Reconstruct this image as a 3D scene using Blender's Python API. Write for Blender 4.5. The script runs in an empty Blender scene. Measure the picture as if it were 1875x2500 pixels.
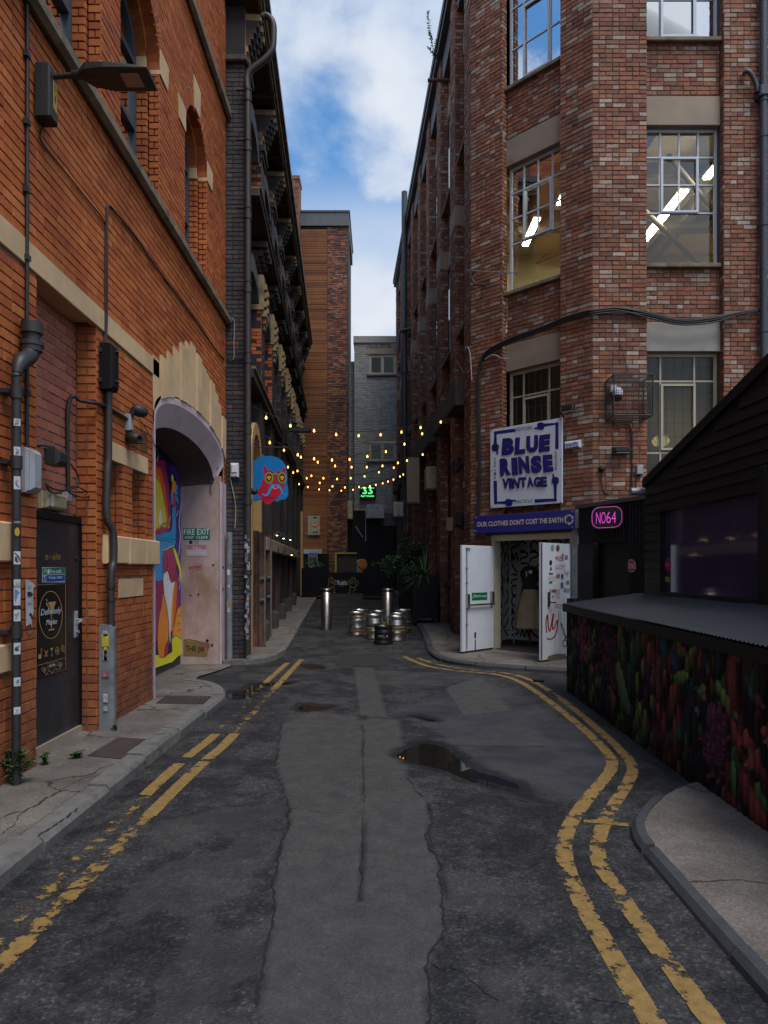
import bpy, math, random
import numpy as np
from mathutils import Vector
random.seed(7)
rng = np.random.default_rng(7)
SC = bpy.context.scene
COL = SC.collection
R = math.radians

# ------------------------------------------------------------------ camera
FPX, VX, HY, EYE = 1701.0, 926.0, 1390.0, 1.6      # focal length, vanishing point and eye height measured in the photograph
cam = bpy.data.objects.new('camera', bpy.data.cameras.new('camera'))
COL.objects.link(cam)
cam.location = (0, 0, EYE)
cam.rotation_euler = (R(90), 0, 0)
cam.data.sensor_width = 36
cam.data.lens = FPX / 2500 * 36
cam.data.shift_x = (937.5 - VX) / 2500
cam.data.shift_y = (HY - 1250) / 2500
cam.data.clip_end = 2000
cam.data.clip_start = 0.05
SC.camera = cam

# ------------------------------------------------------------------ sky, sun, exposure
W = bpy.data.worlds.new('World'); SC.world = W; W.use_nodes = True
nt = W.node_tree; nt.nodes.clear()
def N(nt, t, **kw):
    n = nt.nodes.new(t)
    for k, v in kw.items(): setattr(n, k, v)
    return n
L = lambda nt, a, b: nt.links.new(a, b)
SUN_EL, SUN_AZ = R(62), R(150)      # azimuth measured clockwise from +Y: behind the camera, to the right
sky = N(nt, 'ShaderNodeTexSky', sky_type='NISHITA')
sky.sun_disc = False; sky.sun_elevation = SUN_EL; sky.sun_rotation = SUN_AZ
sky.air_density = 1.3; sky.dust_density = 0.6; sky.ozone_density = 2.5
tc = N(nt, 'ShaderNodeTexCoord'); sep = N(nt, 'ShaderNodeSeparateXYZ'); L(nt, tc.outputs['Generated'], sep.inputs[0])
zz = N(nt, 'ShaderNodeMath', operation='ADD'); zz.inputs[1].default_value = 0.25; L(nt, sep.outputs['Z'], zz.inputs[0])
zm = N(nt, 'ShaderNodeMath', operation='MAXIMUM'); zm.inputs[1].default_value = 0.05; L(nt, zz.outputs[0], zm.inputs[0])
cmb = N(nt, 'ShaderNodeCombineXYZ')
for i, ax in enumerate('XY'):
    d = N(nt, 'ShaderNodeMath', operation='DIVIDE'); L(nt, sep.outputs[ax], d.inputs[0]); L(nt, zm.outputs[0], d.inputs[1]); L(nt, d.outputs[0], cmb.inputs[i])
mp = N(nt, 'ShaderNodeMapping'); mp.inputs['Location'].default_value = (5.1, 1.2, 1.4); L(nt, cmb.outputs[0], mp.inputs[0])
cn = N(nt, 'ShaderNodeTexNoise'); cn.inputs['Scale'].default_value = 2.6; cn.inputs['Detail'].default_value = 9; cn.inputs['Roughness'].default_value = 0.52; cn.inputs['Distortion'].default_value = 0.25
L(nt, mp.outputs[0], cn.inputs['Vector'])
cr = N(nt, 'ShaderNodeMapRange', interpolation_type='SMOOTHSTEP'); cr.inputs[1].default_value = 0.42; cr.inputs[2].default_value = 0.60
L(nt, cn.outputs['Fac'], cr.inputs[0])
# thicker cloud towards the horizon, as overcast skies are
hz = N(nt, 'ShaderNodeMapRange', interpolation_type='SMOOTHSTEP'); hz.inputs[1].default_value = 0.52; hz.inputs[2].default_value = 0.38; L(nt, sep.outputs['Z'], hz.inputs[0])
mx = N(nt, 'ShaderNodeMath', operation='MAXIMUM'); L(nt, cr.outputs[0], mx.inputs[0]); L(nt, hz.outputs[0], mx.inputs[1])
cs = N(nt, 'ShaderNodeTexNoise'); cs.inputs['Scale'].default_value = 5; cs.inputs['Detail'].default_value = 6; L(nt, mp.outputs[0], cs.inputs['Vector'])
cc = N(nt, 'ShaderNodeValToRGB'); cc.color_ramp.elements[0].position = 0.3; cc.color_ramp.elements[0].color = (0.62, 0.73, 0.90, 1)
cc.color_ramp.elements[1].position = 0.72; cc.color_ramp.elements[1].color = (0.88, 0.92, 0.98, 1); L(nt, cs.outputs['Fac'], cc.inputs[0])
b1 = N(nt, 'ShaderNodeBackground'); b1.inputs[1].default_value = 0.11; hs_ = N(nt, 'ShaderNodeHueSaturation'); hs_.inputs['Saturation'].default_value = 1.3; L(nt, sky.outputs[0], hs_.inputs['Color']); L(nt, hs_.outputs[0], b1.inputs[0])
b2 = N(nt, 'ShaderNodeBackground'); b2.inputs[1].default_value = 0.56; L(nt, cc.outputs[0], b2.inputs[0])
ms = N(nt, 'ShaderNodeMixShader'); L(nt, mx.outputs[0], ms.inputs[0]); L(nt, b1.outputs[0], ms.inputs[1]); L(nt, b2.outputs[0], ms.inputs[2])
wo = N(nt, 'ShaderNodeOutputWorld'); L(nt, ms.outputs[0], wo.inputs[0])

sl = bpy.data.lights.new('sun', 'SUN'); sl.energy = 1.5; sl.angle = R(30); sl.color = (1.0, 0.96, 0.9)
so = bpy.data.objects.new('sun', sl); COL.objects.link(so)
dv = Vector((math.sin(SUN_AZ) * math.cos(SUN_EL), math.cos(SUN_AZ) * math.cos(SUN_EL), math.sin(SUN_EL)))
so.rotation_euler = dv.to_track_quat('Z', 'Y').to_euler()
so.location = dv * 60
SC.view_settings.view_transform = 'Standard'
SC.view_settings.look = 'None'
SC.view_settings.exposure = 0.75
SC.view_settings.gamma = 1
SC.view_settings.use_curve_mapping = False
SC.render.engine = 'CYCLES'
SC.cycles.use_denoising = True
SC.cycles.max_bounces = 7
SC.cycles.diffuse_bounces = 4
SC.cycles.glossy_bounces = 3
SC.cycles.transparent_max_bounces = 10
SC.cycles.sample_clamp_indirect = 4
SC.cycles.caustics_reflective = False
SC.cycles.caustics_refractive = False

# ------------------------------------------------------------------ geometry helpers
def rise(y):                      # the lane climbs gently beyond the side entrance
    return 0.031 * max(0.0, y - 13.5)
class Frame:
    """A wall plane: a runs along it, b is height, c stands out of it."""
    def __init__(s, o, u, n, flip=False):
        s.o = Vector(o); s.u = Vector(u).normalized(); s.n = Vector(n).normalized(); s.z = Vector((0, 0, 1))
    def p(s, a, b, c=0.0):
        o, u, n = s.o, s.u, s.n
        return (o.x + a*u.x + c*n.x, o.y + a*u.y + c*n.y, o.z + b + a*u.z + c*n.z)
    def at(s, px, py, c=0.0):     # where a point seen in the photograph lies on this plane
        d = Vector(((px-VX)/FPX, 1, (HY-py)/FPX)); e = Vector((0, 0, EYE))
        t = ((s.o + c*s.n) - e).dot(s.n) / d.dot(s.n)
        q = e + d*t - s.o
        return q.dot(s.u), q.z
WORLD = Frame((0, 0, 0), (1, 0, 0), (0, -1, 0))
WORLD.p = lambda a, b, c=0.0: (a, b, c)      # plain x, y, z
def gnd(px, py, dz=0.0):
    k = (py-HY)/FPX
    y = (EYE-dz)/k
    if y > 13.5: y = (EYE-dz+0.031*13.5)/(k+0.031)
    return ((px-VX)/FPX*y, y)
def zoomer(x0, y0, s): return lambda x, y: (x0+x*s, y0+y*s)

def setp(o, label=None, cat=None, group=None, kind=None):
    if label: o['label'] = label
    if cat: o['category'] = cat
    if group: o['group'] = group
    if kind: o['kind'] = kind
    return o
def thing(name, label, cat, loc=(0, 0, 0), group=None, rz=0):
    o = bpy.data.objects.new(name, None); COL.objects.link(o)
    o.location = loc; o.rotation_euler = (0, 0, rz); o.empty_display_size = 0.1
    return setp(o, label, cat, group)
def link(name, me, mat=None, parent=None):
    o = bpy.data.objects.new(name, me); COL.objects.link(o)
    if mat is not None and not me.materials: me.materials.append(mat)
    if parent is not None:
        o.parent = parent
        if any(parent.location): o.matrix_parent_inverse = parent.matrix_basis.inverted()
    return o
def copy_tree(o, parent=None):
    c = o.copy(); COL.objects.link(c)
    if parent is not None: c.parent = parent
    for ch in o.children: copy_tree(ch, c)
    return c

class MB:
    def __init__(s): s.v = []; s.f = []; s.c = None; s.sm = []
    def add(s, vs, fs, smooth=False):
        k = len(s.v); s.v += [tuple(p) for p in vs]
        for f in fs: s.f.append(tuple(i+k for i in f)); s.sm.append(smooth)
        return s
    def box(s, fr, a0, a1, b0, b1, c0, c1):
        P = [fr.p(a, b, c) for c in (c0, c1) for b in (b0, b1) for a in (a0, a1)]
        return s.add(P, [(0, 1, 3, 2), (4, 6, 7, 5), (0, 2, 6, 4), (1, 5, 7, 3), (2, 3, 7, 6), (0, 4, 5, 1)])
    def cbox(s, fr, a0, a1, b0, b1, c0, c1, ch=0.01):      # box with its outer edges chamfered
        h = ch
        P = [fr.p(*q) for q in ((a0, b0, c0), (a1, b0, c0), (a1, b1, c0), (a0, b1, c0), (a0, b0, c1-h), (a1, b0, c1-h), (a1, b1, c1-h), (a0, b1, c1-h),
             (a0+h, b0+h, c1), (a1-h, b0+h, c1), (a1-h, b1-h, c1), (a0+h, b1-h, c1))]
        F = [(3, 2, 1, 0), (8, 9, 10, 11)]
        for i in range(4):
            j = (i+1) % 4; F += [(i, j, j+4, i+4), (i+4, j+4, j+8, i+8)]
        return s.add(P, F)
    def prism(s, fr, pts, c0, c1):
        n = len(pts); P = [fr.p(a, b, c0) for a, b in pts] + [fr.p(a, b, c1) for a, b in pts]
        return s.add(P, [tuple(range(n-1, -1, -1)), tuple(range(n, 2*n))] + [(i, (i+1) % n, n+(i+1) % n, n+i) for i in range(n)])
    def poly(s, fr, pts, c=0.0): return s.add([fr.p(a, b, c) for a, b in pts], [tuple(range(len(pts)))])
    def tube(s, pts, r, n=8, caps=True):
        pts = [Vector(p) for p in pts]; m = len(pts); rs = r if isinstance(r, (list, tuple)) else [r]*m
        t0 = (pts[1]-pts[0]).normalized(); up = Vector((0, 0, 1)) if abs(t0.z) < 0.9 else Vector((1, 0, 0))
        x = t0.cross(up).normalized(); P = []
        for i in range(m):
            t = (pts[min(i+1, m-1)]-pts[max(i-1, 0)]).normalized()
            x = (x - t*x.dot(t)).normalized(); y = t.cross(x)
            for k in range(n):
                q = 2*math.pi*k/n; P.append(pts[i] + (x*math.cos(q)+y*math.sin(q))*rs[i])
        F = [(i*n+k, i*n+(k+1) % n, (i+1)*n+(k+1) % n, (i+1)*n+k) for i in range(m-1) for k in range(n)]
        s.add(P, F, True)
        if caps: s.add(P[:n], [tuple(range(n-1, -1, -1))]); s.add(P[-n:], [tuple(range(n))])
        return s
    def lathe(s, o, prof, n=24, axis=(0, 0, 1)):
        A = Vector(axis).normalized(); X = A.orthogonal().normalized(); Y = A.cross(X); o = Vector(o)
        P = [o + A*h + (X*math.cos(2*math.pi*k/n)+Y*math.sin(2*math.pi*k/n))*r for r, h in prof for k in range(n)]
        m = len(prof)
        return s.add(P, [(i*n+k, i*n+(k+1) % n, (i+1)*n+(k+1) % n, (i+1)*n+k) for i in range(m-1) for k in range(n)], True)
    def cyl(s, p0, p1, r, n=12): return s.tube([p0, p1], r, n)
    def build(s, name, mat, parent=None, colors=None):
        me = bpy.data.meshes.new(name); me.from_pydata([tuple(p) for p in s.v], [], s.f)
        if any(s.sm): me.polygons.foreach_set('use_smooth', s.sm)
        if colors is not None:
            at = me.attributes.new('Col', 'FLOAT_COLOR', 'FACE')
            at.data.foreach_set('color', np.array([list(c)+[1] if len(c) == 3 else c for c in colors], dtype=np.float32).ravel())
        me.update()
        return link(name, me, mat, parent)
def smooth_path(pts, k=6):
    pts = [Vector(p) for p in pts]; out = []
    for i in range(len(pts)-1):
        p0, p1, p2, p3 = pts[max(i-1, 0)], pts[i], pts[i+1], pts[min(i+2, len(pts)-1)]
        for j in range(k):
            t = j/k; out.append(0.5*((2*p1)+(p2-p0)*t+(2*p0-5*p1+4*p2-p3)*t*t+(3*p1-p0-3*p2+p3)*t**3))
    out.append(pts[-1]); return out
def sRGB(h):
    h = h.lstrip('#'); c = [int(h[i:i+2], 16)/255 for i in (0, 2, 4)]
    return tuple(x/12.92 if x <= 0.04045 else ((x+0.055)/1.055)**2.4 for x in c)

# ------------------------------------------------------------------ materials
def base_mat(name):
    m = bpy.data.materials.new(name); m.use_nodes = True
    return m, m.node_tree, m.node_tree.nodes['Principled BSDF']
def pos_noise(nt, scale, detail=4, rough=0.55, stretch=None):
    g = N(nt, 'ShaderNodeNewGeometry'); v = g.outputs['Position']
    if stretch:
        mp = N(nt, 'ShaderNodeMapping'); mp.inputs['Scale'].default_value = stretch; L(nt, v, mp.inputs[0]); v = mp.outputs[0]
    n = N(nt, 'ShaderNodeTexNoise'); n.inputs['Scale'].default_value = scale; n.inputs['Detail'].default_value = detail; n.inputs['Roughness'].default_value = rough
    L(nt, v, n.inputs['Vector']); return n.outputs['Fac']
def ramp(nt, fac, stops, interp='LINEAR'):
    r = N(nt, 'ShaderNodeValToRGB'); r.color_ramp.interpolation = interp; e = r.color_ramp.elements
    while len(e) < len(stops): e.new(0.5)
    for i, (p, c) in enumerate(stops): e[i].position = p; e[i].color = (*c, 1) if len(c) == 3 else c
    L(nt, fac, r.inputs[0]); return r.outputs['Color']
def mixc(nt, fac, a, b, mode='MIX'):
    m = N(nt, 'ShaderNodeMix', data_type='RGBA', blend_type=mode)
    for s, v in ((m.inputs[0], fac), (m.inputs[6], a), (m.inputs[7], b)):
        if hasattr(v, 'links'): L(nt, v, s)
        elif isinstance(v, (int, float)): s.default_value = v
        else: s.default_value = (*v, 1)
    return m.outputs[2]
def bump(nt, bs, h, strength, dist=0.01):
    b = N(nt, 'ShaderNodeBump'); b.inputs['Strength'].default_value = strength; b.inputs['Distance'].default_value = dist
    L(nt, h, b.inputs['Height']); L(nt, b.outputs[0], bs.inputs['Normal'])
def grey(v): return (v, v, v)
def M(name, col, rough=0.6, metal=0.0, var=0.25, scale=6, bmp=0.15, bscale=60, dirt=None, dscale=3, dthr=(0.5, 0.7), stretch=None, spec=0.5):
    m, nt, bs = base_mat(name)
    f = pos_noise(nt, scale, 5, 0.6, stretch)
    c = ramp(nt, f, [(0.25, tuple(x*(1-var) for x in col)), (0.75, tuple(min(1, x*(1+var)) for x in col))])
    if dirt:
        d = pos_noise(nt, dscale, 6, 0.65, stretch); k = ramp(nt, d, [(dthr[0], grey(0)), (dthr[1], grey(1))])
        c = mixc(nt, k, c, dirt)
    L(nt, c, bs.inputs['Base Color']); bs.inputs['Roughness'].default_value = rough; bs.inputs['Metallic'].default_value = metal
    bs.inputs['Specular IOR Level'].default_value = spec
    if bmp: bump(nt, bs, pos_noise(nt, bscale, 4), bmp, 0.004)
    return m
def brick_mat(name, stops, var=0.35, rough=0.8, grime=(0.03, 0.025, 0.022), gthr=(0.58, 0.8), gscale=0.9, bmp=0.5, low=None):
    m, nt, bs = base_mat(name)
    g = N(nt, 'ShaderNodeNewGeometry'); oi = N(nt, 'ShaderNodeObjectInfo')
    ad = N(nt, 'ShaderNodeMath', operation='ADD'); L(nt, g.outputs['Random Per Island'], ad.inputs[0]); L(nt, oi.outputs['Random'], ad.inputs[1])
    fr = N(nt, 'ShaderNodeMath', operation='FRACT'); L(nt, ad.outputs[0], fr.inputs[0])
    c = ramp(nt, fr.outputs[0], stops, 'CONSTANT')
    n1 = pos_noise(nt, 14, 6, 0.7); c = mixc(nt, 1.0, c, ramp(nt, n1, [(0.2, grey(1-var)), (0.8, grey(1+var))]), 'MULTIPLY')
    n3 = pos_noise(nt, 0.5, 3); c = mixc(nt, 1.0, c, ramp(nt, n3, [(0.3, grey(0.78)), (0.7, grey(1.15))]), 'MULTIPLY')
    n2 = pos_noise(nt, gscale, 7, 0.68, (1, 1, 0.55)); k = ramp(nt, n2, [(gthr[0], grey(0)), (gthr[1], grey(0.75))])
    c = mixc(nt, k, c, grime)
    if low:       # soot and splash soiling over the foot of the wall
        s = N(nt, 'ShaderNodeSeparateXYZ'); L(nt, g.outputs['Position'], s.inputs[0])
        mr = N(nt, 'ShaderNodeMapRange'); mr.inputs[1].default_value = low[0]; mr.inputs[2].default_value = low[1]; mr.inputs[3].default_value = 1; mr.inputs[4].default_value = 0; L(nt, s.outputs['Z'], mr.inputs[0])
        nn = pos_noise(nt, 5, 5, 0.7); mu = N(nt, 'ShaderNodeMath', operation='MULTIPLY'); L(nt, mr.outputs[0], mu.inputs[0]); L(nt, nn, mu.inputs[1])
        k2 = ramp(nt, mu.outputs[0], [(0.16, grey(0)), (0.55, grey(0.85))]); c = mixc(nt, k2, c, low[2])
    L(nt, c, bs.inputs['Base Color']); bs.inputs['Roughness'].default_value = rough; bs.inputs['Specular IOR Level'].default_value = 0.3
    bump(nt, bs, pos_noise(nt, 45, 6, 0.7), bmp, 0.008)
    return m
def paint_mat(name, rough=0.55, dirt=0.35, spec=0.4):
    m, nt, bs = base_mat(name); a = N(nt, 'ShaderNodeAttribute', attribute_name='Col')
    n = pos_noise(nt, 9, 6, 0.65); c = mixc(nt, 1.0, a.outputs['Color'], ramp(nt, n, [(0.25, grey(1-dirt)), (0.75, grey(1.08))]), 'MULTIPLY')
    L(nt, c, bs.inputs['Base Color']); bs.inputs['Roughness'].default_value = rough; bs.inputs['Specular IOR Level'].default_value = spec
    bump(nt, bs, pos_noise(nt, 60, 3), 0.12, 0.003); return m
def emit(name, col, strength):
    m, nt, bs = base_mat(name); bs.inputs['Base Color'].default_value = (*col, 1); bs.inputs['Emission Color'].default_value = (*col, 1); bs.inputs['Emission Strength'].default_value = strength
    return m
def glass(name, tint=(0.8, 0.85, 0.85), refl=1.0, rough=0.02, tintmix=None):
    m, nt, bs = base_mat(name); nt.nodes.remove(bs); o = nt.nodes['Material Output']
    t = N(nt, 'ShaderNodeBsdfTransparent'); t.inputs[0].default_value = (*tint, 1); g = N(nt, 'ShaderNodeBsdfGlossy'); g.inputs['Roughness'].default_value = rough
    f = N(nt, 'ShaderNodeFresnel'); f.inputs[0].default_value = 1.5; mu = N(nt, 'ShaderNodeMath', operation='MULTIPLY'); mu.use_clamp = True; L(nt, f.outputs[0], mu.inputs[0]); mu.inputs[1].default_value = refl*1.6
    bn = N(nt, 'ShaderNodeBump'); bn.inputs['Strength'].default_value = 0.06; bn.inputs['Distance'].default_value = 0.02; L(nt, pos_noise(nt, 3, 2), bn.inputs['Height']); L(nt, bn.outputs[0], g.inputs['Normal'])
    x = N(nt, 'ShaderNodeMixShader'); L(nt, mu.outputs[0], x.inputs[0]); L(nt, t.outputs[0], x.inputs[1]); L(nt, g.outputs[0], x.inputs[2]); L(nt, x.outputs[0], o.inputs[0])
    return m

def obscure(name):
    m, nt, bs = base_mat(name); nt.nodes.remove(bs); o = nt.nodes['Material Output']
    t = N(nt, 'ShaderNodeBsdfTransparent'); t.inputs[0].default_value = (0.3, 0.32, 0.33, 1); d = N(nt, 'ShaderNodeBsdfTranslucent'); d.inputs[0].default_value = (0.35, 0.37, 0.38, 1); g = N(nt, 'ShaderNodeBsdfGlossy'); g.inputs['Roughness'].default_value = 0.25; g.inputs[0].default_value = (0.6, 0.65, 0.72, 1)
    x = N(nt, 'ShaderNodeMixShader'); x.inputs[0].default_value = 0.6; L(nt, t.outputs[0], x.inputs[1]); L(nt, d.outputs[0], x.inputs[2]); y = N(nt, 'ShaderNodeMixShader'); y.inputs[0].default_value = 0.06; L(nt, x.outputs[0], y.inputs[1]); L(nt, g.outputs[0], y.inputs[2]); L(nt, y.outputs[0], o.inputs[0])
    return m
O1, O2, O3, O4 = (0.43, 0.12, 0.036), (0.385, 0.096, 0.028), (0.47, 0.148, 0.045), (0.33, 0.08, 0.030)
MAT = dict(
 orange=brick_mat('orange_pressed_brick', [(0, O1), (0.3, O2), (0.55, O3), (0.72, (0.42, 0.115, 0.028)), (0.9, O4)], 0.3, gthr=(0.64, 0.9), low=(0.1, 2.1, (0.125, 0.055, 0.036))),
 orange_mortar=M('sooty_mortar', (0.20, 0.092, 0.05), 0.95, var=0.45, scale=9),
 infill=brick_mat('pink_painted_infill_brick', [(0, (0.36, 0.12, 0.075)), (0.4, (0.32, 0.10, 0.066)), (0.75, (0.39, 0.135, 0.085))], 0.15, gthr=(0.66, 0.95), bmp=0.25),
 pale_mortar=M('pale_mortar', (0.30, 0.21, 0.15), 0.95, var=0.3, scale=20),
 jamb=brick_mat('smooth_orange_brick', [(0, (0.46, 0.13, 0.045)), (0.4, (0.40, 0.10, 0.035)), (0.75, (0.49, 0.15, 0.05))], 0.2, gthr=(0.66, 0.95), bmp=0.3),
 red=brick_mat('red_brick_with_pale_faces', [(0, (0.275, 0.110, 0.064)), (0.18, (0.225, 0.088, 0.054)), (0.34, (0.31, 0.13, 0.072)), (0.48, (0.265, 0.137, 0.095)), (0.62, (0.195, 0.082, 0.054)), (0.75, (0.33, 0.235, 0.18)), (0.83, (0.40, 0.32, 0.255)), (0.89, (0.32, 0.19, 0.135)), (0.96, (0.33, 0.135, 0.07))], 0.5, gthr=(0.53, 0.85), gscale=0.8, low=(0.1, 2.6, (0.035, 0.02, 0.016))),
 red_mortar=M('dark_red_mortar', (0.11, 0.078, 0.062), 0.95, var=0.4, scale=14),
 blue=brick_mat('blue_black_engineering_brick', [(0, (0.048, 0.046, 0.056)), (0.35, (0.064, 0.056, 0.060)), (0.6, (0.038, 0.037, 0.046)), (0.84, (0.085, 0.062, 0.055)), (0.96, (0.14, 0.06, 0.045))], 0.35, rough=0.55, gthr=(0.55, 0.8), grime=(0.015, 0.014, 0.015)),
 blue_mortar=M('black_mortar', (0.024, 0.022, 0.023), 0.95),
 brown=brick_mat('tower_brick', [(0, (0.24, 0.085, 0.05)), (0.25, (0.16, 0.06, 0.045)), (0.45, (0.30, 0.11, 0.055)), (0.62, (0.075, 0.05, 0.045)), (0.85, (0.28, 0.15, 0.10))], 0.4, gthr=(0.5, 0.75), gscale=0.35),
 greyb=brick_mat('grey_glazed_brick', [(0, (0.31, 0.315, 0.305)), (0.4, (0.36, 0.36, 0.345)), (0.7, (0.27, 0.27, 0.265)), (0.9, (0.40, 0.38, 0.345))], 0.25, rough=0.4, gthr=(0.52, 0.85), gscale=0.5, low=(0.4, 7.0, (0.06, 0.045, 0.04))),
 grey_mortar=M('grey_mortar', (0.11, 0.105, 0.10), 0.95),
 stone=M('buff_sandstone', (0.58, 0.405, 0.225), 0.85, var=0.2, scale=2.5, bmp=0.3, dirt=(0.28, 0.21, 0.13), dscale=2.2, dthr=(0.6, 0.9)),
 stone2=M('sooty_sandstone', (0.33, 0.235, 0.125), 0.85, var=0.2, scale=4, bmp=0.3, dirt=(0.10, 0.075, 0.05), dscale=2.5, dthr=(0.48, 0.72)),
 darkstone=M('soot_darkened_brick', (0.052, 0.043, 0.040), 0.8, var=0.4, scale=7, bmp=0.3, dirt=(0.11, 0.06, 0.04), dscale=4, dthr=(0.55, 0.75)),
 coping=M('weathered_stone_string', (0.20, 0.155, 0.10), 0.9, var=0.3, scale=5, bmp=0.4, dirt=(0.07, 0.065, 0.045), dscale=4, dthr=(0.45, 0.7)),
 concrete=M('buff_concrete', (0.30, 0.235, 0.175), 0.85, var=0.16, scale=2, bmp=0.25, dirt=(0.13, 0.10, 0.08), dscale=1.7, dthr=(0.55, 0.85)),
 greyconc=M('grey_render', (0.34, 0.32, 0.29), 0.85, var=0.15, scale=2, bmp=0.25, dirt=(0.16, 0.145, 0.125), dscale=2, dthr=(0.52, 0.8)),
 soot=M('sooty_concrete', (0.065, 0.055, 0.045), 0.9, var=0.4, scale=4, bmp=0.3),
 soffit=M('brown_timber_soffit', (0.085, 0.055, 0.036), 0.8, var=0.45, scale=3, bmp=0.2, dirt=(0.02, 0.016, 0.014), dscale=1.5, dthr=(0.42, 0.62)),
 pink=M('pink_masonry_paint', (0.56, 0.44, 0.46), 0.7, var=0.07, scale=3, bmp=0.12, dirt=(0.36, 0.25, 0.23), dscale=3.5, dthr=(0.52, 0.85)),
 pink_dirty=M('dirty_pink_masonry_paint', (0.46, 0.34, 0.32), 0.75, var=0.14, scale=2.2, bmp=0.3, dirt=(0.26, 0.15, 0.085), dscale=1.6, dthr=(0.46, 0.72), stretch=(1, 1, 0.6)),
 vaultbrown=M('brown_painted_vault', (0.085, 0.058, 0.05), 0.8, var=0.15),
 frame=M('slate_grey_timber', (0.055, 0.068, 0.085), 0.5, var=0.15, bmp=0.05),
 white=M('white_gloss_paint', (0.60, 0.63, 0.69), 0.4, var=0.05, bmp=0.03, dirt=(0.30, 0.28, 0.25), dscale=2.4, dthr=(0.66, 0.85)),
 winwhite=M('pale_blue_white_paint', (0.52, 0.57, 0.64), 0.45, var=0.08, bmp=0.04),
 cream=M('cream_paint', (0.42, 0.37, 0.28), 0.6, var=0.12, bmp=0.08, dirt=(0.2, 0.15, 0.1), dscale=5, dthr=(0.6, 0.8)),
 black=M('black_paint', (0.0055, 0.0055, 0.0065), 0.55, var=0.3, bmp=0.08, spec=0.25),
 door=M('scuffed_black_door_paint', (0.020, 0.022, 0.026), 0.42, var=0.4, scale=4, bmp=0.08, dirt=(0.045, 0.048, 0.055), dscale=3, dthr=(0.5, 0.75), stretch=(1, 1, 0.6)),
 iron=M('black_cast_iron', (0.026, 0.025, 0.027), 0.5, var=0.3, bmp=0.15),
 brownpipe=M('brown_black_pipe', (0.034, 0.028, 0.027), 0.5, var=0.2, bmp=0.1),
 steelgrey=M('galvanised_grey', (0.22, 0.24, 0.26), 0.5, metal=0.3, var=0.2, bmp=0.08, dirt=(0.13, 0.12, 0.11), dscale=5),
 greyplastic=M('grey_plastic', (0.33, 0.35, 0.38), 0.5, var=0.08, bmp=0.03, dirt=(0.2, 0.18, 0.15), dscale=8, dthr=(0.5, 0.8)),
 ivory=M('yellowed_plastic', (0.38, 0.33, 0.20), 0.5, var=0.15, bmp=0.05, dirt=(0.16, 0.12, 0.06), dscale=9, dthr=(0.5, 0.75)),
 steel=M('brushed_stainless', (0.42, 0.38, 0.35), 0.34, metal=1.0, var=0.12, scale=10, bmp=0.04, dirt=(0.22, 0.19, 0.17), dscale=6),
 keg=M('worn_keg_steel', (0.60, 0.59, 0.57), 0.36, metal=1.0, var=0.15, scale=14, bmp=0.12, dirt=(0.22, 0.2, 0.18), dscale=9),
 cable=M('black_cable', (0.013, 0.013, 0.014), 0.55, var=0.1, bmp=0),
 lampgrey=M('dark_grey_cast_aluminium', (0.024, 0.023, 0.025), 0.5, var=0.1, bmp=0.05, spec=0.35),
 pavement=None, paint=paint_mat('painted_artwork'), gloss=paint_mat('printed_panel', 0.35, 0.12), sticker=paint_mat('paper_stickers', 0.6, 0.25),
 rust=M('rusted_steel_plate', (0.125, 0.06, 0.038), 0.75, metal=0.1, var=0.5, scale=7, bmp=0.35, dirt=(0.022, 0.017, 0.015), dscale=3.2, dthr=(0.45, 0.62), stretch=(1, 1, 0.35)),
 rustb=M('orange_rusted_steel', (0.16, 0.07, 0.025), 0.8, metal=0.1, var=0.55, scale=6, bmp=0.35, dirt=(0.03, 0.02, 0.017), dscale=2.4, dthr=(0.48, 0.62), stretch=(1, 1, 0.4)),
 ochre=M('ochre_painted_stone', (0.44, 0.27, 0.10), 0.7, var=0.15, scale=3, bmp=0.15, dirt=(0.26, 0.14, 0.05), dscale=2.5, dthr=(0.55, 0.8)),
 streak=M('black_paint_wearing_to_brick', (0.020, 0.018, 0.019), 0.65, var=0.35, bmp=0.3, dirt=(0.13, 0.052, 0.036), dscale=2.2, dthr=(0.52, 0.68), stretch=(3.5, 3.5, 0.22)),
 timber=M('dark_timber', (0.035, 0.026, 0.02), 0.7, var=0.4),
 greydark=M('dark_slate_flashing', (0.075, 0.082, 0.088), 0.6, var=0.2),
 glassblue=glass('window_glass', (0.84, 0.88, 0.88), 0.7),
 glassdark=glass('dim_window_glass', (0.45, 0.48, 0.5), 0.5),
 wired=obscure('wired_obscure_glass'),
 blueblind=M('pale_blue_blind', (0.30, 0.43, 0.47), 0.7, var=0.08, bmp=0, stretch=(8, 8, 0.4)),
 darkroom=M('dim_interior', (0.030, 0.031, 0.034), 0.9, bmp=0),  # near-black colour stands in for the shade of unlit rooms
 roomcream=M('cream_room_wall', (0.70, 0.58, 0.37), 0.8, var=0.06, scale=1.5, bmp=0),
 roomdark=M('brown_beam', (0.14, 0.11, 0.08), 0.7, bmp=0),
 bluefascia=M('blue_sign_panel', (0.022, 0.022, 0.20), 0.4, var=0.08, bmp=0.02),
 signwhite=M('white_sign_board', (0.60, 0.65, 0.73), 0.45, var=0.04, bmp=0.02),
 leaf=None,
)
TUBE = emit('fluorescent_tube', (1.0, 0.86, 0.58), 38.0)
BULB = emit('warm_filament_bulb', (1.0, 0.40, 0.08), 3.4)
SPOT = emit('warm_spot_lamp', (1.0, 0.62, 0.28), 10.0)
PINKN = emit('magenta_neon', (0.75, 0.06, 0.55), 0.32)
GREENN = emit('green_neon', (0.08, 0.80, 0.22), 1.3)

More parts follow.
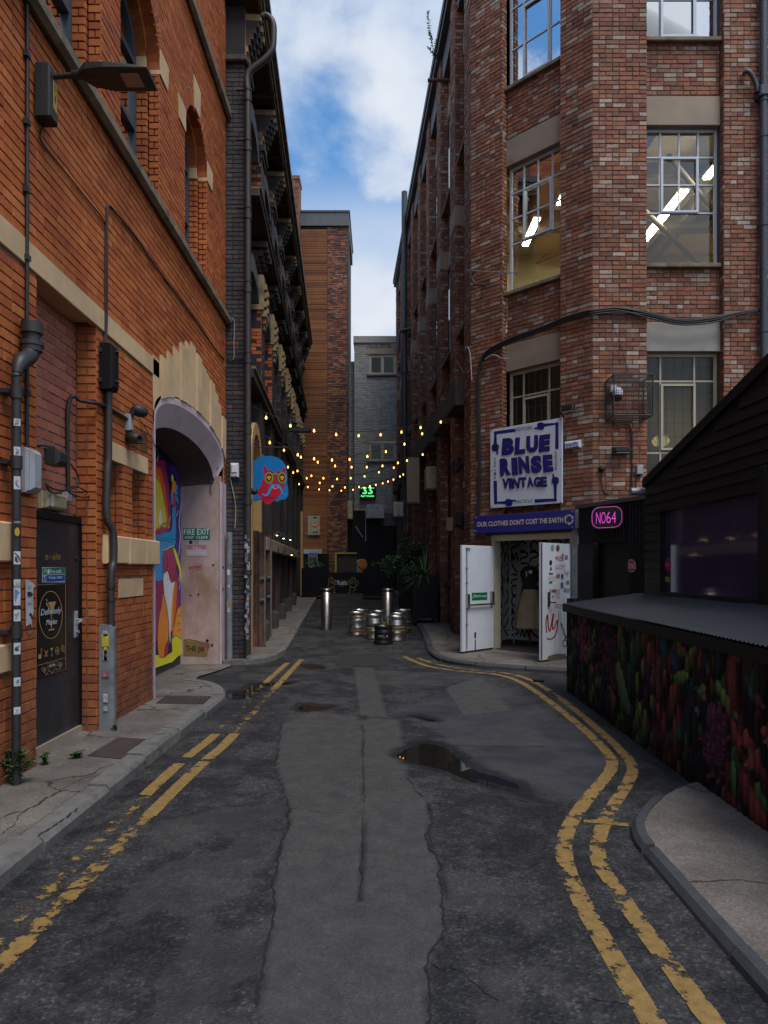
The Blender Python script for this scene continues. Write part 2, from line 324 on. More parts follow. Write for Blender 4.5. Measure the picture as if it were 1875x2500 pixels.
# flat artwork: painted shapes lying on a surface, one coat over the other
class Art:
    def __init__(s, fr, c, mapper=None, step=0.0003): s.fr = fr; s.c = c; s.m = mapper or (lambda x, y: (x, y)); s.mb = MB(); s.cols = []; s.step = step
    def _poly(s, col, ab):
        s.mb.poly(s.fr, ab, s.c); s.cols.append(col)
    def poly(s, col, pts): s._poly(col, [s.m(*p) for p in pts]); s.c += s.step; return s
    def blob(s, col, pts, k=5):
        q = [Vector((p[0], p[1], 0)) for p in pts]; n = len(q); out = []
        for i in range(n):
            p0, p1, p2, p3 = q[i-1], q[i], q[(i+1) % n], q[(i+2) % n]
            for j in range(k):
                t = j/k; v = 0.5*((2*p1)+(p2-p0)*t+(2*p0-5*p1+4*p2-p3)*t*t+(3*p1-p0-3*p2+p3)*t**3); out.append((v.x, v.y))
        return s.poly(col, out)
    def stroke(s, col, pts, w, smooth=0, closed=False):
        if smooth: pts = [(v.x, v.y) for v in smooth_path([(p[0], p[1], 0) for p in pts], smooth)]
        if closed: pts = list(pts)+[pts[0]]
        Q = [Vector((p[0], p[1])) for p in pts]; lft = []; rgt = []
        ws = w if isinstance(w, (list, tuple)) else [w]*len(Q)
        for i in range(len(Q)):
            t = Q[min(i+1, len(Q)-1)]-Q[max(i-1, 0)]
            t = t.normalized() if t.length > 1e-9 else Vector((1, 0)); n = Vector((-t.y, t.x))*ws[min(i, len(ws)-1)]/2
            lft.append(Q[i]+n); rgt.append(Q[i]-n)
        for i in range(len(Q)-1):
            s._poly(col, [s.m(*lft[i]), s.m(*lft[i+1]), s.m(*rgt[i+1]), s.m(*rgt[i])])
        s.c += s.step; return s
    def disc(s, col, x, y, rx, ry=None, n=28):
        ry = ry or rx; return s.poly(col, [(x+rx*math.cos(2*math.pi*i/n), y+ry*math.sin(2*math.pi*i/n)) for i in range(n)])
    def ring(s, col, x, y, rx, ry, w, n=36):
        return s.stroke(col, [(x+rx*math.cos(2*math.pi*i/n), y+ry*math.sin(2*math.pi*i/n)) for i in range(n+1)], w)
    def rect(s, col, x0, y0, x1, y1): return s.poly(col, [(x0, y0), (x1, y0), (x1, y1), (x0, y1)])
    def text(s, col, t, quad, bold=0.0, shear=0.0):
        """lettering stretched into quad = (bottom left, bottom right, top right, top left)"""
        vs, fs = text_mesh(t, bold, shear); bl, br, tr, tl = [Vector(q) for q in quad]
        P = []
        for x, y in vs:
            p = (bl*(1-x)+br*x)*(1-y)+(tl*(1-x)+tr*x)*y; P.append(s.fr.p(*s.m(p.x, p.y), s.c))
        s.mb.add(P, fs); s.cols += [col]*len(fs); s.c += s.step; return s
    def build(s, name, mat, parent=None): return s.mb.build(name, mat, parent, s.cols)
_tc = {}
def text_mesh(t, bold=0.0, shear=0.0):
    k = (t, bold, shear)
    if k in _tc: return _tc[k]
    cu = bpy.data.curves.new('lettering', 'FONT'); cu.body = t; cu.offset = bold; cu.shear = shear; cu.resolution_u = 3; cu.fill_mode = 'FRONT'
    ob = bpy.data.objects.new('lettering', cu); COL.objects.link(ob)
    dg = bpy.context.evaluated_depsgraph_get(); me = bpy.data.meshes.new_from_object(ob.evaluated_get(dg))
    V = [(v.co.x, v.co.y) for v in me.vertices]; F = [tuple(p.vertices) for p in me.polygons]
    bpy.data.objects.remove(ob); bpy.data.curves.remove(cu); bpy.data.meshes.remove(me)
    x0, x1 = min(v[0] for v in V), max(v[0] for v in V); y0, y1 = min(v[1] for v in V), max(v[1] for v in V)
    _tc[k] = ([((x-x0)/(x1-x0), (y-y0)/(y1-y0)) for x, y in V], F); return _tc[k]
def quadr(x0, y0, x1, y1): return ((x0, y0), (x1, y0), (x1, y1), (x0, y1))

# ------------------------------------------------------------------ brickwork
def arch_top(op, a):
    a0, a1, b0, sp, ri = op[1:6]; m = (a0+a1)/2; h = (a1-a0)/2; t = (a-m)/h
    return sp + ri*math.sqrt(max(0.0, 1-t*t))
def free_runs(a0, a1, b, ops):
    cuts = []
    for op in ops:
        if op[0] == 'rect':
            if op[3] <= b <= op[4]: cuts.append((op[1], op[2]))
        else:
            _, o0, o1, b0, sp, ri = op
            if b0 <= b <= sp: cuts.append((o0, o1))
            elif sp < b < sp+ri:
                h = (o1-o0)/2*math.sqrt(max(0, 1-((b-sp)/ri)**2)); m = (o0+o1)/2; cuts.append((m-h, m+h))
    runs = [(a0, a1)]
    for x0, x1 in cuts:
        nr = []
        for r0, r1 in runs:
            if x1 <= r0 or x0 >= r1: nr.append((r0, r1)); continue
            if x0 > r0: nr.append((r0, x0))
            if x1 < r1: nr.append((x1, r1))
        runs = nr
    return runs
class Bricks:
    def __init__(s): s.rec = []
    def field(s, fr, a0, a1, b0, b1, ops=(), c=0.0, course=0.075, length=0.225, joint=0.009, depth=0.012, jit=0.003, headers=0.3, key=0):
        n = max(1, round((b1-b0)/course)); h = (b1-b0)/n
        for i in range(n):
            lo = b0+i*h; mid = lo+h/2
            for r0, r1 in free_runs(a0, a1, mid, ops):
                a = r0; x = -(length/2 if i % 2 else 0) - random.random()*0.02
                first = True
                while a < r1-0.012:
                    w = length if random.random() > headers else length/2
                    if first and i % 2: w = length/2
                    first = False
                    e = min(r1, a+w)
                    if r1-e < 0.05: e = r1
                    s.rec.append((fr, a+joint/2, e-joint/2, lo+joint/2, lo+h-joint/2, c+random.uniform(-jit, jit), c-depth-0.004, key))
                    a = e
        return s
    def backing(s, mb, fr, a0, a1, b0, b1, ops=(), c=-0.010):
        A = sorted({a0, a1, *[x for o in ops for x in (o[1], o[2]) if a0 < x < a1]})
        B = sorted({b0, b1, *[x for o in ops for x in ((o[3], o[4]) if o[0] == 'rect' else (o[3], o[4]+o[5])) if b0 < x < b1]})
        for x0, x1 in zip(A, A[1:]):
            for y0, y1 in zip(B, B[1:]):
                xm, ym = (x0+x1)/2, (y0+y1)/2
                if any(o[1] < xm < o[2] and o[3] < ym < (o[4] if o[0] == 'rect' else o[4]+o[5]) for o in ops): continue
                mb.poly(fr, [(x0, y0), (x1, y0), (x1, y1), (x0, y1)], c)
        for o in ops:
            if o[0] == 'arch':
                n = 24; top = o[4]+o[5]
                for i in range(n):
                    p, q = o[1]+(o[2]-o[1])*i/n, o[1]+(o[2]-o[1])*(i+1)/n
                    mb.poly(fr, [(p, arch_top(o, p)), (q, arch_top(o, q)), (q, top), (p, top)], c)
    def emit(s, parent, mats, singles=300, name='brick', hidden=None):
        """the bricks that show largest become parts of their own, the rest one mass"""
        sc = []
        for i, r in enumerate(s.rec):
            fr, a0, a1, b0, b1, c1, c0, key = r
            q = [fr.p(a, b, c1) for a, b in ((a0, b0), (a1, b0), (a1, b1), (a0, b1))]
            if min(p[1] for p in q) < 1.0: sc.append((0, i)); continue
            P = [(VX+FPX*p[0]/p[1], HY-FPX*(p[2]-EYE)/p[1]) for p in q]
            cx, cy = sum(p[0] for p in P)/4, sum(p[1] for p in P)/4
            ar = abs(sum(P[k][0]*P[(k+1) % 4][1]-P[(k+1) % 4][0]*P[k][1] for k in range(4)))/2
            ok = 5 < cx < 1870 and 5 < cy < 2495 and not (hidden and hidden(cx, cy, q[0]))
            sc.append((ar if ok else 0, i))
        sc.sort(reverse=True); big = {i for ar, i in sc[:singles] if ar > 0}
        U = _unit_brick()
        mass = {}
        for i, r in enumerate(s.rec):
            fr, a0, a1, b0, b1, c1, c0, key = r
            if i in big:
                nm = mats[key].name; me = U.get(nm)
                if me is None:
                    me = U[nm] = U['src'].copy(); me.materials.append(mats[key])
                o = bpy.data.objects.new(name, me); COL.objects.link(o); o.parent = parent
                o.matrix_basis = mat_of(fr, a0, a1, b0, b1, c0, c1)
                if any(parent.location): o.matrix_parent_inverse = parent.matrix_basis.inverted()
            else:
                mb = mass.setdefault(key, MB()); e = min(0.004, (a1-a0)/4)
                P = [fr.p(*q) for q in ((a0, b0, c0), (a1, b0, c0), (a1, b1, c0), (a0, b1, c0), (a0+e, b0+e, c1), (a1-e, b0+e, c1), (a1-e, b1-e, c1), (a0+e, b1-e, c1))]
                mb.add(P, [(4, 5, 6, 7), (0, 1, 5, 4), (1, 2, 6, 5), (2, 3, 7, 6), (3, 0, 4, 7)])
        for key, mb in mass.items():
            setp(mb.build('brickwork', mats[key], parent), kind='stuff')
from mathutils import Matrix
def mat_of(fr, a0, a1, b0, b1, c0, c1):
    o = Vector(fr.p(a0, b0, c0)); u = fr.u*(a1-a0); z = Vector((0, 0, b1-b0)); n = fr.n*(c1-c0)
    m = Matrix.Identity(4)
    for i in range(3): m[i][0] = u[i]; m[i][1] = z[i]; m[i][2] = n[i]; m[i][3] = o[i]
    return m
_ub = {}
def _unit_brick():
    if not _ub:
        me = bpy.data.meshes.new('brick'); e, f = 0.02, 0.06
        me.from_pydata([(0, 0, 0), (1, 0, 0), (1, 1, 0), (0, 1, 0), (e, f, 1), (1-e, f, 1), (1-e, 1-f, 1), (e, 1-f, 1)], [], [(4, 5, 6, 7), (0, 1, 5, 4), (1, 2, 6, 5), (2, 3, 7, 6), (3, 0, 4, 7), (3, 2, 1, 0)])
        _ub['src'] = me
    return _ub
# planes of the place
FL = Frame((-2.62, 0, 0), (0, 1, 0), (1, 0, 0))                       # orange building, wall along the lane
F2 = Frame((-2.31, 12.0, 0), (-0.055, 1, 0), (1, 0.055, 0))           # dark building beyond it
F2E = Frame((0, 12.0, 0), (1, 0, 0), (0, -1, 0))                      # its near end
FR3 = Frame((1.80, 13.70, 0), (-0.055, 1, 0), (-1, -0.055, 0))        # red building along the lane
FR2 = Frame((1.80, 13.70, 0), (1, -1, 0), (-1, -1, 0))                # its canted corner with the shop
FR1 = Frame((3.63, 11.87, 0), (1, 0, 0), (0, -1, 0))                  # its front
FC = Frame((2.46, 9.14, 0), (-0.035, -1, 0), (-1, 0.035, 0))          # painted lean-to
FS = Frame((3.40, 8.90, 0), (0, -1, 0), (-1, 0, 0))                   # black shed
ROAD_LEVEL = 0.0
def window(parent, fr, a0, a1, b0, b1, c, cols, rows, fmat, gmat, bar=0.022, outer=0.05, depth=0.05, pmat=None, name='window', vfrom=0):
    """frame and bars as one part, each pane a piece of it; cols and rows are the relative positions of the bars"""
    mb = MB(); w = outer
    mb.box(fr, a0, a1, b0, b0+w, c-depth, c); mb.box(fr, a0, a1, b1-w, b1, c-depth, c)
    mb.box(fr, a0, a0+w, b0+w, b1-w, c-depth, c-0.001); mb.box(fr, a1-w, a1, b0+w, b1-w, c-depth, c-0.001)
    X = [a0+w]+[a0+(a1-a0)*t for t in cols]+[a1-w]; Y = [b0+w]+[b0+(b1-b0)*t for t in rows]+[b1-w]
    for x in X[1:-1]: mb.box(fr, x-bar/2, x+bar/2, Y[vfrom]+(0 if vfrom == 0 else bar/2), b1-w, c-depth*0.8, c-0.006)
    for y in Y[1:-1]: mb.box(fr, a0+w, a1-w, y-bar/2, y+bar/2, c-depth*0.8, c-0.008)
    f = mb.build(name, fmat, parent)
    for j in range(vfrom): MB().box(fr, X[0], X[-1], Y[j], Y[j+1], c-depth*0.5-0.004, c-depth*0.5).build('pane', gmat, f)
    for i in range(len(X)-1):
        for j in range(vfrom, len(Y)-1):
            MB().box(fr, X[i], X[i+1], Y[j], Y[j+1], c-depth*0.5-0.004, c-depth*0.5).build('pane', gmat, f)
    return f
# ================================================================== ground
def poly_sd(X, Y, pts):
    """signed distance to a polygon, negative inside"""
    d = np.full(X.shape, 1e9); ins = np.zeros(X.shape, bool); n = len(pts)
    for i in range(n):
        ax, ay = pts[i]; bx, by = pts[(i+1) % n]; ex, ey = bx-ax, by-ay
        t = np.clip(((X-ax)*ex+(Y-ay)*ey)/(ex*ex+ey*ey+1e-12), 0, 1); d = np.minimum(d, np.hypot(X-ax-t*ex, Y-ay-t*ey))
        c = (ay > Y) != (by > Y); ins ^= c & (X < (bx-ax)*(Y-ay)/((by-ay) if by != ay else 1e-12)+ax)
    return np.where(ins, -d, d)
def line_d(X, Y, pts):
    d = np.full(X.shape, 1e9)
    for (ax, ay), (bx, by) in zip(pts, pts[1:]):
        ex, ey = bx-ax, by-ay; t = np.clip(((X-ax)*ex+(Y-ay)*ey)/(ex*ex+ey*ey+1e-12), 0, 1); d = np.minimum(d, np.hypot(X-ax-t*ex, Y-ay-t*ey))
    return d
def vnoise(X, Y, s, seed=0, oct=3):
    r = np.random.default_rng(seed); out = np.zeros(X.shape); amp = 1.0
    for k in range(oct):
        g = r.random((64, 64)); x = X/s; y = Y/s; i = np.floor(x).astype(int); j = np.floor(y).astype(int); fx = x-i; fy = y-j; fx = fx*fx*(3-2*fx); fy = fy*fy*(3-2*fy)
        v = (g[i % 64, j % 64]*(1-fx)+g[(i+1) % 64, j % 64]*fx)*(1-fy)+(g[i % 64, (j+1) % 64]*(1-fx)+g[(i+1) % 64, (j+1) % 64]*fx)*fy
        out += amp*(v-0.5); s /= 2.1; amp *= 0.5
    return out
def G(pts, zf=None): return [gnd(*(zf(*p) if zf else p)) for p in pts]
z3 = zoomer(937, 1550, 938/1659); z2 = zoomer(0, 1550, 938/1659); zk = zoomer(540, 1200, 600/1659)
PUD = [G([(35, 522), (70, 495), (150, 462), (230, 468), (290, 490), (350, 540), (430, 585), (520, 612), (590, 640), (630, 690), (680, 722), (600, 705), (520, 672), (380, 640), (300, 610), (200, 575), (110, 556)], z3),
       G([(115, 355), (150, 350), (200, 358), (240, 368), (225, 377), (180, 372), (150, 362)], z3),
       G([(965, 262), (985, 245), (1050, 238), (1075, 215), (1140, 208), (1275, 203), (1255, 215), (1160, 222), (1110, 250), (1085, 275), (1010, 283)], z2),
       G([(1265, 320), (1300, 297), (1350, 300), (1460, 310), (1420, 320), (1310, 333)], z2),
       G([(1300, 128), (1380, 132), (1408, 145), (1360, 150), (1325, 145)], z2),
       G([(1555, 358), (1575, 355), (1592, 363), (1570, 369)], z2)]
BAND = G([(687, 1770), (673, 1861), (701, 1968), (704, 2031), (678, 2087), (650, 2313), (639, 2387), (610, 2700), (1030, 2700), (1056, 2353), (1084, 2285), (1087, 2200), (1073, 2115), (1050, 2059), (1044, 1968), (990, 1889), (975, 1760), (900, 1752), (760, 1742)])
LIGHT = [BAND, G([(865, 1630), (912, 1630), (945, 1752), (880, 1752)]), G([(1087, 1682), (1172, 1652), (1251, 1737), (1129, 1748)]), G([(1075, 1830), (1120, 1788), (1310, 1785), (1360, 1822)]),
         G([(1150, 1870), (1330, 1870), (1400, 1960), (1260, 1975)]), G([(380, 2010), (560, 1975), (600, 2010), (430, 2080), (360, 2060)]), G([(905, 1640), (1060, 1642), (1165, 1650), (1085, 1678), (920, 1665)])]
SMOOTH = G([(1090, 1690), (1180, 1660), (1420, 1780), (1500, 1870), (1440, 1960), (1240, 1900), (1080, 1800), (960, 1740)])
GREY = [(-9, 3), (-9, -3), (9, -3), (9, 3)]
def road_surface():
    xs = np.unique(np.concatenate([np.arange(-60, -3.2, 6), np.arange(-3.2, -2.1, 0.15), np.arange(-2.1, 2.9, 0.03), np.arange(2.9, 4.5, 0.2), np.arange(4.5, 60, 6)]))
    ys = np.unique(np.concatenate([np.arange(-60, 1.5, 2.5), np.arange(1.5, 14.5, 0.03), np.arange(14.5, 34, 0.12), np.arange(34, 80, 6)]))
    X, Y = np.meshgrid(xs, ys, indexing='ij')
    wob = vnoise(X, Y, 0.35, 3, 4)
    sdp = np.full(X.shape, 1e9)
    for p in PUD: sdp = np.minimum(sdp, poly_sd(X, Y, p))
    sdp = sdp+wob*0.05
    lt = np.zeros(X.shape)
    for i, p in enumerate(LIGHT):
        d = poly_sd(X, Y, p)+wob*(0.025 if i in (0, 5) else 0.012); lt = np.maximum(lt, np.clip(0.5-d/0.03, 0, 1)*[1.0, 0.95, 1.0, 0.55, 0.35, 0.5, 0.45][i])
    lt = np.maximum(lt, np.clip(0.5-(poly_sd(X, Y, G([(560, 2010), (640, 1990), (640, 2380), (300, 2500), (60, 2500), (300, 2300)]))+vnoise(X, Y, 0.5, 9, 5)*0.8)/0.05, 0, 1)*0.45)
    lt = np.maximum(lt, np.clip(0.5-(poly_sd(X, Y, G([(1100, 2150), (1280, 2230), (1400, 2700), (1060, 2700)]))+vnoise(X, Y, 0.5, 19, 5)*0.7)/0.05, 0, 1)*0.42)
    sm = np.clip(0.5-(poly_sd(X, Y, SMOOTH)+wob*0.1)/0.06, 0, 1)
    cr = line_d(X, Y, G([(687, 1770), (673, 1861), (701, 1968), (704, 2031), (678, 2087), (650, 2313), (639, 2387), (619, 2500), (600, 2700)]))
    for l in ([(1044, 1968), (1050, 2059), (1073, 2115), (1087, 2200), (1084, 2285), (1056, 2353), (1039, 2500)], [(885, 1770), (888, 2031), (879, 2200)], [(1090, 1822), (1330, 1826)], [(1405, 1972), (1530, 2000)], [(1340, 1945), (1240, 1925)]):
        cr = np.minimum(cr, line_d(X, Y, G(l)))
    cr = np.clip(1-(cr+wob*0.02)/0.014, 0, 1)
    Z = 0.031*np.maximum(0, Y-13.5)
    Z = Z + vnoise(X, Y, 0.5, 5, 2)*0.004 + vnoise(X, Y, 0.07, 6, 2)*0.0035 + 0.004
    Z = Z - np.clip(-sdp/0.08, -0.25, 1)*0.016 - cr*0.007
    nx, ny = X.shape; V = np.stack([X, Y, Z], -1).reshape(-1, 3)
    I = np.arange(nx*ny).reshape(nx, ny); F = np.stack([I[:-1, :-1], I[1:, :-1], I[1:, 1:], I[:-1, 1:]], -1).reshape(-1, 4)
    me = bpy.data.meshes.new('road'); me.vertices.add(len(V)); me.vertices.foreach_set('co', V.ravel().astype(np.float32))
    me.loops.add(F.size); me.loops.foreach_set('vertex_index', F.ravel().astype(np.int32)); me.polygons.add(len(F)); me.polygons.foreach_set('loop_start', np.arange(0, F.size, 4, dtype=np.int32)); me.polygons.foreach_set('loop_total', np.full(len(F), 4, dtype=np.int32))
    me.update(calc_edges=True); me.polygons.foreach_set('use_smooth', np.ones(len(F), bool))
    for nm, A in (('light', lt), ('wet', np.clip(0.5-sdp/0.25, 0, 1)), ('crack', cr), ('fine', sm)):
        at = me.attributes.new(nm, 'FLOAT', 'POINT'); at.data.foreach_set('value', A.ravel().astype(np.float32))
    return me
def asphalt():
    m, nt, bs = base_mat('worn_asphalt')
    at = lambda k: N(nt, 'ShaderNodeAttribute', attribute_name=k).outputs['Fac']
    bg = pos_noise(nt, 1.6, 9, 0.7); md = pos_noise(nt, 9, 8, 0.78); ad = N(nt, 'ShaderNodeMath', operation='MULTIPLY_ADD'); L(nt, md, ad.inputs[0]); ad.inputs[1].default_value = 0.55; L(nt, bg, ad.inputs[2]); big = ad.outputs[0]
    c = ramp(nt, big, [(0.66, (0.0115, 0.0118, 0.0135)), (0.76, (0.0195, 0.0197, 0.0208)), (0.86, (0.039, 0.038, 0.037))])
    g = N(nt, 'ShaderNodeNewGeometry'); vo = N(nt, 'ShaderNodeTexVoronoi'); vo.inputs['Scale'].default_value = 75; L(nt, g.outputs['Position'], vo.inputs['Vector'])
    sepc = N(nt, 'ShaderNodeSeparateColor'); L(nt, vo.outputs['Color'], sepc.inputs[0])
    agg = ramp(nt, sepc.outputs[0], [(0.0, grey(0.58)), (0.5, grey(0.93)), (0.8, grey(1.25)), (0.965, grey(2.2))]); c = mixc(nt, 0.9, c, agg, 'MULTIPLY')
    c = mixc(nt, at('fine'), c, ramp(nt, pos_noise(nt, 1.6, 8, 0.66), [(0.38, (0.024, 0.025, 0.030)), (0.62, (0.046, 0.047, 0.052))]))
    n2 = pos_noise(nt, 6, 8, 0.7); c2 = ramp(nt, n2, [(0.3, (0.040, 0.039, 0.038)), (0.7, (0.068, 0.065, 0.061))])
    c2 = mixc(nt, 0.5, c2, ramp(nt, sepc.outputs[1], [(0.0, grey(0.72)), (0.6, grey(1.0)), (0.95, grey(1.35))]), 'MULTIPLY'); c = mixc(nt, at('light'), c, c2)
    spn = pos_noise(nt, 60, 2, 0.5); sp = ramp(nt, spn, [(0.735, grey(0)), (0.77, grey(0.8))]); c = mixc(nt, sp, c, (0.17, 0.165, 0.16))
    wn = N(nt, 'ShaderNodeMath', operation='MULTIPLY_ADD'); L(nt, pos_noise(nt, 7, 5), wn.inputs[0]); wn.inputs[1].default_value = 0.5; L(nt, at('wet'), wn.inputs[2])
    wet = ramp(nt, wn.outputs[0], [(0.42, grey(0)), (0.72, grey(1))]); c = mixc(nt, wet, c, mixc(nt, 1.0, c, grey(0.42), 'MULTIPLY'))
    c = mixc(nt, at('crack'), c, (0.012, 0.012, 0.013))
    L(nt, c, bs.inputs['Base Color'])
    rr = ramp(nt, big, [(0.66, grey(0.55)), (0.86, grey(0.82))]); rr = mixc(nt, wet, rr, grey(0.3)); L(nt, rr, bs.inputs['Roughness']); bs.inputs['Specular IOR Level'].default_value = 0.4
    hn = N(nt, 'ShaderNodeMath', operation='ADD'); L(nt, vo.outputs['Distance'], hn.inputs[0]); L(nt, pos_noise(nt, 130, 3), hn.inputs[1]); bump(nt, bs, hn.outputs[0], 0.55, 0.006)
    return m
road = setp(link('road', road_surface(), asphalt()), kind='structure')
m, nt_, bs = base_mat('still_water'); bs.inputs['Base Color'].default_value = (0.012, 0.011, 0.010, 1); bs.inputs['Roughness'].default_value = 0.015; bs.inputs['IOR'].default_value = 1.33
for p in PUD:
    cx, cy = sum(q[0] for q in p)/len(p), sum(q[1] for q in p)/len(p)
    e = [(cx+(x-cx)*1.12+(0.04 if x > cx else -0.04), cy+(y-cy)*1.12+(0.05 if y > cy else -0.05)) for x, y in p]
    setp(MB().poly(WORLD, e, -0.0035).build('puddle', m), kind='structure')

# ---- cracks and ragged seams, drawn as flat dark ribbons
CRK = M('crack_fill', (0.010, 0.010, 0.0105), 0.95, var=0.3, bmp=0.6)
def crack(pts, w=0.012, seed=1, z=None, jag=0.02):
    r = random.Random(seed); P = [Vector((x, y)) for x, y in pts]; F = []
    for a, b in zip(P, P[1:]):
        k = max(2, int((b-a).length/0.022)); F += [a+(b-a)*i/k for i in range(k)]
    F.append(P[-1]); mb = MB(); L_ = []; o = 0.0
    for i, p in enumerate(F):
        t = (F[min(i+1, len(F)-1)]-F[max(i-1, 0)]).normalized(); n = Vector((-t.y, t.x)); o = o*0.85+r.uniform(-jag, jag)*0.6; ww = w*r.uniform(0.15, 1.0)*(1 if 0 < i < len(F)-1 else 0.1); zz = (0.0095 if z is None else z)+rise(p.y)
        for sg in (-1, 1): q = p+n*(o+sg*ww/2); L_.append((q.x, q.y, zz))
    mb.add(L_, [(2*i, 2*i+1, 2*i+3, 2*i+2) for i in range(len(F)-1)]); return mb
for i, (l, w, jg) in enumerate((([(687, 1770), (673, 1861), (701, 1968), (704, 2031), (678, 2087), (650, 2313), (639, 2387), (619, 2500), (600, 2650)], 0.020, 0.014), ([(990, 1900), (1044, 1968), (1050, 2059), (1073, 2115), (1087, 2200), (1084, 2285), (1056, 2353), (1039, 2500), (1030, 2650)], 0.018, 0.016), ([(885, 1770), (888, 2031), (879, 2200)], 0.010, 0.010), ([(1090, 1822), (1210, 1826), (1330, 1824)], 0.012, 0.01), ([(1405, 1972), (1470, 1990), (1530, 2000)], 0.014, 0.02), ([(1060, 1990), (1180, 1945), (1300, 1960), (1400, 1972)], 0.012, 0.02), ([(1085, 1680), (1130, 1748), (1250, 1738)], 0.012, 0.006), ([(1056, 2353), (1150, 2380), (1240, 2440)], 0.010, 0.03), ([(1430, 2440), (1520, 2452), (1600, 2470)], 0.008, 0.01), ([(700, 1975), (790, 1990), (885, 1985)], 0.006, 0.02))):
    crack(G(l), w, i+1, None, jg).build('crack', CRK, road)
# ---- painted lines, worn
def line_mat(name, col, thr, sc=9):
    m, nt, bs = base_mat(name); o = nt.nodes['Material Output']
    c = ramp(nt, pos_noise(nt, 22, 6, 0.7), [(0.25, tuple(x*0.55 for x in col)), (0.6, col), (0.85, tuple(x*1.25 for x in col))]); L(nt, c, bs.inputs['Base Color']); bs.inputs['Roughness'].default_value = 0.7
    w = N(nt, 'ShaderNodeAttribute', attribute_name='wear').outputs['Fac']
    a = N(nt, 'ShaderNodeMath', operation='ADD'); L(nt, pos_noise(nt, sc, 9, 0.72), a.inputs[0]); L(nt, w, a.inputs[1])
    k = ramp(nt, a.outputs[0], [(thr, grey(0)), (thr+0.035, grey(1))]); t = N(nt, 'ShaderNodeBsdfTransparent'); x = N(nt, 'ShaderNodeMixShader'); L(nt, k, x.inputs[0]); L(nt, bs.outputs[0], x.inputs[1]); L(nt, t.outputs[0], x.inputs[2]); L(nt, x.outputs[0], o.inputs[0])
    bump(nt, bs, pos_noise(nt, 90, 4), 0.5, 0.005); return m
YEL = line_mat('worn_yellow_road_paint', (0.27, 0.165, 0.048), 0.62)
def painted_line(path, w, wear, z=0.0105, name='yellow_line'):
    pts = smooth_path([(x, y, 0) for x, y in path], 5); V = []; F = []; wr = []
    fine = []
    for a, b in zip(pts, pts[1:]):
        k = max(1, int((b-a).length/0.05)); fine += [a+(b-a)*i/k for i in range(k)]
    fine.append(pts[-1]); tot = 0
    for i, p in enumerate(fine):
        t = (fine[min(i+1, len(fine)-1)]-fine[max(i-1, 0)]).normalized(); n = Vector((-t.y, t.x, 0)); ww = w*(1+0.10*(random.random()-0.5))
        zz = z+rise(p.y)
        for s in (-0.5, -0.17, 0.17, 0.5): q = p+n*ww*s; V.append((q.x, q.y, zz)); wr.append(wear(p.x, p.y)+(0.06 if abs(s) == 0.5 else 0))
        if i: k = 4*i; F += [(k-4+j, k-3+j, k+1+j, k+j) for j in range(3)]
    me = bpy.data.meshes.new(name); me.from_pydata(V, [], F); at = me.attributes.new('wear', 'FLOAT', 'POINT'); at.data.foreach_set('value', wr); me.update()
    return link(name, me, YEL, road)
def wl(segs, base): # wear by distance down the lane
    def f(x, y):
        for y0, y1, v in segs:
            if y0 <= y <= y1: return v
        return base
    return f
painted_line([(-1.63, 1.5), (-1.64, 3.0), (-1.65, 4.9), (-1.63, 5.85), (-1.58, 6.7), (-1.58, 8), (-1.60, 9.76), (-1.56, 11.85)], 0.095, wl([(4.95, 5.72, 0.0), (5.86, 6.72, 0.0), (9.8, 12, 0.04), (0, 3.05, 0.12), (3.05, 4.95, 0.19), (6.72, 9.8, 0.2)], 0.3))
painted_line([(-1.55, 1.5), (-1.52, 2.83), (-1.48, 4.9), (-1.44, 5.85), (-1.40, 6.6), (-1.40, 9.2), (-1.37, 12.3)], 0.10, wl([(4.5, 5.75, 0.02), (5.82, 6.75, 0.0), (9.3, 12.4, 0.05), (0, 3.6, 0.10), (3.6, 4.5, 0.12), (6.75, 9.3, 0.17)], 0.3))
LO = [(0.46, 12.7), (0.62, 12.0), (0.83, 11.4), (1.17, 10.97), (1.5, 10.75), (1.76, 10.55), (1.95, 10.1), (2.03, 9.3), (2.05, 7.9), (2.03, 6.86), (1.98, 6.07), (1.86, 5.58), (1.51, 4.95), (1.24, 4.45), (1.08, 4.07), (1.0, 3.72), (0.97, 3.36), (0.96, 2.95), (0.96, 2.4), (0.97, 1.5)]
LI = [(0.69, 12.5), (0.85, 12.0), (1.05, 11.55), (1.35, 11.15), (1.62, 10.92), (1.86, 10.75), (2.10, 10.35), (2.21, 9.6), (2.23, 8.4), (2.19, 7.16), (2.13, 6.23), (2.05, 5.65), (1.84, 5.17), (1.53, 4.61), (1.32, 4.17), (1.2, 3.81), (1.18, 3.5), (1.17, 3.1), (1.17, 2.4), (1.18, 1.5)]
painted_line(LO, 0.095, wl([(10.6, 11.0, 0.1), (3.0, 4.4, 0.075)], 0.045))
painted_line(LI, 0.09, wl([(10.75, 13, 0.12), (8.6, 9.1, 0.16), (2, 4.4, 0.075)], 0.05))
painted_line([(1.29, 4.40), (1.42, 4.37), (1.55, 4.34)], 0.075, wl([], 0.09), z=0.013)

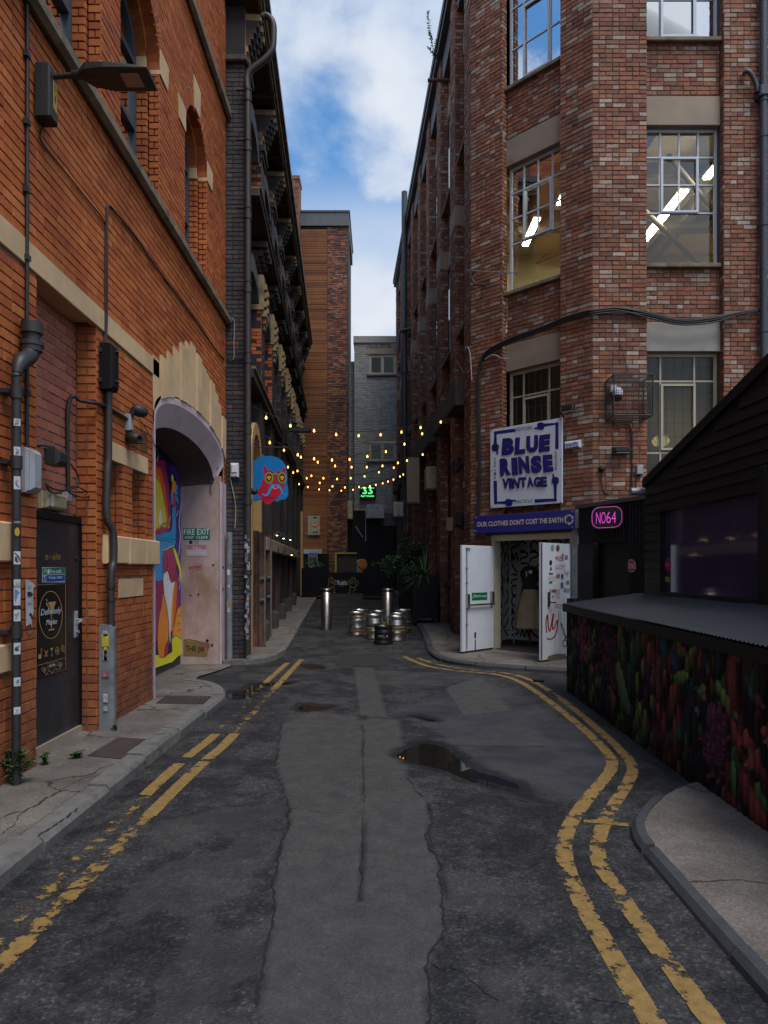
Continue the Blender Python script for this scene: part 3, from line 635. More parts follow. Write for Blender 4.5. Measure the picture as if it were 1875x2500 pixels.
# ---- pavements with kerb stones
def pav_mat():
    m, nt, bs = base_mat('worn_concrete_paving'); n1 = pos_noise(nt, 2.0, 7, 0.65)
    c = ramp(nt, n1, [(0.3, (0.075, 0.063, 0.053)), (0.5, (0.125, 0.109, 0.094)), (0.72, (0.19, 0.17, 0.147))])
    g = N(nt, 'ShaderNodeNewGeometry'); vo = N(nt, 'ShaderNodeTexVoronoi'); vo.inputs['Scale'].default_value = 110; L(nt, g.outputs['Position'], vo.inputs['Vector']); sepc = N(nt, 'ShaderNodeSeparateColor'); L(nt, vo.outputs['Color'], sepc.inputs[0])
    c = mixc(nt, 0.7, c, ramp(nt, sepc.outputs[0], [(0, grey(0.7)), (0.6, grey(1.0)), (0.95, grey(1.5))]), 'MULTIPLY')
    mo = ramp(nt, pos_noise(nt, 1.3, 6, 0.7), [(0.60, grey(0)), (0.72, grey(0.55))]); c = mixc(nt, mo, c, (0.055, 0.06, 0.03))
    ve = N(nt, 'ShaderNodeTexVoronoi', feature='DISTANCE_TO_EDGE'); ve.inputs['Scale'].default_value = 0.75; mp = N(nt, 'ShaderNodeMapping'); L(nt, g.outputs['Position'], mp.inputs[0])
    nn = N(nt, 'ShaderNodeTexNoise'); nn.inputs['Scale'].default_value = 3; nn.inputs['Detail'].default_value = 5; L(nt, g.outputs['Position'], nn.inputs['Vector']); wv = N(nt, 'ShaderNodeVectorMath', operation='MULTIPLY_ADD'); L(nt, nn.outputs['Color'], wv.inputs[0]); wv.inputs[1].default_value = (0.5, 0.5, 0.5); L(nt, mp.outputs[0], wv.inputs[2]); L(nt, wv.outputs[0], ve.inputs['Vector'])
    ck = ramp(nt, ve.outputs['Distance'], [(0.004, grey(1)), (0.010, grey(0))]); c = mixc(nt, ck, c, (0.022, 0.022, 0.018))
    L(nt, c, bs.inputs['Base Color']); bs.inputs['Roughness'].default_value = 0.85; bump(nt, bs, pos_noise(nt, 100, 4), 0.5, 0.006); return m
MAT['pavement'] = pav_mat()
KERB = M('granite_kerb', (0.135, 0.13, 0.12), 0.8, var=0.25, scale=12, bmp=0.5, bscale=70, dirt=(0.05, 0.05, 0.045), dscale=5, dthr=(0.52, 0.75))
KERBD = M('dark_kerb', (0.045, 0.048, 0.053), 0.75, var=0.25, scale=12, bmp=0.5, bscale=70)
def offset_path(path, w):
    out = []
    for i, p in enumerate(path):
        a = Vector(path[max(i-1, 0)]); b = Vector(path[min(i+1, len(path)-1)]); t = (b-a).normalized(); out.append((p[0]-t.y*w, p[1]+t.x*w))
    return out
def kerb_run(path, w, h, parent, mat, length=0.9, side=1):
    """stones laid end to end; path is the road edge, side says on which hand the pavement lies"""
    P = [Vector((x, y)) for x, y in path]; seg = []
    fine = []
    for a, b in zip(P, P[1:]):
        k = max(1, int((b-a).length/0.06)); fine += [a+(b-a)*i/k for i in range(k)]
    fine.append(P[-1]); cur = [fine[0]]; acc = 0; ln = length*random.uniform(0.85, 1.1)
    for a, b in zip(fine, fine[1:]):
        acc += (b-a).length; cur.append(b)
        if acc > ln: seg.append(cur); cur = [b]; acc = 0; ln = length*random.uniform(0.85, 1.1)
    if len(cur) > 2: seg.append(cur)
    for s in seg:
        mb = MB(); n = len(s); dz = random.uniform(-0.012, 0.010); sh = random.uniform(-0.012, 0.012); prof = []
        for i, p in enumerate(s):
            t = (s[min(i+1, n-1)]-s[max(i-1, 0)]).normalized(); nn = Vector((-t.y, t.x))*side; z = rise(p.y)
            q = p + (t*0.013 if i == 0 else (-t*0.013 if i == n-1 else t*0))
            for o, zz in ((0.0, -0.02), (0.006, h-0.03), (0.03, h), (w-0.005, h+0.004), (w-0.004, -0.02)):
                r = q+nn*(o+(sh if zz > 0 else 0)); prof.append((r.x, r.y, z+zz+(dz if zz > 0 else 0)))
        F = [(i*5+j, i*5+j+1, (i+1)*5+j+1, (i+1)*5+j) for i in range(n-1) for j in range(4)]+[(0, 1, 2, 3, 4), tuple(range((n-1)*5+4, (n-1)*5-1, -1))]
        mb.add(prof, F); mb.build('kerb_stone', mat, parent)
def slab(name, outline, h):
    """pavement surface from an outline, draped over the climbing lane"""
    import bmesh
    bm = bmesh.new(); vs = [bm.verts.new((x, y, 0)) for x, y in outline]; bm.faces.new(vs)
    ys = [p[1] for p in outline]
    for k in range(1, int(max(ys)-min(ys))+1):
        bmesh.ops.bisect_plane(bm, geom=bm.verts[:]+bm.edges[:]+bm.faces[:], plane_co=(0, min(ys)+k, 0), plane_no=(0, 1, 0))
    for v in bm.verts: v.co.z = h+rise(v.co.y)
    me = bpy.data.meshes.new(name); bm.to_mesh(me); bm.free(); return setp(link(name, me, MAT['pavement']), kind='structure')
kL = [(-1.87, 0.5), (-1.88, 3.46), (-1.87, 5.4), (-1.86, 6.94), (-1.85, 8.2), (-1.88, 8.55), (-1.98, 8.9), (-2.15, 9.2), (-2.35, 9.42), (-2.62, 9.6)]
kLf = [(v.x, v.y) for v in smooth_path([(x, y, 0) for x, y in kL], 4)]
pav_left = slab('pavement_left', offset_path(kLf, 0.15)+[(-2.9, 9.6), (-2.9, 0.5)], 0.1)
kerb_run(kLf, 0.165, 0.105, pav_left, KERB, 0.86, 1)
k2 = [(-2.62, 11.72), (-2.3, 11.74), (-2.08, 11.95), (-1.95, 12.3), (-1.92, 12.9)]+[(-1.90-0.0485*(y-12.8), y) for y in range(14, 33)]
pav2 = slab('pavement_far_left', offset_path(k2, -0.14)+[(-4.2, 32), (-3.2, 11.72)], 0.075)
kerb_run(k2, 0.15, 0.08, pav2, KERB, 0.9, -1)
slab('recess_floor', [(-3.4, 9.55), (-2.55, 9.55), (-2.66, 10.2), (-2.5, 10.8), (-2.42, 11.3), (-2.48, 11.7), (-2.62, 11.74), (-3.4, 11.76)], 0.03)
k3 = [(0.55, 32), (0.75, 27), (0.90, 22), (0.96, 18), (0.97, 15.5), (0.93, 14.2), (0.93, 13.2), (1.0, 12.3), (1.15, 11.8), (1.43, 11.4), (1.85, 11.1), (2.4, 10.8), (2.85, 10.6), (3.4, 10.4)]
k3f = [(v.x, v.y) for v in smooth_path([(x, y, 0) for x, y in k3], 3)]
pav3 = slab('pavement_right', offset_path(k3f, 0.13)+[(6, 10.5), (6, 12.2), (3.3, 12.6), (2.3, 13.6), (2.1, 16), (1.9, 32)], 0.075)
kerb_run(k3f, 0.14, 0.08, pav3, KERBD, 0.9, 1)
k4 = [(2.26, 5.12), (2.05, 4.96), (1.86, 4.76), (1.68, 4.52), (1.54, 4.27), (1.47, 4.0), (1.45, 3.6), (1.43, 3.0), (1.42, 2.4), (1.42, 0.5)]
k4f = [(v.x, v.y) for v in smooth_path([(x, y, 0) for x, y in k4], 3)]
pav4 = slab('pavement_near_right', offset_path(k4f, 0.075)+[(2.9, 0.5), (2.9, 5.12)], 0.058)
kerb_run(k4f[6:], 0.085, 0.062, pav4, KERBD, 0.95, 1)
for i, (zf_, l, w) in enumerate(((z2, [(0, 865), (80, 800), (100, 770), (220, 690), (355, 620), (450, 600), (520, 590)], 0.010), (z2, [(0, 950), (130, 890), (260, 800), (330, 745)], 0.012), (z2, [(560, 585), (640, 530), (700, 480)], 0.012))):
    crack([gnd(*zf_(*p), dz=0.1) for p in l], w, 40+i, 0.1015, 0.015).build('crack', CRK, pav_left)
# covers and gratings
def cover(name, pts, z, mat, label, ribs=0):
    o = MB().prism(WORLD, pts, z-0.05, z).build(name, mat); setp(o, label, 'manhole cover')
    if ribs:
        (x0, y0), (x1, y1), (x2, y2), (x3, y3) = pts
        for i in range(ribs):
            t0, t1 = (i+0.2)/ribs, (i+0.75)/ribs
            q = [(x0+(x1-x0)*t0, y0+(y1-y0)*t0), (x0+(x1-x0)*t1, y0+(y1-y0)*t1), (x3+(x2-x3)*t1, y3+(y2-y3)*t1), (x3+(x2-x3)*t0, y3+(y2-y3)*t0)]
            MB().prism(WORLD, q, z, z+0.006).build('rib', mat, o)
    return o
CI = M('rusty_cast_iron_cover', (0.055, 0.038, 0.036), 0.7, metal=0.2, var=0.35, bmp=0.6, bscale=120)
zl = zoomer(0, 1150, 600/1659)
q = [gnd(*zl(*p), dz=0.1) for p in ((590, 1925), (905, 1955), (1095, 1820), (800, 1800))]
cover('manhole_cover', q, 0.106, CI, 'flat brown metal inspection cover in the pavement beside the black door')
q = [gnd(*zl(*p), dz=0.1) for p in ((1050, 1570), (1370, 1575), (1425, 1525), (1120, 1520))]
cover('drain_grating', q, 0.106, CI, 'small rusty ribbed grating set in the pavement by the pink arch', 12)
q = [(-0.74, 11.45), (0.16, 11.45), (0.18, 13.15), (-0.72, 13.15)]
cover('drain_grating', q, 0.012, M('dark_ribbed_iron', (0.034, 0.030, 0.030), 0.6, metal=0.2, var=0.3, bmp=0.4), 'large ribbed iron grating in the road in front of the kegs', 16)

# ================================================================== orange brick building, left
B1 = thing('brick_building', 'orange brick building with arched windows and stone bands on the pavement', 'building', (-2.9, 7, 0))
OPS = [('rect', 5.33, 6.46, -1, 3.86), ('rect', 6.72, 7.14, 1.93, 2.67), ('rect', 7.40, 7.82, 1.93, 2.67), ('arch', 8.07, 11.67, -1, 3.42, 0.45),
       ('arch', 5.33, 6.57, 5.91, 7.55, 0.62), ('arch', 7.06, 8.30, 5.91, 7.55, 0.62), ('arch', 9.40, 10.58, 5.91, 7.55, 0.59)]
STN = [('rect', 1.5, 8.27, 3.85, 4.05), ('rect', 6.78, 7.87, 2.67, 2.85), ('rect', 6.60, 8.17, 1.65, 1.93), ('rect', 4.2, 4.99, 1.65, 1.93), ('rect', 4.2, 4.95, 0.88, 1.08), ('rect', 7.0, 7.72, 1.31, 1.50)]
bk = Bricks(); mb = MB(); Y0, Y1, TOP = 1.5, 11.9, 12.6
bk.field(FL, Y0, Y1, 0.08, TOP, OPS+STN, course=0.0765, length=0.232, joint=0.006, depth=0.010, jit=0.0025, headers=0.22)
bk.backing(mb, FL, Y0, Y1, 0.0, TOP, OPS, c=-0.009)
# the end return beside the dark building, above the mural recess
FLE = Frame((-2.62, 11.9, 0), (-1, 0, 0), (0, 1, 0))
mb.build('wall', MAT['orange_mortar'], B1)
# door recess: brick reveal, painted infill, door
FD = Frame((-2.81, 0, 0), (0, 1, 0), (1, 0, 0)); FJ = lambda y, x0: Frame((x0, y, 0), (1, 0, 0), (0, -1, 0))
bk.field(FJ(6.46, -2.81), 0.0, 0.19, 0.08, 3.86, (), course=0.0765, length=0.19, key=0, headers=0.5)
bk.field(FD, 5.20, 6.46, 2.10, 3.86, (), course=0.082, length=0.235, key=1, joint=0.009, headers=0.05)
bk.field(FD, 5.20, 5.60, 0.08, 2.10, (), course=0.082, length=0.235, key=2, joint=0.009, headers=0.05)
mb = MB(); mb.box(FD, 5.1, 6.43, 0.0, 3.9, -0.2, -0.008); mb.build('infill_wall', MAT['pale_mortar'], B1)
MB().box(FL, 6.47, 6.6, 0.0, 3.9, -0.3, -0.02).build('reveal_backing', MAT['orange_mortar'], B1)
mb = MB(); mb.box(FD, 5.58, 6.45, 0.10, 0.16, -0.005, 0.06); mb.build('door_step', MAT['concrete'], B1)
dr = MB().cbox(FD, 5.60, 6.455, 0.16, 2.02, -0.01, 0.035, 0.006).build('door', MAT['door'], B1); dr['label'] = 'scuffed black steel fire door'
mb = MB(); mb.box(FD, 5.56, 6.46, 2.02, 2.08, -0.004, 0.05); mb.box(FD, 6.445, 6.462, 0.16, 2.02, -0.004, 0.055); mb.build('door_frame', MAT['black'], B1)
mb = MB(); mb.cbox(FD, 6.33, 6.385, 0.98, 1.22, 0.035, 0.05, 0.005); mb.tube([FD.p(6.36, 1.14, 0.05), FD.p(6.36, 1.14, 0.09), FD.p(6.34, 1.13, 0.1), FD.p(6.25, 1.12, 0.1)], 0.012, 8); mb.cyl(FD.p(6.36, 1.03, 0.05), FD.p(6.36, 1.03, 0.07), 0.015); mb.build('handle', MAT['greyplastic'], dr)
mb = MB(); mb.cyl(FD.p(6.37, 1.70, 0.035), FD.p(6.37, 1.70, 0.05), 0.02); mb.build('lock', MAT['iron'], dr)
# stone bands
mb = MB()
cuts = [1.5, 3.1, 4.6, 6.62, 8.27]
for x0, x1 in zip(cuts, cuts[1:]): mb = MB(); mb.cbox(FL, x0+0.003, x1-0.003, 3.855, 4.05, -0.05, 0.012, 0.006); mb.build('lintel_stone', MAT['stone'], B1)
pts = [(5.25, 3.99), (5.25, 3.90), (5.29, 3.86), (5.35, 3.86), (6.35, 3.86), (6.43, 3.88), (6.47, 3.92), (6.47, 3.99)]
MB().prism(FL, pts, -0.2, -0.04).build('lintel_stone', MAT['stone'], B1)
for a0, a1, b0, b1, c in ((6.78, 7.30, 2.67, 2.85, 0.008), (7.305, 7.87, 2.67, 2.85, 0.010), (6.60, 7.18, 1.655, 1.93, 0.05), (7.185, 7.70, 1.65, 1.93, 0.052), (7.705, 8.17, 1.652, 1.93, 0.05), (4.2, 4.99, 1.65, 1.93, 0.05), (4.2, 4.95, 0.88, 1.08, 0.03), (7.0, 7.72, 1.31, 1.50, 0.006)):
    MB().cbox(FL, a0, a1, b0, b1, -0.15 if c > 0.02 else -0.02, c, 0.012 if c > 0.02 else 0.003).build('stone_block', MAT['stone'], B1)
# narrow windows
for a0, a1 in ((6.72, 7.14), (7.40, 7.82)):
    for y, x0 in ((a1, -2.80),): bk.field(FJ(y, x0), 0, 0.18, 1.93, 2.67, (), course=0.0765, length=0.18, headers=0.4)
    mb = MB(); mb.box(FL, a0-0.02, a1+0.02, 1.9, 2.7, -0.25, -0.19); w = mb.build('boarded_window', MAT['frame'], B1)
    mb = MB(); mb.box(FL, a0, a0+0.05, 1.93, 2.67, -0.19, -0.17); mb.box(FL, a1-0.05, a1, 1.93, 2.67, -0.19, -0.17); mb.build('window_frame', MAT['greyplastic'], w)
# string courses
for z0, z1, pr, x1 in ((5.77, 5.91, 0.10, 11.98), (9.30, 9.47, 0.09, 11.98)):
    x = 1.5
    while x < x1:
        e = min(x1, x+random.uniform(1.2, 1.6))
        if x1-e < 0.4: e = x1
        prf = [(0, z0+0.02), (pr*0.5, z0), (pr, z0+0.03), (pr, z1-0.03), (pr*0.8, z1), (-0.02, z1+0.02)]
        mb = MB(); P = [FL.p(y, b, c) for y in (x+0.002, e-0.002) for c, b in prf]; n = len(prf)
        mb.add(P, [(i, (i+1) % n, n+(i+1) % n, n+i) for i in range(n)]+[tuple(range(n-1, -1, -1)), tuple(range(n, 2*n))]); mb.build('string_course_stone', MAT['coping'], B1); x = e
# arched windows: stepped brick reveal, ring of gauged brick, imposts, keystone, sash
def arched(a0, a1, b0, sp, ri, key):
    m, h = (a0+a1)/2, (a1-a0)/2; n = 22
    bk.field(FJ(a1, -2.75), 0.0, 0.13, b0, sp, (), course=0.0765, length=0.13, headers=0)
    bk.field(FJ(a1-0.06, -2.88), 0.0, 0.13, b0, sp, (), course=0.0765, length=0.13, headers=0)
    bk.field(Frame((-2.75, a1-0.06, 0), (0, 1, 0), (1, 0, 0)), 0, 0.06, b0, sp, (), course=0.0765, length=0.06, headers=0)
    mb = MB()      # arch soffit, two orders
    for hh, c0, c1 in ((1.0, -0.13, 0.0), (1-0.06/h, -0.26, -0.13)):
        for i in range(n):
            q = [(m-h*hh*math.cos(math.pi*t/n), sp+ri*hh*math.sin(math.pi*t/n)) for t in (i, i+1)]
            mb.add([FL.p(*q[0], c0), FL.p(*q[1], c0), FL.p(*q[1], c1), FL.p(*q[0], c1)], [(0, 1, 2, 3)])
    for i in range(n):
        t0, t1 = math.pi*i/n, math.pi*(i+1)/n; g = 1-0.06/h
        mb.add([FL.p(m-h*k*math.cos(t), sp+ri*k*math.sin(t), -0.13) for k, t in ((1, t0), (1, t1), (g, t1), (g, t0))], [(0, 1, 2, 3)])
    mb.build('arch_soffit', MAT['orange'], B1)
    mb = MB(); nb = 46
    for i in range(nb):
        if key and abs(i-nb/2+0.5) < 4.5: continue
        for r0, r1 in ((1.0, 1.0+0.20/h),):
            t0, t1 = math.pi*(i+0.08)/nb, math.pi*(i+0.92)/nb
            P = [(m-(h*r)*math.cos(t), sp+(ri*r)*math.sin(t)) for r, t in ((r0, t0), (r0, t1), (r1, t1), (r1, t0))]
            mb.prism(FL, P, -0.03, 0.006+random.uniform(-0.002, 0.002))
    o = setp(mb.build('arch_brick_ring', MAT['orange'], B1), kind='stuff')
    ri_ = MB(); 
    for i in range(40):
        q = [(m-(h+0.205)*math.cos(math.pi*t/40), sp+(ri+0.205)*math.sin(math.pi*t/40)) for t in (i, i+1)]; w = [(m-(h+0.217)*math.cos(math.pi*t/40), sp+(ri+0.217)*math.sin(math.pi*t/40)) for t in (i, i+1)]
        ri_.poly(FL, [q[0], q[1], w[1], w[0]], 0.0075)
    ri_.build('arch_joint', MAT['pale_mortar'], B1)
    for s in (-1, 1):
        x = m+s*h; p = [(x, 7.50), (x+s*0.30, 7.50), (x+s*0.34, 7.80), (x, 7.80)]
        MB().prism(FL, p if s > 0 else p[::-1], -0.13, 0.014).build('impost_stone', MAT['stone'], B1)
        MB().box(Frame((-2.88, x-s*0.06, 0), (1, 0, 0), (0, -s, 0)), 0, 0.13, 7.50, 7.76, -0.02, 0.012).build('impost_stone', MAT['stone'], B1)
    if key: MB().prism(FL, [(m-0.13, sp+ri), (m+0.13, sp+ri), (m+0.19, sp+ri+0.42), (m-0.19, sp+ri+0.42)], -0.05, 0.018).build('keystone', MAT['stone'], B1)
    # sash
    mb = MB(); c0, c1 = -0.33, -0.25; g = 1-0.06/h
    xs0, xs1 = a0+0.06, a1-0.06
    for x0, x1 in ((xs0, xs0+0.08), (xs1-0.08, xs1), (m-0.03, m+0.03)): mb.box(FL, x0, x1, b0, sp, c0, c1)
    mb.box(FL, xs0+0.08, xs1-0.08, b0, b0+0.1, c0, c1+0.001); mb.box(FL, xs0+0.08, xs1-0.08, (b0+sp)/2, (b0+sp)/2+0.06, c0, c1+0.012); mb.box(FL, xs0+0.08, xs1-0.08, sp-0.03, sp+0.03, c0, c1+0.001)
    for i in range(n):
        t0, t1 = math.pi*i/n, math.pi*(i+1)/n; gi = g-0.08/h
        mb.prism(FL, [(m-h*k*math.cos(t), sp+ri*k*math.sin(t)) for k, t in ((g, t0), (g, t1), (gi, t1), (gi, t0))], c0, c1)
    w = mb.build('arched_window', MAT['frame'], B1)
    for x0, x1 in ((xs0+0.08, m-0.03), (m+0.03, xs1-0.08)):
        for y0, y1 in ((b0+0.1, (b0+sp)/2), ((b0+sp)/2+0.06, sp-0.03)): MB().box(FL, x0, x1, y0, y1, -0.295, -0.29).build('pane', MAT['glassblue'], w)
    MB().poly(FL, [(m-h*gi*math.cos(math.pi*i/n), sp+ri*gi*math.sin(math.pi*i/n)) for i in range(n+1)], -0.29).build('pane', MAT['glassblue'], w)
    MB().box(FL, xs0, xs1, b0, sp+ri, -0.75, -0.7).build('blind', MAT['blueblind'] if a0 < 6 else MAT['darkroom'], w)  # pale blind behind the first window, dark sheet for unlit room shade behind the others
arched(5.33, 6.57, 5.91, 7.55, 0.62, False); arched(7.06, 8.30, 5.91, 7.55, 0.62, False); arched(9.40, 10.58, 5.91, 7.55, 0.59, True)
bk.emit(B1, {0: MAT['orange'], 1: MAT['infill'], 2: MAT['jamb']}, 300)
MB().box(FL, 1.5, 11.89, 4.2, 12.6, -1.0, -0.8).build('inner_wall', MAT['darkroom'], B1)
MB().box(FL, 1.5, 11.9, 12.6, 14.4, -6.0, -0.005).build('upper_wall', MAT['orange'], B1)
MB().box(FL, 1.5, 11.9, 14.4, 14.6, -6.0, 0.25).build('eaves', MAT['coping'], B1)
mb = MB(); mb.box(FL, 11.80, 11.9, 4.0, 12.6, -6, -0.02); mb.box(FL, 11.86, 11.9, 3.3, 4.0, -6, -0.02); mb.build('end_wall', MAT['orange_mortar'], B1)
# ---- pink arch with mural recess
AO = ('arch', 8.07, 11.67, 0, 3.42, 0.45); n = 36
def prof(inset, up, k): # points along an arch from the left foot to the right foot
    a0, a1 = 8.07+inset, 11.67-inset*0.6; m, h = (a0+a1)/2, (a1-a0)/2; s = 3.42-up
    return [(a0, 0.0)]+[(m-h*math.cos(math.pi*i/n), s+k*math.sin(math.pi*i/n)**0.85) for i in range(n+1)]+[(a1, 0.0)]
P0, P1, P2 = prof(0, 0, 0.45), prof(0.05, 0.10, 0.45), prof(0.19, 0.40, 0.48)
mb = MB()
for A, Bp, c0, c1 in ((P0, P1, 0.012, 0.012), (P1, P2, 0.012, -0.13)):
    for i in range(len(A)-(2 if c1 < 0 else 1)): mb.add([FL.p(*A[i], c0), FL.p(*A[i+1], c0), FL.p(*Bp[i+1], c1), FL.p(*Bp[i], c1)], [(0, 1, 2, 3)], True)
mb.build('arch_surround', MAT['pink'], B1)
mb = MB()
for i in range(1, len(P2)-2): mb.add([FL.p(*P2[i], -0.13), FL.p(*P2[i+1], -0.13), FL.p(P2[i+1][0], P2[i+1][1]-0.05, -0.68), FL.p(P2[i][0], P2[i][1]-0.05, -0.68)], [(0, 1, 2, 3)], True)
mb.build('arch_vault', MAT['vaultbrown'], B1)
FM = Frame((-3.30, 0, 0), (0, 1, 0), (1, 0, 0))       # mural wall
mb = MB(); mb.box(FL, 8.2, 11.8, 0, 4.0, -0.85, -0.682); mb.build('mural_wall', MAT['darkroom'], B1)
FP = Frame((-3.30, 11.56, 0), (1, 0, 0), (0, -1, 0))   # pink reveal facing the street
mb = MB(); mb.box(FP, 0.0, 0.665, 0.0, 3.15, -0.12, 0.0); mb.build('pink_reveal', MAT['pink_dirty'], B1)
mb = MB(); mb.box(FL, 11.54, 11.9, 0.0, 3.05, -0.02, 0.006); mb.build('pink_reveal', MAT['pink'], B1)
# fan of stone slabs over the arch
tops = [4.06, 4.14, 4.27, 4.42, 4.55, 4.66, 4.74, 4.66, 4.60, 4.56, 4.50, 4.40, 4.28, 4.12]
for i, tz in enumerate(tops):
    y0 = 8.07+(11.76-8.07)*i/14; y1 = 8.07+(11.76-8.07)*(i+1)/14
    lean = (i-6.5)*0.006
    lo = lambda y: min(arch_top(AO, min(max(y, 8.075), 11.665)), 3.88)-0.01
    MB().prism(FL, [(y0+0.007, lo(y0)), (y1-0.007, lo(y1)), (y1-0.007+lean, tz), (y0+0.007+lean, tz+0.02)], -0.02, 0.012+0.011*((i*2) % 3)).build('voussoir', MAT['stone'], B1)
# ================================================================== dark building beyond, left
B2 = thing('dark_brick_building', 'tall dark brick building with bracketed cornice lining the left of the lane', 'building', (-3.4, 20, 0))
bk = Bricks(); L2 = 18.45; END = 18.45
PIL = [(0.0, 0.62)]+[(2.5+2.25*k, 2.5+2.25*k+0.62) for k in range(7)]+[(18.0, 18.45)]
RD = -0.22                                    # plane of the wall between the pilasters
Z1, Z2, Z3 = 5.2, 8.4, 10.4                   # string courses and capitals
ops = []; bays = [(PIL[i][1], PIL[i+1][0]) for i in range(len(PIL)-1)]
for i, (a0, a1) in enumerate(bays):
    m = (a0+a1)/2; w = min(0.6, (a1-a0)/2-0.12)
    ops += [('arch', m-w, m+w, 8.75, 9.9, 0.22), ('arch', m-w, m+w, 5.5, 7.05, 0.25)]
    if i == 0: ops.append(('arch', m-0.62, m+0.62, -1, 3.6, 0.62))
    else: ops.append(('rect', m-0.68, m+0.68, 2.5, 4.4))
wall = MB()
FW2 = Frame(F2.p(0, 0, RD), F2.u, F2.n)
bk.field(FW2, 0.0, END, Z1, 11.3, ops, course=0.078, length=0.232, joint=0.007, key=0)
bk.field(FW2, 0.0, END, 0.0, Z1, ops, course=0.085, length=0.24, joint=0.008, key=1)
bk.backing(wall, FW2, 0.0, END, -0.1, 11.35, ops, c=-0.010)
wall.build('wall', MAT['blue_mortar'], B2)
F2P = Frame((-4.2, 11.92, 0), (1, 0, 0), (0, -1, 0))       # near pier, face to the street
bk.field(F2P, 0.9, 1.895, 0.0, 10.25, (), course=0.0775, length=0.225, joint=0.007, key=2, headers=0.35)
mb = MB(); mb.box(F2P, 0.0, 1.89, -0.1, 11.3, -0.2, -0.010); mb.box(F2, -0.02, 0.62, -0.1, 10.3, -0.5, -0.011); mb.build('corner_pier', MAT['blue_mortar'], B2)
bk.field(F2, -0.06, 0.62, 0.0, 10.25, (), course=0.0775, length=0.225, joint=0.007, key=2)
for k, (a0, a1) in enumerate(PIL):
    if k == 0: continue
    for z0, z1, ky in ((0, 2.55, 3), (2.55, Z1, 3), (Z1+0.1, 7.0, 0 if k < 3 else 2), (8.55, Z3-0.1, 0 if k == 1 else 2)):
        mb = MB(); mb.box(F2, a0, a1, z0, z1, RD-0.01, -0.012); mb.build('pilaster', MAT['blue_mortar'] if ky != 3 else MAT['streak'], B2)
        fn = Frame(F2.p(a0, 0, RD), F2.n, -F2.u)
        if ky != 3:
            bk.field(F2, a0, a1, z0, z1, (), course=0.078, length=0.225, key=2, joint=0.007); bk.field(fn, 0, -RD, z0, z1, (), course=0.078, length=0.22, key=ky, joint=0.007)
def strip(name, z0, z1, c0, c1, mat, a0=0.66, a1=END, n=8):
    for i in range(n):
        x0, x1 = a0+(a1-a0)*i/n, a0+(a1-a0)*(i+1)/n
        MB().cbox(F2, x0+0.003, x1-0.003, z0, z1, c0, c1, 0.012).build(name, mat, B2)
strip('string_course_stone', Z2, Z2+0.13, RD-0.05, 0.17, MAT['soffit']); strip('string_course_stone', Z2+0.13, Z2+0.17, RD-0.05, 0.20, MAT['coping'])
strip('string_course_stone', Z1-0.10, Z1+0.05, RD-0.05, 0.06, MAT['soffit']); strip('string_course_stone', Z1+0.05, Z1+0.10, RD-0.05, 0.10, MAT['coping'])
for k, (a0, a1) in enumerate(PIL):
    # capital under the eaves, cream springers, stepped brackets
    MB().cbox(F2, a0-0.06, a1+0.06, Z3-0.12, Z3, RD, 0.07, 0.02).build('capital', MAT['darkstone'], B2)
    MB().cbox(F2, a0-0.02, a1+0.02, Z3-0.24, Z3-0.12, RD, 0.03, 0.01).build('capital', MAT['darkstone'], B2)
    MB().cbox(F2, a0, a1, Z3, Z3+0.3, RD, 0.02, 0.01).build('springer_stone', MAT['stone2'], B2)
    for q in (0.0, 0.5, 1.0):
        x = a0+(a1-a0-0.13)*q
        for s in range(6):
            z = Z3+0.12+0.11*s; pr = 0.05+0.045*s
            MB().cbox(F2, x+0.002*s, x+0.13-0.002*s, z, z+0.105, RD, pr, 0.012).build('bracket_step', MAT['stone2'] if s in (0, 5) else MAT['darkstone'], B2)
    if k:
        # cream capital of the first floor with carved lower tiers
        MB().cbox(F2, a0-0.03, a1+0.03, 7.0, 7.72, RD, 0.045, 0.015).build('capital_stone', MAT['stone2'], B2)
        for s in range(3):
            MB().cbox(F2, a0+0.06+0.06*s, a1-0.06-0.06*s, 6.88-0.12*s, 7.0-0.12*s+0.002, RD, 0.09-0.02*s, 0.02).build('capital_step', MAT['stone2'], B2)
            MB().cbox(F2, a0+0.05, a0+0.2, 7.08+0.18*s, 7.2+0.18*s, 0.04, 0.10, 0.015).build('capital_step', MAT['stone2'], B2)
            MB().cbox(F2, a1-0.2, a1-0.05, 7.08+0.18*s, 7.2+0.18*s, 0.04, 0.10, 0.015).build('capital_step', MAT['stone2'], B2)
        for i in range(3):
            for j in range(4): MB().box(F2, a0-0.2+0.26*j+0.08*(i % 2), a0-0.09+0.26*j+0.08*(i % 2), 7.92+0.15*i, 8.04+0.15*i, RD, RD+0.16+0.1*i).build('dogtooth_brick', MAT['darkstone'], B2)
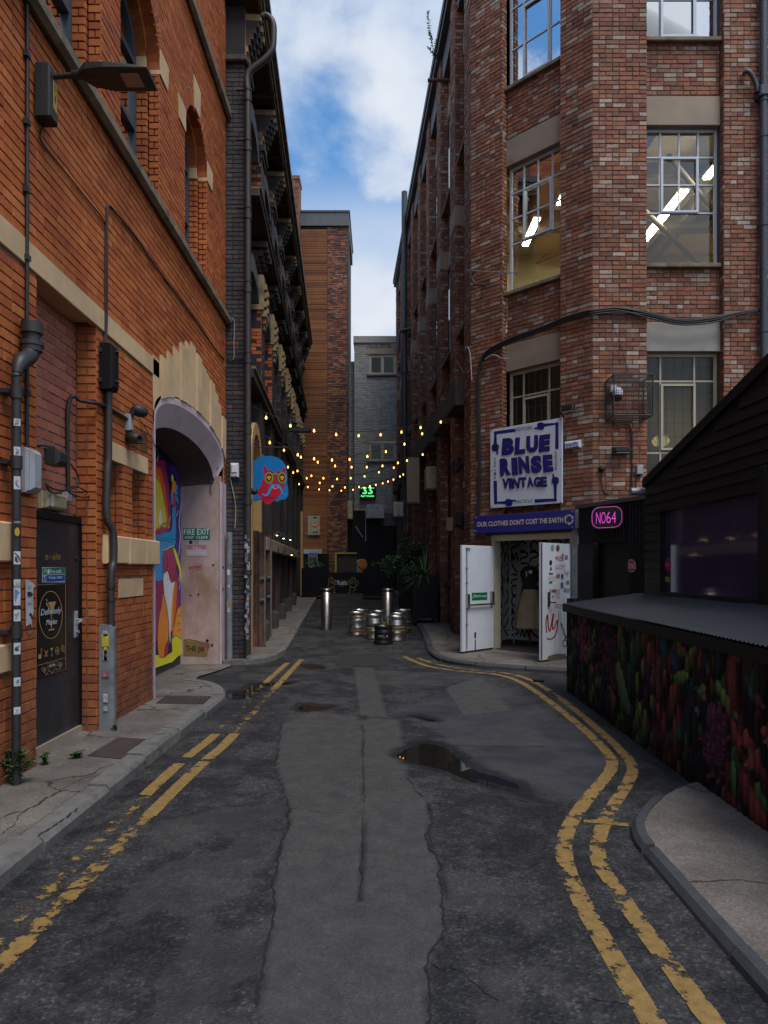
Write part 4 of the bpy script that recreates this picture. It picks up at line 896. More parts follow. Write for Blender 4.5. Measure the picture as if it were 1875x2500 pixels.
for i, (a0, a1) in enumerate(bays):
    m = (a0+a1)/2; w = min(0.6, (a1-a0)/2-0.12)
    for b0, sp, ri in ((8.75, 9.9, 0.22), (5.5, 7.05, 0.25)):
        op = ('arch', m-w, m+w, b0, sp, ri); g = MB()
        for j in range(14):       # slate-blue segmental head standing proud
            x0, x1 = m-w-0.16+(2*w+0.32)*j/14, m-w-0.16+(2*w+0.32)*(j+1)/14
            t = lambda x: arch_top(op, min(max(x, m-w), m+w))
            g.prism(F2, [(x0, t(x0)), (x1, t(x1)), (x1, t(x1)+0.33), (x0, t(x0)+0.33)], RD, -0.03)
        g.build('arch_head', MAT['greydark'], B2)
        win = window(B2, F2, m-w, m+w, b0, sp+ri, RD-0.12, [0.5], [0.5], MAT['frame'], MAT['glassdark'], 0.04, 0.06)
        MB().box(F2, m-w, m+w, b0-0.12, b0, RD-0.02, RD+0.1).build('sill', MAT['coping'], win)
        MB().box(F2, m-w-0.05, m+w+0.05, b0-0.1, sp+ri+0.1, RD-0.7, RD-0.6).build('blind', MAT['darkroom'], win)  # dark sheet behind the glass puts in the gloom of an unlit room
# eaves: boarded soffit, fascia and gutter
mb = MB(); mb.box(F2, -0.25, END+0.15, 11.25, 11.32, -1.2, 0.28); mb.build('soffit', MAT['soffit'], B2)
mb = MB(); mb.box(F2, -0.27, END+0.17, 11.22, 11.30, 0.24, 0.29); mb.box(F2, -0.29, END+0.19, 11.30, 11.44, 0.22, 0.33); mb.box(F2, -0.29, END+0.19, 11.44, 11.48, 0.2, 0.37); mb.build('cornice', MAT['coping'], B2)
mb = MB(); mb.box(F2, -0.3, END+0.2, 11.49, 11.62, 0.2, 0.40); mb.build('gutter', MAT['iron'], B2)
for i in range(9): MB().box(F2, 0.05+2.1*i, 0.13+2.1*i, 11.18, 11.252, -0.2, 0.26).build('soffit_rib', MAT['soffit'], B2)
# upper return over the near pier
mb = MB(); mb.box(F2P, 1.05, 1.2, 10.3, 11.2, -0.1, 0.12); mb.build('end_bracket', MAT['stone2'], B2)
for s in range(6): MB().cbox(F2P, 1.28, 1.42, 10.36+0.12*s, 10.46+0.12*s, -0.1, 0.04+0.04*s, 0.012).build('bracket_step', MAT['stone2'] if s in (0, 1, 5) else MAT['darkstone'], B2)
MB().cbox(F2P, 0.9, 1.95, 10.25, 10.36, -0.1, 0.09, 0.02).build('capital', MAT['darkstone'], B2)
MB().box(F2P, 0.0, 1.9, 10.36, 11.3, -0.3, -0.06).build('frieze', MAT['orange'], B2)
bk.emit(B2, {0: MAT['orange'], 1: MAT['streak'], 2: MAT['blue'], 3: MAT['blue']}, 300)
# roof slope and chimney
MB().add([F2.p(-0.3, 11.6, 0.3), F2.p(END+0.2, 11.6, 0.3), F2.p(END+0.2, 14, -5), F2.p(-0.3, 14, -5)], [(0, 1, 2, 3)]).build('roof', MAT['greydark'], B2)
FCH = Frame((-4.15, 30.6, 0), (1, 0, 0), (0, -1, 0)); cb = Bricks(); cb.field(FCH, 0, 0.62, 10, 18.75, (), course=0.08, length=0.225, key=0)
mb = MB(); mb.box(FCH, 0, 0.62, 5, 18.75, -0.9, -0.008); mb.box(FCH, -0.03, 0.65, 18.75, 18.9, -0.92, 0.02); chm = mb.build('chimney', MAT['orange_mortar'], B2); cb.emit(B2, {0: MAT['brown']}, 0)
# ground floor: ochre doorway, black-painted panels, beige fascia, lattice
m0 = (bays[0][0]+bays[0][1])/2; n = 18
mb = MB()
for i in range(-1, n+1):
    def q(k, i):
        if i < 0: return (m0-0.62*k, 0)
        if i > n: return (m0+0.62*k, 0)
        return (m0-0.62*k*math.cos(math.pi*i/n), 3.6+0.62*k*math.sin(math.pi*i/n))
    A = [q(1.0, i), q(1.0, i+1), q(1.35, i+1), q(1.35, i)]
    mb.add([F2.p(*p, 0.02) for p in A], [(0, 1, 2, 3)]); mb.add([F2.p(*A[0], 0.02), F2.p(*A[1], 0.02), F2.p(*A[1], -0.45), F2.p(*A[0], -0.45)], [(0, 1, 2, 3)]); mb.add([F2.p(*A[3], 0.02), F2.p(*A[2], 0.02), F2.p(*A[2], RD), F2.p(*A[3], RD)], [(0, 1, 2, 3)])
mb.build('door_surround', MAT['ochre'], B2)
MB().box(F2, m0-0.7, m0+0.7, 0, 4.3, -0.6, -0.46).build('door', MAT['ochre'], B2)
for x in (-0.36, 0.0, 0.36): MB().cbox(F2, m0+x-0.14, m0+x+0.14, 0.3, 3.4, -0.46, -0.43, 0.02).build('door_panel', MAT['ochre'], B2)
for i, (a0, a1) in enumerate(bays[1:]):
    MB().box(F2, a0, a1, 2.5, 4.5, RD-0.25, RD-0.12).build('black_panel', MAT['streak'], B2)
    for j in range(6): MB().box(F2, a0+(a1-a0)*j/6+0.02, a0+(a1-a0)*(j+0.25)/6, 2.4, 5.0, RD-0.02, RD+0.05+0.03*(j % 2)).build('black_board', MAT['streak'], B2)
    if i < 5:
        MB().cbox(F2, a0-0.62, a1, 2.0, 2.28, RD, 0.10, 0.02).build('fascia', MAT['concrete'], B2)
        for j in range(5):
            for k in range(5): MB().box(F2, a0+0.1+0.27*j, a0+0.26+0.27*j, 0.55+0.27*k, 0.72+0.27*k, RD, RD+0.07).build('lattice_block', MAT['black'], B2)
        MB().cbox(F2, a0-0.7, a0-0.1, 0.0, 0.5+rise(14+2.2*i), RD, 0.12, 0.06).build('plinth_stone', MAT['soot'], B2)
x = 16.9
mb = MB(); mb.box(F2, x, x+0.7, 0, 4.0, -0.05, 0.06); mb.build('door_surround', MAT['ochre'], B2)

# ================================================================== end of the lane
TW = thing('brick_tower', 'tall brown tower, half timber boarded and half dark brick, closing the lane', 'building', (-2.5, 31, 0.5))
FT = Frame((-3.55, 31.2, 0), (1, 0, 0), (0, -1, 0)); tb = Bricks()
tb.field(FT, 1.22, 2.12, 0.3, 17.0, (), course=0.08, length=0.235, key=0, jit=0.01)
mb = MB(); mb.box(FT, -2.0, 2.12, 0, 17.0, -4.0, -0.01); mb.build('wall', MAT['blue_mortar'], TW)
WOOD = brick_mat('stained_horizontal_boards', [(0, (0.20, 0.073, 0.026)), (0.3, (0.17, 0.062, 0.024)), (0.6, (0.22, 0.085, 0.03)), (0.88, (0.13, 0.05, 0.022))], 0.3, gthr=(0.5, 0.85), gscale=0.35)
bd = None
for i in range(150):
    z = 0.6+i*0.108
    if bd is None:
        mb = MB(); mb.add([(0, 0, 0), (1.2, 0, 0), (1.2, 0.006, 0.105), (0, 0.006, 0.105), (0, 0.03, 0), (1.2, 0.03, 0)], [(0, 1, 2, 3), (4, 5, 1, 0)]); bd = mb.build('board', WOOD, TW); o = bd
    else: o = bd.copy(); COL.objects.link(o)
    o.location = (-3.53, 31.13+random.uniform(0, 0.012), z); o.matrix_parent_inverse = TW.matrix_basis.inverted()
mb = MB(); mb.box(FT, -0.1, 2.2, 16.95, 17.55, -4, 0.1); mb.box(FT, -0.12, 2.24, 17.55, 17.62, -4, 0.14); mb.build('parapet_flashing', MAT['greydark'], TW)
MB().box(FT, 2.12, 2.2, 9, 16.95, -0.2, 0.02).build('downpipe', MAT['brownpipe'], TW)
tb.emit(TW, {0: MAT['brown']}, 0)
MB().box(FT, -0.05, 0.04, 3, 16.9, -0.02, 0.12).build('downpipe', MAT['iron'], TW)
FG = Frame((-1.45, 32.0, 0), (1, 0, 0), (0, -1, 0))
GB = thing('grey_brick_building', 'grey glazed brick building with cream windows at the end of the lane', 'building', (0, 33, 0.5))
gb = Bricks(); gops = [('rect', 1.86, 3.19, 3.98+6.36, 4.97+6.36), ('rect', 1.86, 3.19, 6.34, 7.32)]
gops = [('rect', 0.97, 2.3, 10.53, 11.47), ('rect', 0.97, 2.3, 6.56, 7.45)]
gb.field(FG, 0.30, 4.0, 4.2, 12.0, gops, course=0.078, length=0.23, key=0, headers=0.1); gb.field(FG, -0.3, 0.30, 4.2, 11.3, (), c=-0.5, course=0.078, length=0.23, key=0)
mb = MB(); gb.backing(mb, FG, 0.30, 4.0, 0.2, 12.0, gops, c=-0.01); mb.box(FG, -0.3, 0.30, 0.2, 11.3, -3, -0.51); mb.box(FG, 0.30, 0.34, 0.2, 12.0, -0.6, -0.012); mb.build('wall', MAT['grey_mortar'], GB)
gb.emit(GB, {0: MAT['greyb']}, 0)
mb = MB(); mb.box(FG, 0.26, 4.0, 12.0, 12.3, -2, 0.06); mb.build('parapet', MAT['greyconc'], GB)
for b0, b1 in ((10.53, 11.47), (6.56, 7.45)):
    w = window(GB, FG, 0.97, 2.3, b0, b1, -0.04, [0.47, 0.9], [], MAT['cream'], MAT['glassdark'], 0.14, 0.12)
    MB().box(FG, 0.88, 2.4, b0-0.08, b0, -0.05, 0.08).build('sill', MAT['soot'], w)
    MB().box(FG, 0.80, 2.9, b1+0.02, b1+0.28, -0.01, 0.02).build('lintel', MAT['concrete'], w)
    MB().box(FG, 0.9, 2.4, b0-0.1, b1+0.1, -0.8, -0.7).build('blind', MAT['darkroom'], w)  # near-black sheet stands for the shade inside
mb = MB(); mb.box(FG, -0.1, 1.5, 0.2, 4.3, -0.4, 0.05); mb.box(FG, 1.5, 4.0, 0.2, 3.6, -0.3, 0.04); mb.build('black_base', MAT['black'], GB)
a = Art(FG, 0.012); a.text((0.07, 0.065, 0.06), 'JULE', quadr(0.85, 11.72, 1.7, 11.95)); a.text((0.07, 0.065, 0.06), '18', quadr(1.75, 11.78, 1.98, 11.95)); a.build('graffiti', MAT['paint'], GB)
# hoarding at the foot of the tower
DB = thing('bar_doorway', 'dark doorway with pale lintel and notice under the boarded tower', 'doorway', (-3, 31, 0.5))
mb = MB(); mb.box(FT, 0.02, 1.3, 0.4, 2.3, 0.02, 0.12); mb.build('door', MAT['black'], DB); mb = MB(); mb.box(FT, 0.0, 1.0, 2.3, 2.5, 0.05, 0.2); mb.build('lintel', MAT['greyplastic'], DB)
YM = M('yellow_steel', (0.35, 0.26, 0.02), 0.5, var=0.2)
YG = thing('yellow_gate_frame', 'thin yellow steel frame round a dark opening beside the tower', 'gate', (-1.2, 31, 0.5))
mb = MB(); mb.box(FT, 1.58, 1.66, 0.5, 2.35, 0.3, 0.36); mb.box(FT, 1.66, 2.55, 2.28, 2.35, 0.3, 0.36); mb.box(FT, 1.66, 2.55, 0.9, 0.95, 0.3, 0.34); mb.build('frame', YM, YG)
MB().box(FT, 1.66, 2.55, 0.5, 2.28, 0.2, 0.29).build('dark_opening', MAT['timber'], YG)
# ================================================================== red brick building, right
B3 = thing('red_brick_building', 'red brick warehouse with pale mottled bricks, deep piers and metal windows, right of the lane', 'building', (3.5, 14, 0))
bk = Bricks(); LB = dict(course=0.0768, length=0.228, joint=0.010, depth=0.012, jit=0.005, headers=0.5)
FLO = [(2.95, 5.35), (6.85, 9.24), (10.73, 13.1)]; HT = 15.0; REC = -0.14
wall = MB()
# front (R1): piers and recessed window bays
R1 = [(0.0, 0.93), (2.24, 3.3), (4.6, 5.7)]
for k, (a0, a1) in enumerate(R1):
    bk.field(FR1, a0, a1, 0.1, HT, (), **LB); wall.box(FR1, a0+0.005, a1-0.005, 0, HT, -0.4, -0.010)
    for x, s in ((a0, -1), (a1, 1)):
        if k == 0 and s < 0: continue
        fs = Frame(FR1.p(x, 0, REC), (0, -1, 0), (s, 0, 0)); bk.field(fs, 0, -REC, 0.1, HT, (), **{**LB, 'length': 0.14})
FW1 = Frame(FR1.p(0, 0, REC), FR1.u, FR1.n)
for a0, a1 in ((0.93, 2.24), (3.3, 4.6)):
    ops = [('rect', a0, a1, z0-0.06, z1+0.50) for z0, z1 in FLO]
    bk.field(FW1, a0, a1, 0.1, HT, ops, **LB); bk.backing(wall, FW1, a0, a1, 0, HT, ops, c=-0.010)
# canted corner (R2)
LR2 = 2.59; PL, PR = 0.75, 1.97
SHOP = ('rect', 0.52, 2.23, -1, 2.25)
bk.field(FR2, 0.0, PL, 0.1, HT, [SHOP], **LB); bk.field(FR2, PR, LR2, 0.1, HT, [SHOP], **LB)
bk.backing(wall, FR2, 0.0, PL, 0.0, HT, [SHOP]); bk.backing(wall, FR2, PR, LR2, 0.0, HT, [SHOP])
FW2R = Frame(FR2.p(0, 0, REC), FR2.u, FR2.n); ops = [('rect', PL, PR, z0-0.06, z1+0.50) for z0, z1 in FLO]+[SHOP]
bk.field(FW2R, PL, PR, 0.1, HT, ops, **LB); bk.backing(wall, FW2R, PL, PR, 0, HT, ops, c=-0.010)
for x, s in ((PL, 1), (PR, -1)):
    fs = Frame(FR2.p(x, 0, REC), FR2.n, FR2.u*s); bk.field(fs, 0, -REC, 2.3, HT, (), **{**LB, 'length': 0.14})
# lane side (R3)
P3 = [(0.0, 0.75)]+[(1.9+2.3*k, 2.6+2.3*k) for k in range(8)]; RC3 = -0.2; FW3 = Frame(FR3.p(0, 0, RC3), FR3.u, FR3.n); LEN3 = 18.7
for k, (a0, a1) in enumerate(P3):
    bk.field(FR3, a0, a1, 0.1, 14.7, (), **LB); wall.box(FR3, a0+0.005, a1-0.005, -0.1, 14.7, RC3-0.02, -0.010)
    if k: bk.field(Frame(FR3.p(a0, 0, RC3), FR3.n, -FR3.u), 0, -RC3, 0.1, 14.7, (), **{**LB, 'length': 0.2})
    mb = MB(); mb.cbox(FR3, a0-0.01, a1+0.01, 9.3, 9.75, RC3, 0.008, 0.003); 
    if k: mb.build('pad_stone', MAT['concrete'], B3)
bays3 = [(P3[i][1], P3[i+1][0]) for i in range(len(P3)-1)]
ops3 = []
for i, (a0, a1) in enumerate(bays3): ops3 += [('rect', a0, a1, z0-0.06, z1+0.45) for z0, z1 in FLO[1:]]+[('rect', a0+0.05, a1-0.05, 1.35, 5.0)]
bk.field(FW3, 0.0, LEN3, 0.1, 14.7, ops3, **LB); bk.backing(wall, FW3, 0.0, LEN3, -0.1, 14.7, ops3, c=-0.010)
wall.build('wall', MAT['red_mortar'], B3)
def hid(cx, cy, q): return cx > 1380 and cy > 1700-(cx-1380)*1.0 or (cy > 1215 and cx > 1150)
bk.emit(B3, {0: MAT['red']}, 300, hidden=hid)
mb = MB(); mb.box(FR3, 0.0, LEN3, 14.7, 14.85, -0.6, 0.10); mb.box(FR3, 0.0, LEN3, 14.85, 15.05, -0.5, 0.14); mb.build('parapet', MAT['greydark'], B3)
mb = MB(); mb.box(FR3, 0.75, LEN3, 14.1, 14.7, RC3+0.01, -0.05); mb.build('eaves_board', MAT['greydark'], B3)
mb = MB(); mb.box(FR1, 0, 5.7, HT, HT+0.2, -0.4, 0.08); mb.box(FR2, 0, LR2, HT, HT+0.2, -0.4, 0.08); mb.build('parapet', MAT['coping'], B3)
# windows, lintels, sills of front and corner
for fr, bl in ((FR1, ((0.93, 2.24), (3.3, 4.6))), (FR2, ((PL, PR),))):
    for a0, a1 in bl:
        for f, (z0, z1) in enumerate(FLO):
            MB().cbox(fr, a0+0.002, a1-0.002, z1, z1+0.5, -0.4, REC+0.03, 0.008).build('lintel', MAT['concrete'] if f or fr is FR2 else MAT['greyconc'], B3)
            s = MB().cbox(fr, a0+0.002, a1-0.002, z0-0.075, z0, -0.35, REC+0.09, 0.012).build('sill', MAT['coping'], B3)
            gm = MAT['wired'] if f == 0 else MAT['glassblue']
            h = z1-z0; c = REC-0.10
            if f == 0: window(B3, fr, a0, a1, z0, z1, c, [0.25, 0.70], [0.28, 0.80], MAT['cream'], gm, 0.03, 0.06)
            else: window(B3, fr, a0, a1, z0, z1, c, [0.25, 0.5, 0.75] if f == 1 else [0.25, 0.72], [0.395, 0.60, 0.80] if f == 1 else [0.33, 0.66], MAT['winwhite'], gm, 0.026, 0.045, vfrom=1 if f == 1 else 0)
            mb = MB()
            x0, x1 = a0+(a1-a0)*0.25, a0+(a1-a0)*(0.75 if f == 1 else 0.71); y0, y1 = (z0+h*0.395, z0+h*0.80) if f == 1 else ((z0+h*0.30, z0+h*0.78) if f == 0 else (z0+h*0.05, z0+h*0.62))
            for p in ((x0, x1, y0, y0+0.04), (x0, x1, y1-0.04, y1), (x0, x0+0.04, y0+0.04, y1-0.04), (x1-0.04, x1, y0+0.04, y1-0.04)): mb.box(fr, *p, c-0.01, c+0.022)
            mb.build('opening_light', MAT['winwhite'] if f else MAT['cream'], B3)
            if f == 0:      # lead lattice of the obscured glass
                mb = MB()
                for i in range(1, 9): mb.box(fr, a0+(a1-a0)*i/9-0.003, a0+(a1-a0)*i/9+0.003, z0+0.05, z1-0.05, c-0.03, c-0.018)
                for i in range(1, 10): mb.box(fr, a0+0.05, a1-0.05, z0+h*i/10-0.003, z0+h*i/10+0.003, c-0.031, c-0.017)
                mb.build('glazing_wires', MAT['greydark'], B3)
# lit second-floor room and dim rooms behind
def room(z0, z1, wallm, ceilm, floorm, name):
    pts = [(3.72, 12.33), (9.2, 12.33), (9.2, 18.5), (2.05, 18.5), (2.05, 14.02)]; mb = MB()
    n = len(pts); 
    for i in range(1, 4): mb.add([(*pts[i], z0), (*pts[i+1], z0), (*pts[i+1], z1), (*pts[i], z1)], [(0, 1, 2, 3)])
    mb.build(name, wallm, B3); MB().poly(WORLD, pts, z1).build('ceiling', ceilm, B3); MB().poly(WORLD, pts, z0).build('room_floor', floorm, B3)
room(6.2, 9.95, MAT['roomcream'], MAT['roomcream'], MAT['timber'], 'room_wall'); room(10.1, 14.3, MAT['greyconc'], MAT['greyconc'], MAT['timber'], 'room_wall'); room(2.45, 6.1, MAT['darkroom'], MAT['darkroom'], MAT['timber'], 'room_wall')
for x in (2.9, 4.9, 7.0):
    mb = MB(); mb.box(WORLD, x, x+0.22, max(12.6, 16.2-x), 18.4, 9.62, 9.95); mb.build('ceiling_beam', MAT['roomdark'], B3)
mb = MB(); mb.box(WORLD, 3.2, 9.1, 16.2, 16.5, 9.55, 9.95); mb.box(WORLD, 2.1, 9.1, 14.3, 14.42, 9.7, 9.95); mb.build('ceiling_beam', MAT['roomdark'], B3)
mb = MB(); mb.cyl((4.2, 13.3, 9.3), (8.6, 18.2, 9.3), 0.06); mb.cyl((5.4, 13.0, 9.3), (9.0, 17, 9.3), 0.06); mb.build('ceiling_duct', MAT['roomdark'], B3)
for i, (x, y, lx, ly) in enumerate(((3.9, 14.2, 0.13, 1.7), (6.35, 15.6, 0.16, 2.2), (3.55, 16.3, 0.13, 1.3), (6.6, 13.2, 0.13, 1.7))):
    fx = thing('fluorescent_light', ['lit fluorescent strip light behind the canted corner window', 'lit fluorescent strip light behind the front window over the lean-to', 'second lit strip light deep in the canted corner room', 'lit strip light near the right end of the upper room'][i], 'light', (x, y, 9.5))
    mb = MB(); mb.box(WORLD, x-lx*0.7, x+lx*0.7, y-ly/2-0.03, y+ly/2+0.03, 9.50, 9.56); mb.cyl((x, y-ly/3, 9.55), (x, y-ly/3, 9.95), 0.012); mb.cyl((x, y+ly/3, 9.55), (x, y+ly/3, 9.95), 0.012); mb.build('housing', MAT['steelgrey'], fx)
    mb = MB(); mb.box(WORLD, x-lx/2, x+lx/2, y-ly/2, y+ly/2, 9.46, 9.499); mb.build('tube', TUBE, fx)
hg = thing('coat_hanger', 'orange wooden coat hanger hanging inside the canted corner window', 'coat hanger', FR2.p(1.35, 7.3, -0.45)); f = Frame(FR2.p(1.45, 7.35, -0.4), FR2.u, FR2.n)
MB().tube([f.p(*p) for p in ((-0.22, 0, 0), (0, 0.12, 0), (0.22, 0.02, 0), (-0.22, 0, 0))], 0.009, 6).build('bar', M('orange_wood', (0.35, 0.14, 0.03), 0.5), hg); MB().tube([f.p(*p) for p in ((0, 0.12, 0), (0, 0.2, 0), (0.04, 0.24, 0), (0.02, 0.28, 0))], 0.004, 6).build('hook', MAT['steel'], hg)
lp = thing('ceiling_lamp', 'dim warm lamp glowing behind the wired glass of the front window', 'lamp', (5.1, 12.9, 3.9)); MB().lathe((5.15, 12.75, 3.85), [(0.0, 0), (0.12, 0.02), (0.16, 0.1), (0.12, 0.18), (0, 0.2)], 14).build('globe', emit('dim_warm_globe', (1.0, 0.72, 0.25), 9.0), lp)
# lane-side windows, projecting beams, louvres
for i, (a0, a1) in enumerate(bays3):
    for f, (z0, z1) in enumerate(FLO[1:]):
        MB().cbox(FR3, a0, a1, z1, z1+0.45, RC3-0.2, RC3+0.02, 0.006).build('lintel', MAT['concrete'], B3)
        MB().cbox(FR3, a0-0.01, a1+0.01, z0-0.09, z0, RC3-0.1, RC3+0.17, 0.015).build('sill', MAT['coping'], B3)
        w = window(B3, FR3, a0, a1, z0, z1, RC3-0.03, [0.33, 0.66], [0.4, 0.7], MAT['winwhite'], MAT['glassblue'], 0.03, 0.05)
        MB().box(FR3, a0, a1, z0-0.1, z1+0.1, RC3-0.7, RC3-0.6).build('blind', MAT['darkroom'], w)  # dark sheet coloured as the unlit room behind the panes
    b = 4.95-0.0*i
    MB().cbox(FR3, a0-0.05, a1+0.02, 5.0, 5.55, RC3-0.2, 0.20, 0.02).build('concrete_beam', MAT['soot'], B3)
    lv = MB(); lv.box(FR3, a0+0.02, a1-0.02, 1.3, 5.0, RC3-0.3, RC3-0.2); lv = lv.build('louvre_panel', MAT['black'], B3)
    for h0, h1 in ((a0+0.08, (a0+a1)/2-0.06), ((a0+a1)/2+0.06, a1-0.08)):
        for j in range(30 if i < 4 else 0):
            z = 1.45+j*0.115
            MB().add([FR3.p(h0, z, RC3+0.03), FR3.p(h1, z, RC3+0.03), FR3.p(h1, z+0.09, RC3-0.12), FR3.p(h0, z+0.09, RC3-0.12)], [(0, 1, 2, 3)]).build('slat', MAT['soot'], lv)
    MB().box(FR3, a0, a1, 1.2, 1.32, RC3-0.1, RC3+0.1).build('sill', MAT['soot'], B3)
    MB().box(FR3, (a0+a1)/2-0.05, (a0+a1)/2+0.05, 1.32, 5.0, RC3-0.1, RC3+0.05).build('mullion', MAT['soot'], B3)
# shop opening
mb = MB()
mb.box(FR2, 0.50, 0.58, 0.05, 2.22, -0.18, 0.015); mb.box(FR2, 2.17, 2.25, 0.05, 2.22, -0.18, 0.015); mb.box(FR2, 0.50, 2.25, 2.14, 2.25, -0.18, 0.013); mb.build('door_frame', MAT['cream'], B3)
mb = MB(); mb.box(FR2, 0.4, 2.45, 2.25, 2.40, -0.15, 0.06); mb.build('shutter_box', MAT['timber'], B3)
mb = MB(); mb.box(FR2, 2.26, 2.36, 0.05, 2.4, -0.05, 0.10); mb.build('shutter_guide', MAT['steelgrey'], B3)
# shop interior: patterned walls, floor
mb = MB(); F0 = FR2
mb.box(F0, -0.3, 2.5, -0.02, 0.092, -1.75, -0.2); mb.box(F0, 0.5, 2.25, -0.02, 0.0915, -0.2, 0.0); mb.build('shop_floor', MAT['timber'], B3)
mb = MB(); mb.box(F0, -0.32, -0.25, 0, 2.6, -1.7, -0.5); mb.box(F0, -0.32, 2.58, 0, 2.6, -1.78, -1.7); mb.box(F0, 2.5, 2.58, 0, 2.6, -1.7, -0.6); mb.build('shop_wall', M('white_shop_wall', (0.76, 0.74, 0.69), 0.7, var=0.05, bmp=0.05), B3)
MB().box(F0, -0.3, 2.55, 2.4, 2.5, -1.8, -0.16).build('shop_ceiling', MAT['darkroom'], B3)
def squiggles(fr, a0, a1, b0, b1, seed, c):
    a = Art(fr, c, step=0.0002); r = random.Random(seed); ink = (0.012, 0.012, 0.013); gx = 0.26; yy = b0+0.06
    while yy < b1-0.1:
        xx = a0+0.07
        while xx < a1-0.07:
            k = r.random(); s = 0.105
            if k < 0.3: pts = [(xx-s, yy+s), (xx+s*0.6, yy+s), (xx+s, yy+s*0.4), (xx+s*0.4, yy), (xx-s*0.5, yy-s*0.2), (xx-s, yy-s)]
            elif k < 0.55: pts = [(xx-s, yy-s), (xx-s*0.5, yy+s), (xx, yy-s*0.6), (xx+s*0.5, yy+s), (xx+s, yy-s)]
            elif k < 0.8: d = r.choice((-1, 1)); pts = [(xx-s, yy-s*d), (xx, yy), (xx+s, yy+s*d)]
            else: pts = [(xx+s*math.cos(t)*0.8, yy+s*math.sin(t)) for t in np.linspace(0.4, 5.2, 7)]
            pts = [(min(max(x, a0+0.01), a1-0.01), min(max(y, b0+0.01), b1-0.01)) for x, y in pts]
            a.stroke(ink, pts, 0.036, 4); xx += gx*r.uniform(0.85, 1.1)
        yy += 0.235
    return a.build('wall_pattern', MAT['paint'], B3)
squiggles(Frame(F0.p(0, 0, -1.7), F0.u, F0.n), -0.2, 2.48, 0.15, 2.35, 3, 0.003)
squiggles(Frame(F0.p(-0.25, 0, -1.7), F0.n, F0.u), 0.05, 1.15, 0.15, 2.35, 5, 0.003)
MB().box(F0, 0.9, 2.2, 0.1, 0.45, -1.6, -1.2).build('shop_bench', MAT['darkroom'], B3)
# doors, both swung out square to the opening
def leaf(name, hinge, free, label):
    h, f = Vector(hinge), Vector(free); u = (f-h).normalized(); return Frame((h.x, h.y, 0), (u.x, u.y, 0), (-u.y, u.x, 0)), (f-h).length
fa, la = leaf('door', FR2.p(0.56, 0, 0.02)[:2], (1.53, 12.60), ''); fa_n = Vector((fa.n))
HA = FR2.p(0.55, 0, 0.03); HB = FR2.p(2.20, 0, 0.05)
uu = -Vector((0.70, 0.714, 0)).normalized()
FDA = Frame((HA[0], HA[1], 0), -uu*-1, (0.714, -0.70, 0))         # a runs from the hinge out, c faces the opening (to the right)
d1 = MB().cbox(FDA, 0.0, 0.98, 0.11, 2.04, -0.022, 0.022, 0.004).build('door', MAT['white'], B3); d1['label'] = 'clean white steel door leaf with push bar'
mb = MB()
mb.cyl(FDA.p(0.05, 0.95, 0.07), FDA.p(0.86, 0.95, 0.07), 0.017, 10); mb.cbox(FDA, 0.80, 0.88, 0.90, 1.15, 0.022, 0.07, 0.01); mb.cbox(FDA, 0.04, 0.12, 0.97, 1.18, 0.022, 0.07, 0.01); mb.build('push_bar', MAT['steel'], d1)
mb = MB(); mb.cyl(FDA.p(0.86, 0.15, 0.036), FDA.p(0.86, 2.0, 0.036), 0.011, 8)
for z in (0.6, 1.35, 1.62, 1.98): mb.box(FDA, 0.84, 0.88, z-0.015, z+0.015, 0.022, 0.05)
mb.tube([FDA.p(0.84, 1.98, 0.04), FDA.p(0.76, 1.98, 0.04)], 0.012, 6); mb.build('bolt_rod', MAT['steelgrey'], d1)
mb = MB(); mb.box(FDA, 0.58, 0.62, 0.34, 0.44, 0.022, 0.035); mb.cyl(FDA.p(0.60, 0.10, 0.03), FDA.p(0.60, 0.30, 0.03), 0.01, 6); mb.build('floor_bolt', MAT['iron'], d1)
a = Art(FDA, 0.026); a.rect(sRGB('0b6b45'), 0.22, 1.03, 0.70, 1.17)
a.m = lambda x, y: (0.92-x, y)      # read from the room side
a.text((0.8, 0.85, 0.82), 'Push bar to open', quadr(0.32, 1.07, 0.68, 1.13)); a.stroke((0.8, 0.85, 0.82), [(0.245, 1.09), (0.265, 1.07), (0.295, 1.14)], 0.008); a.build('push_bar_notice', MAT['gloss'], d1)
FDB = Frame((HB[0], HB[1], 0), uu, (-0.714, 0.70, 0))             # c faces the lane side, towards the left
FDB2 = Frame((HB[0], HB[1], 0), uu, (0.714, -0.70, 0))
d2 = MB().cbox(FDB, 0.0, 0.98, 0.11, 2.04, -0.022, 0.022, 0.004).build('door', MAT['white'], B3); d2['label'] = 'white boarded door leaf covered in stickers and red graffiti'
# ================================================================== things on the orange building
def mpr(fr, zf, c=0.0): return lambda x, y: fr.at(*zf(x, y), c)
def pt(fr, zf, c):      return lambda x, y, cc=None: fr.p(*fr.at(*zf(x, y), c if cc is None else cc), c if cc is None else cc)
BLK, WHT = (0.010, 0.010, 0.011), (0.72, 0.73, 0.74)
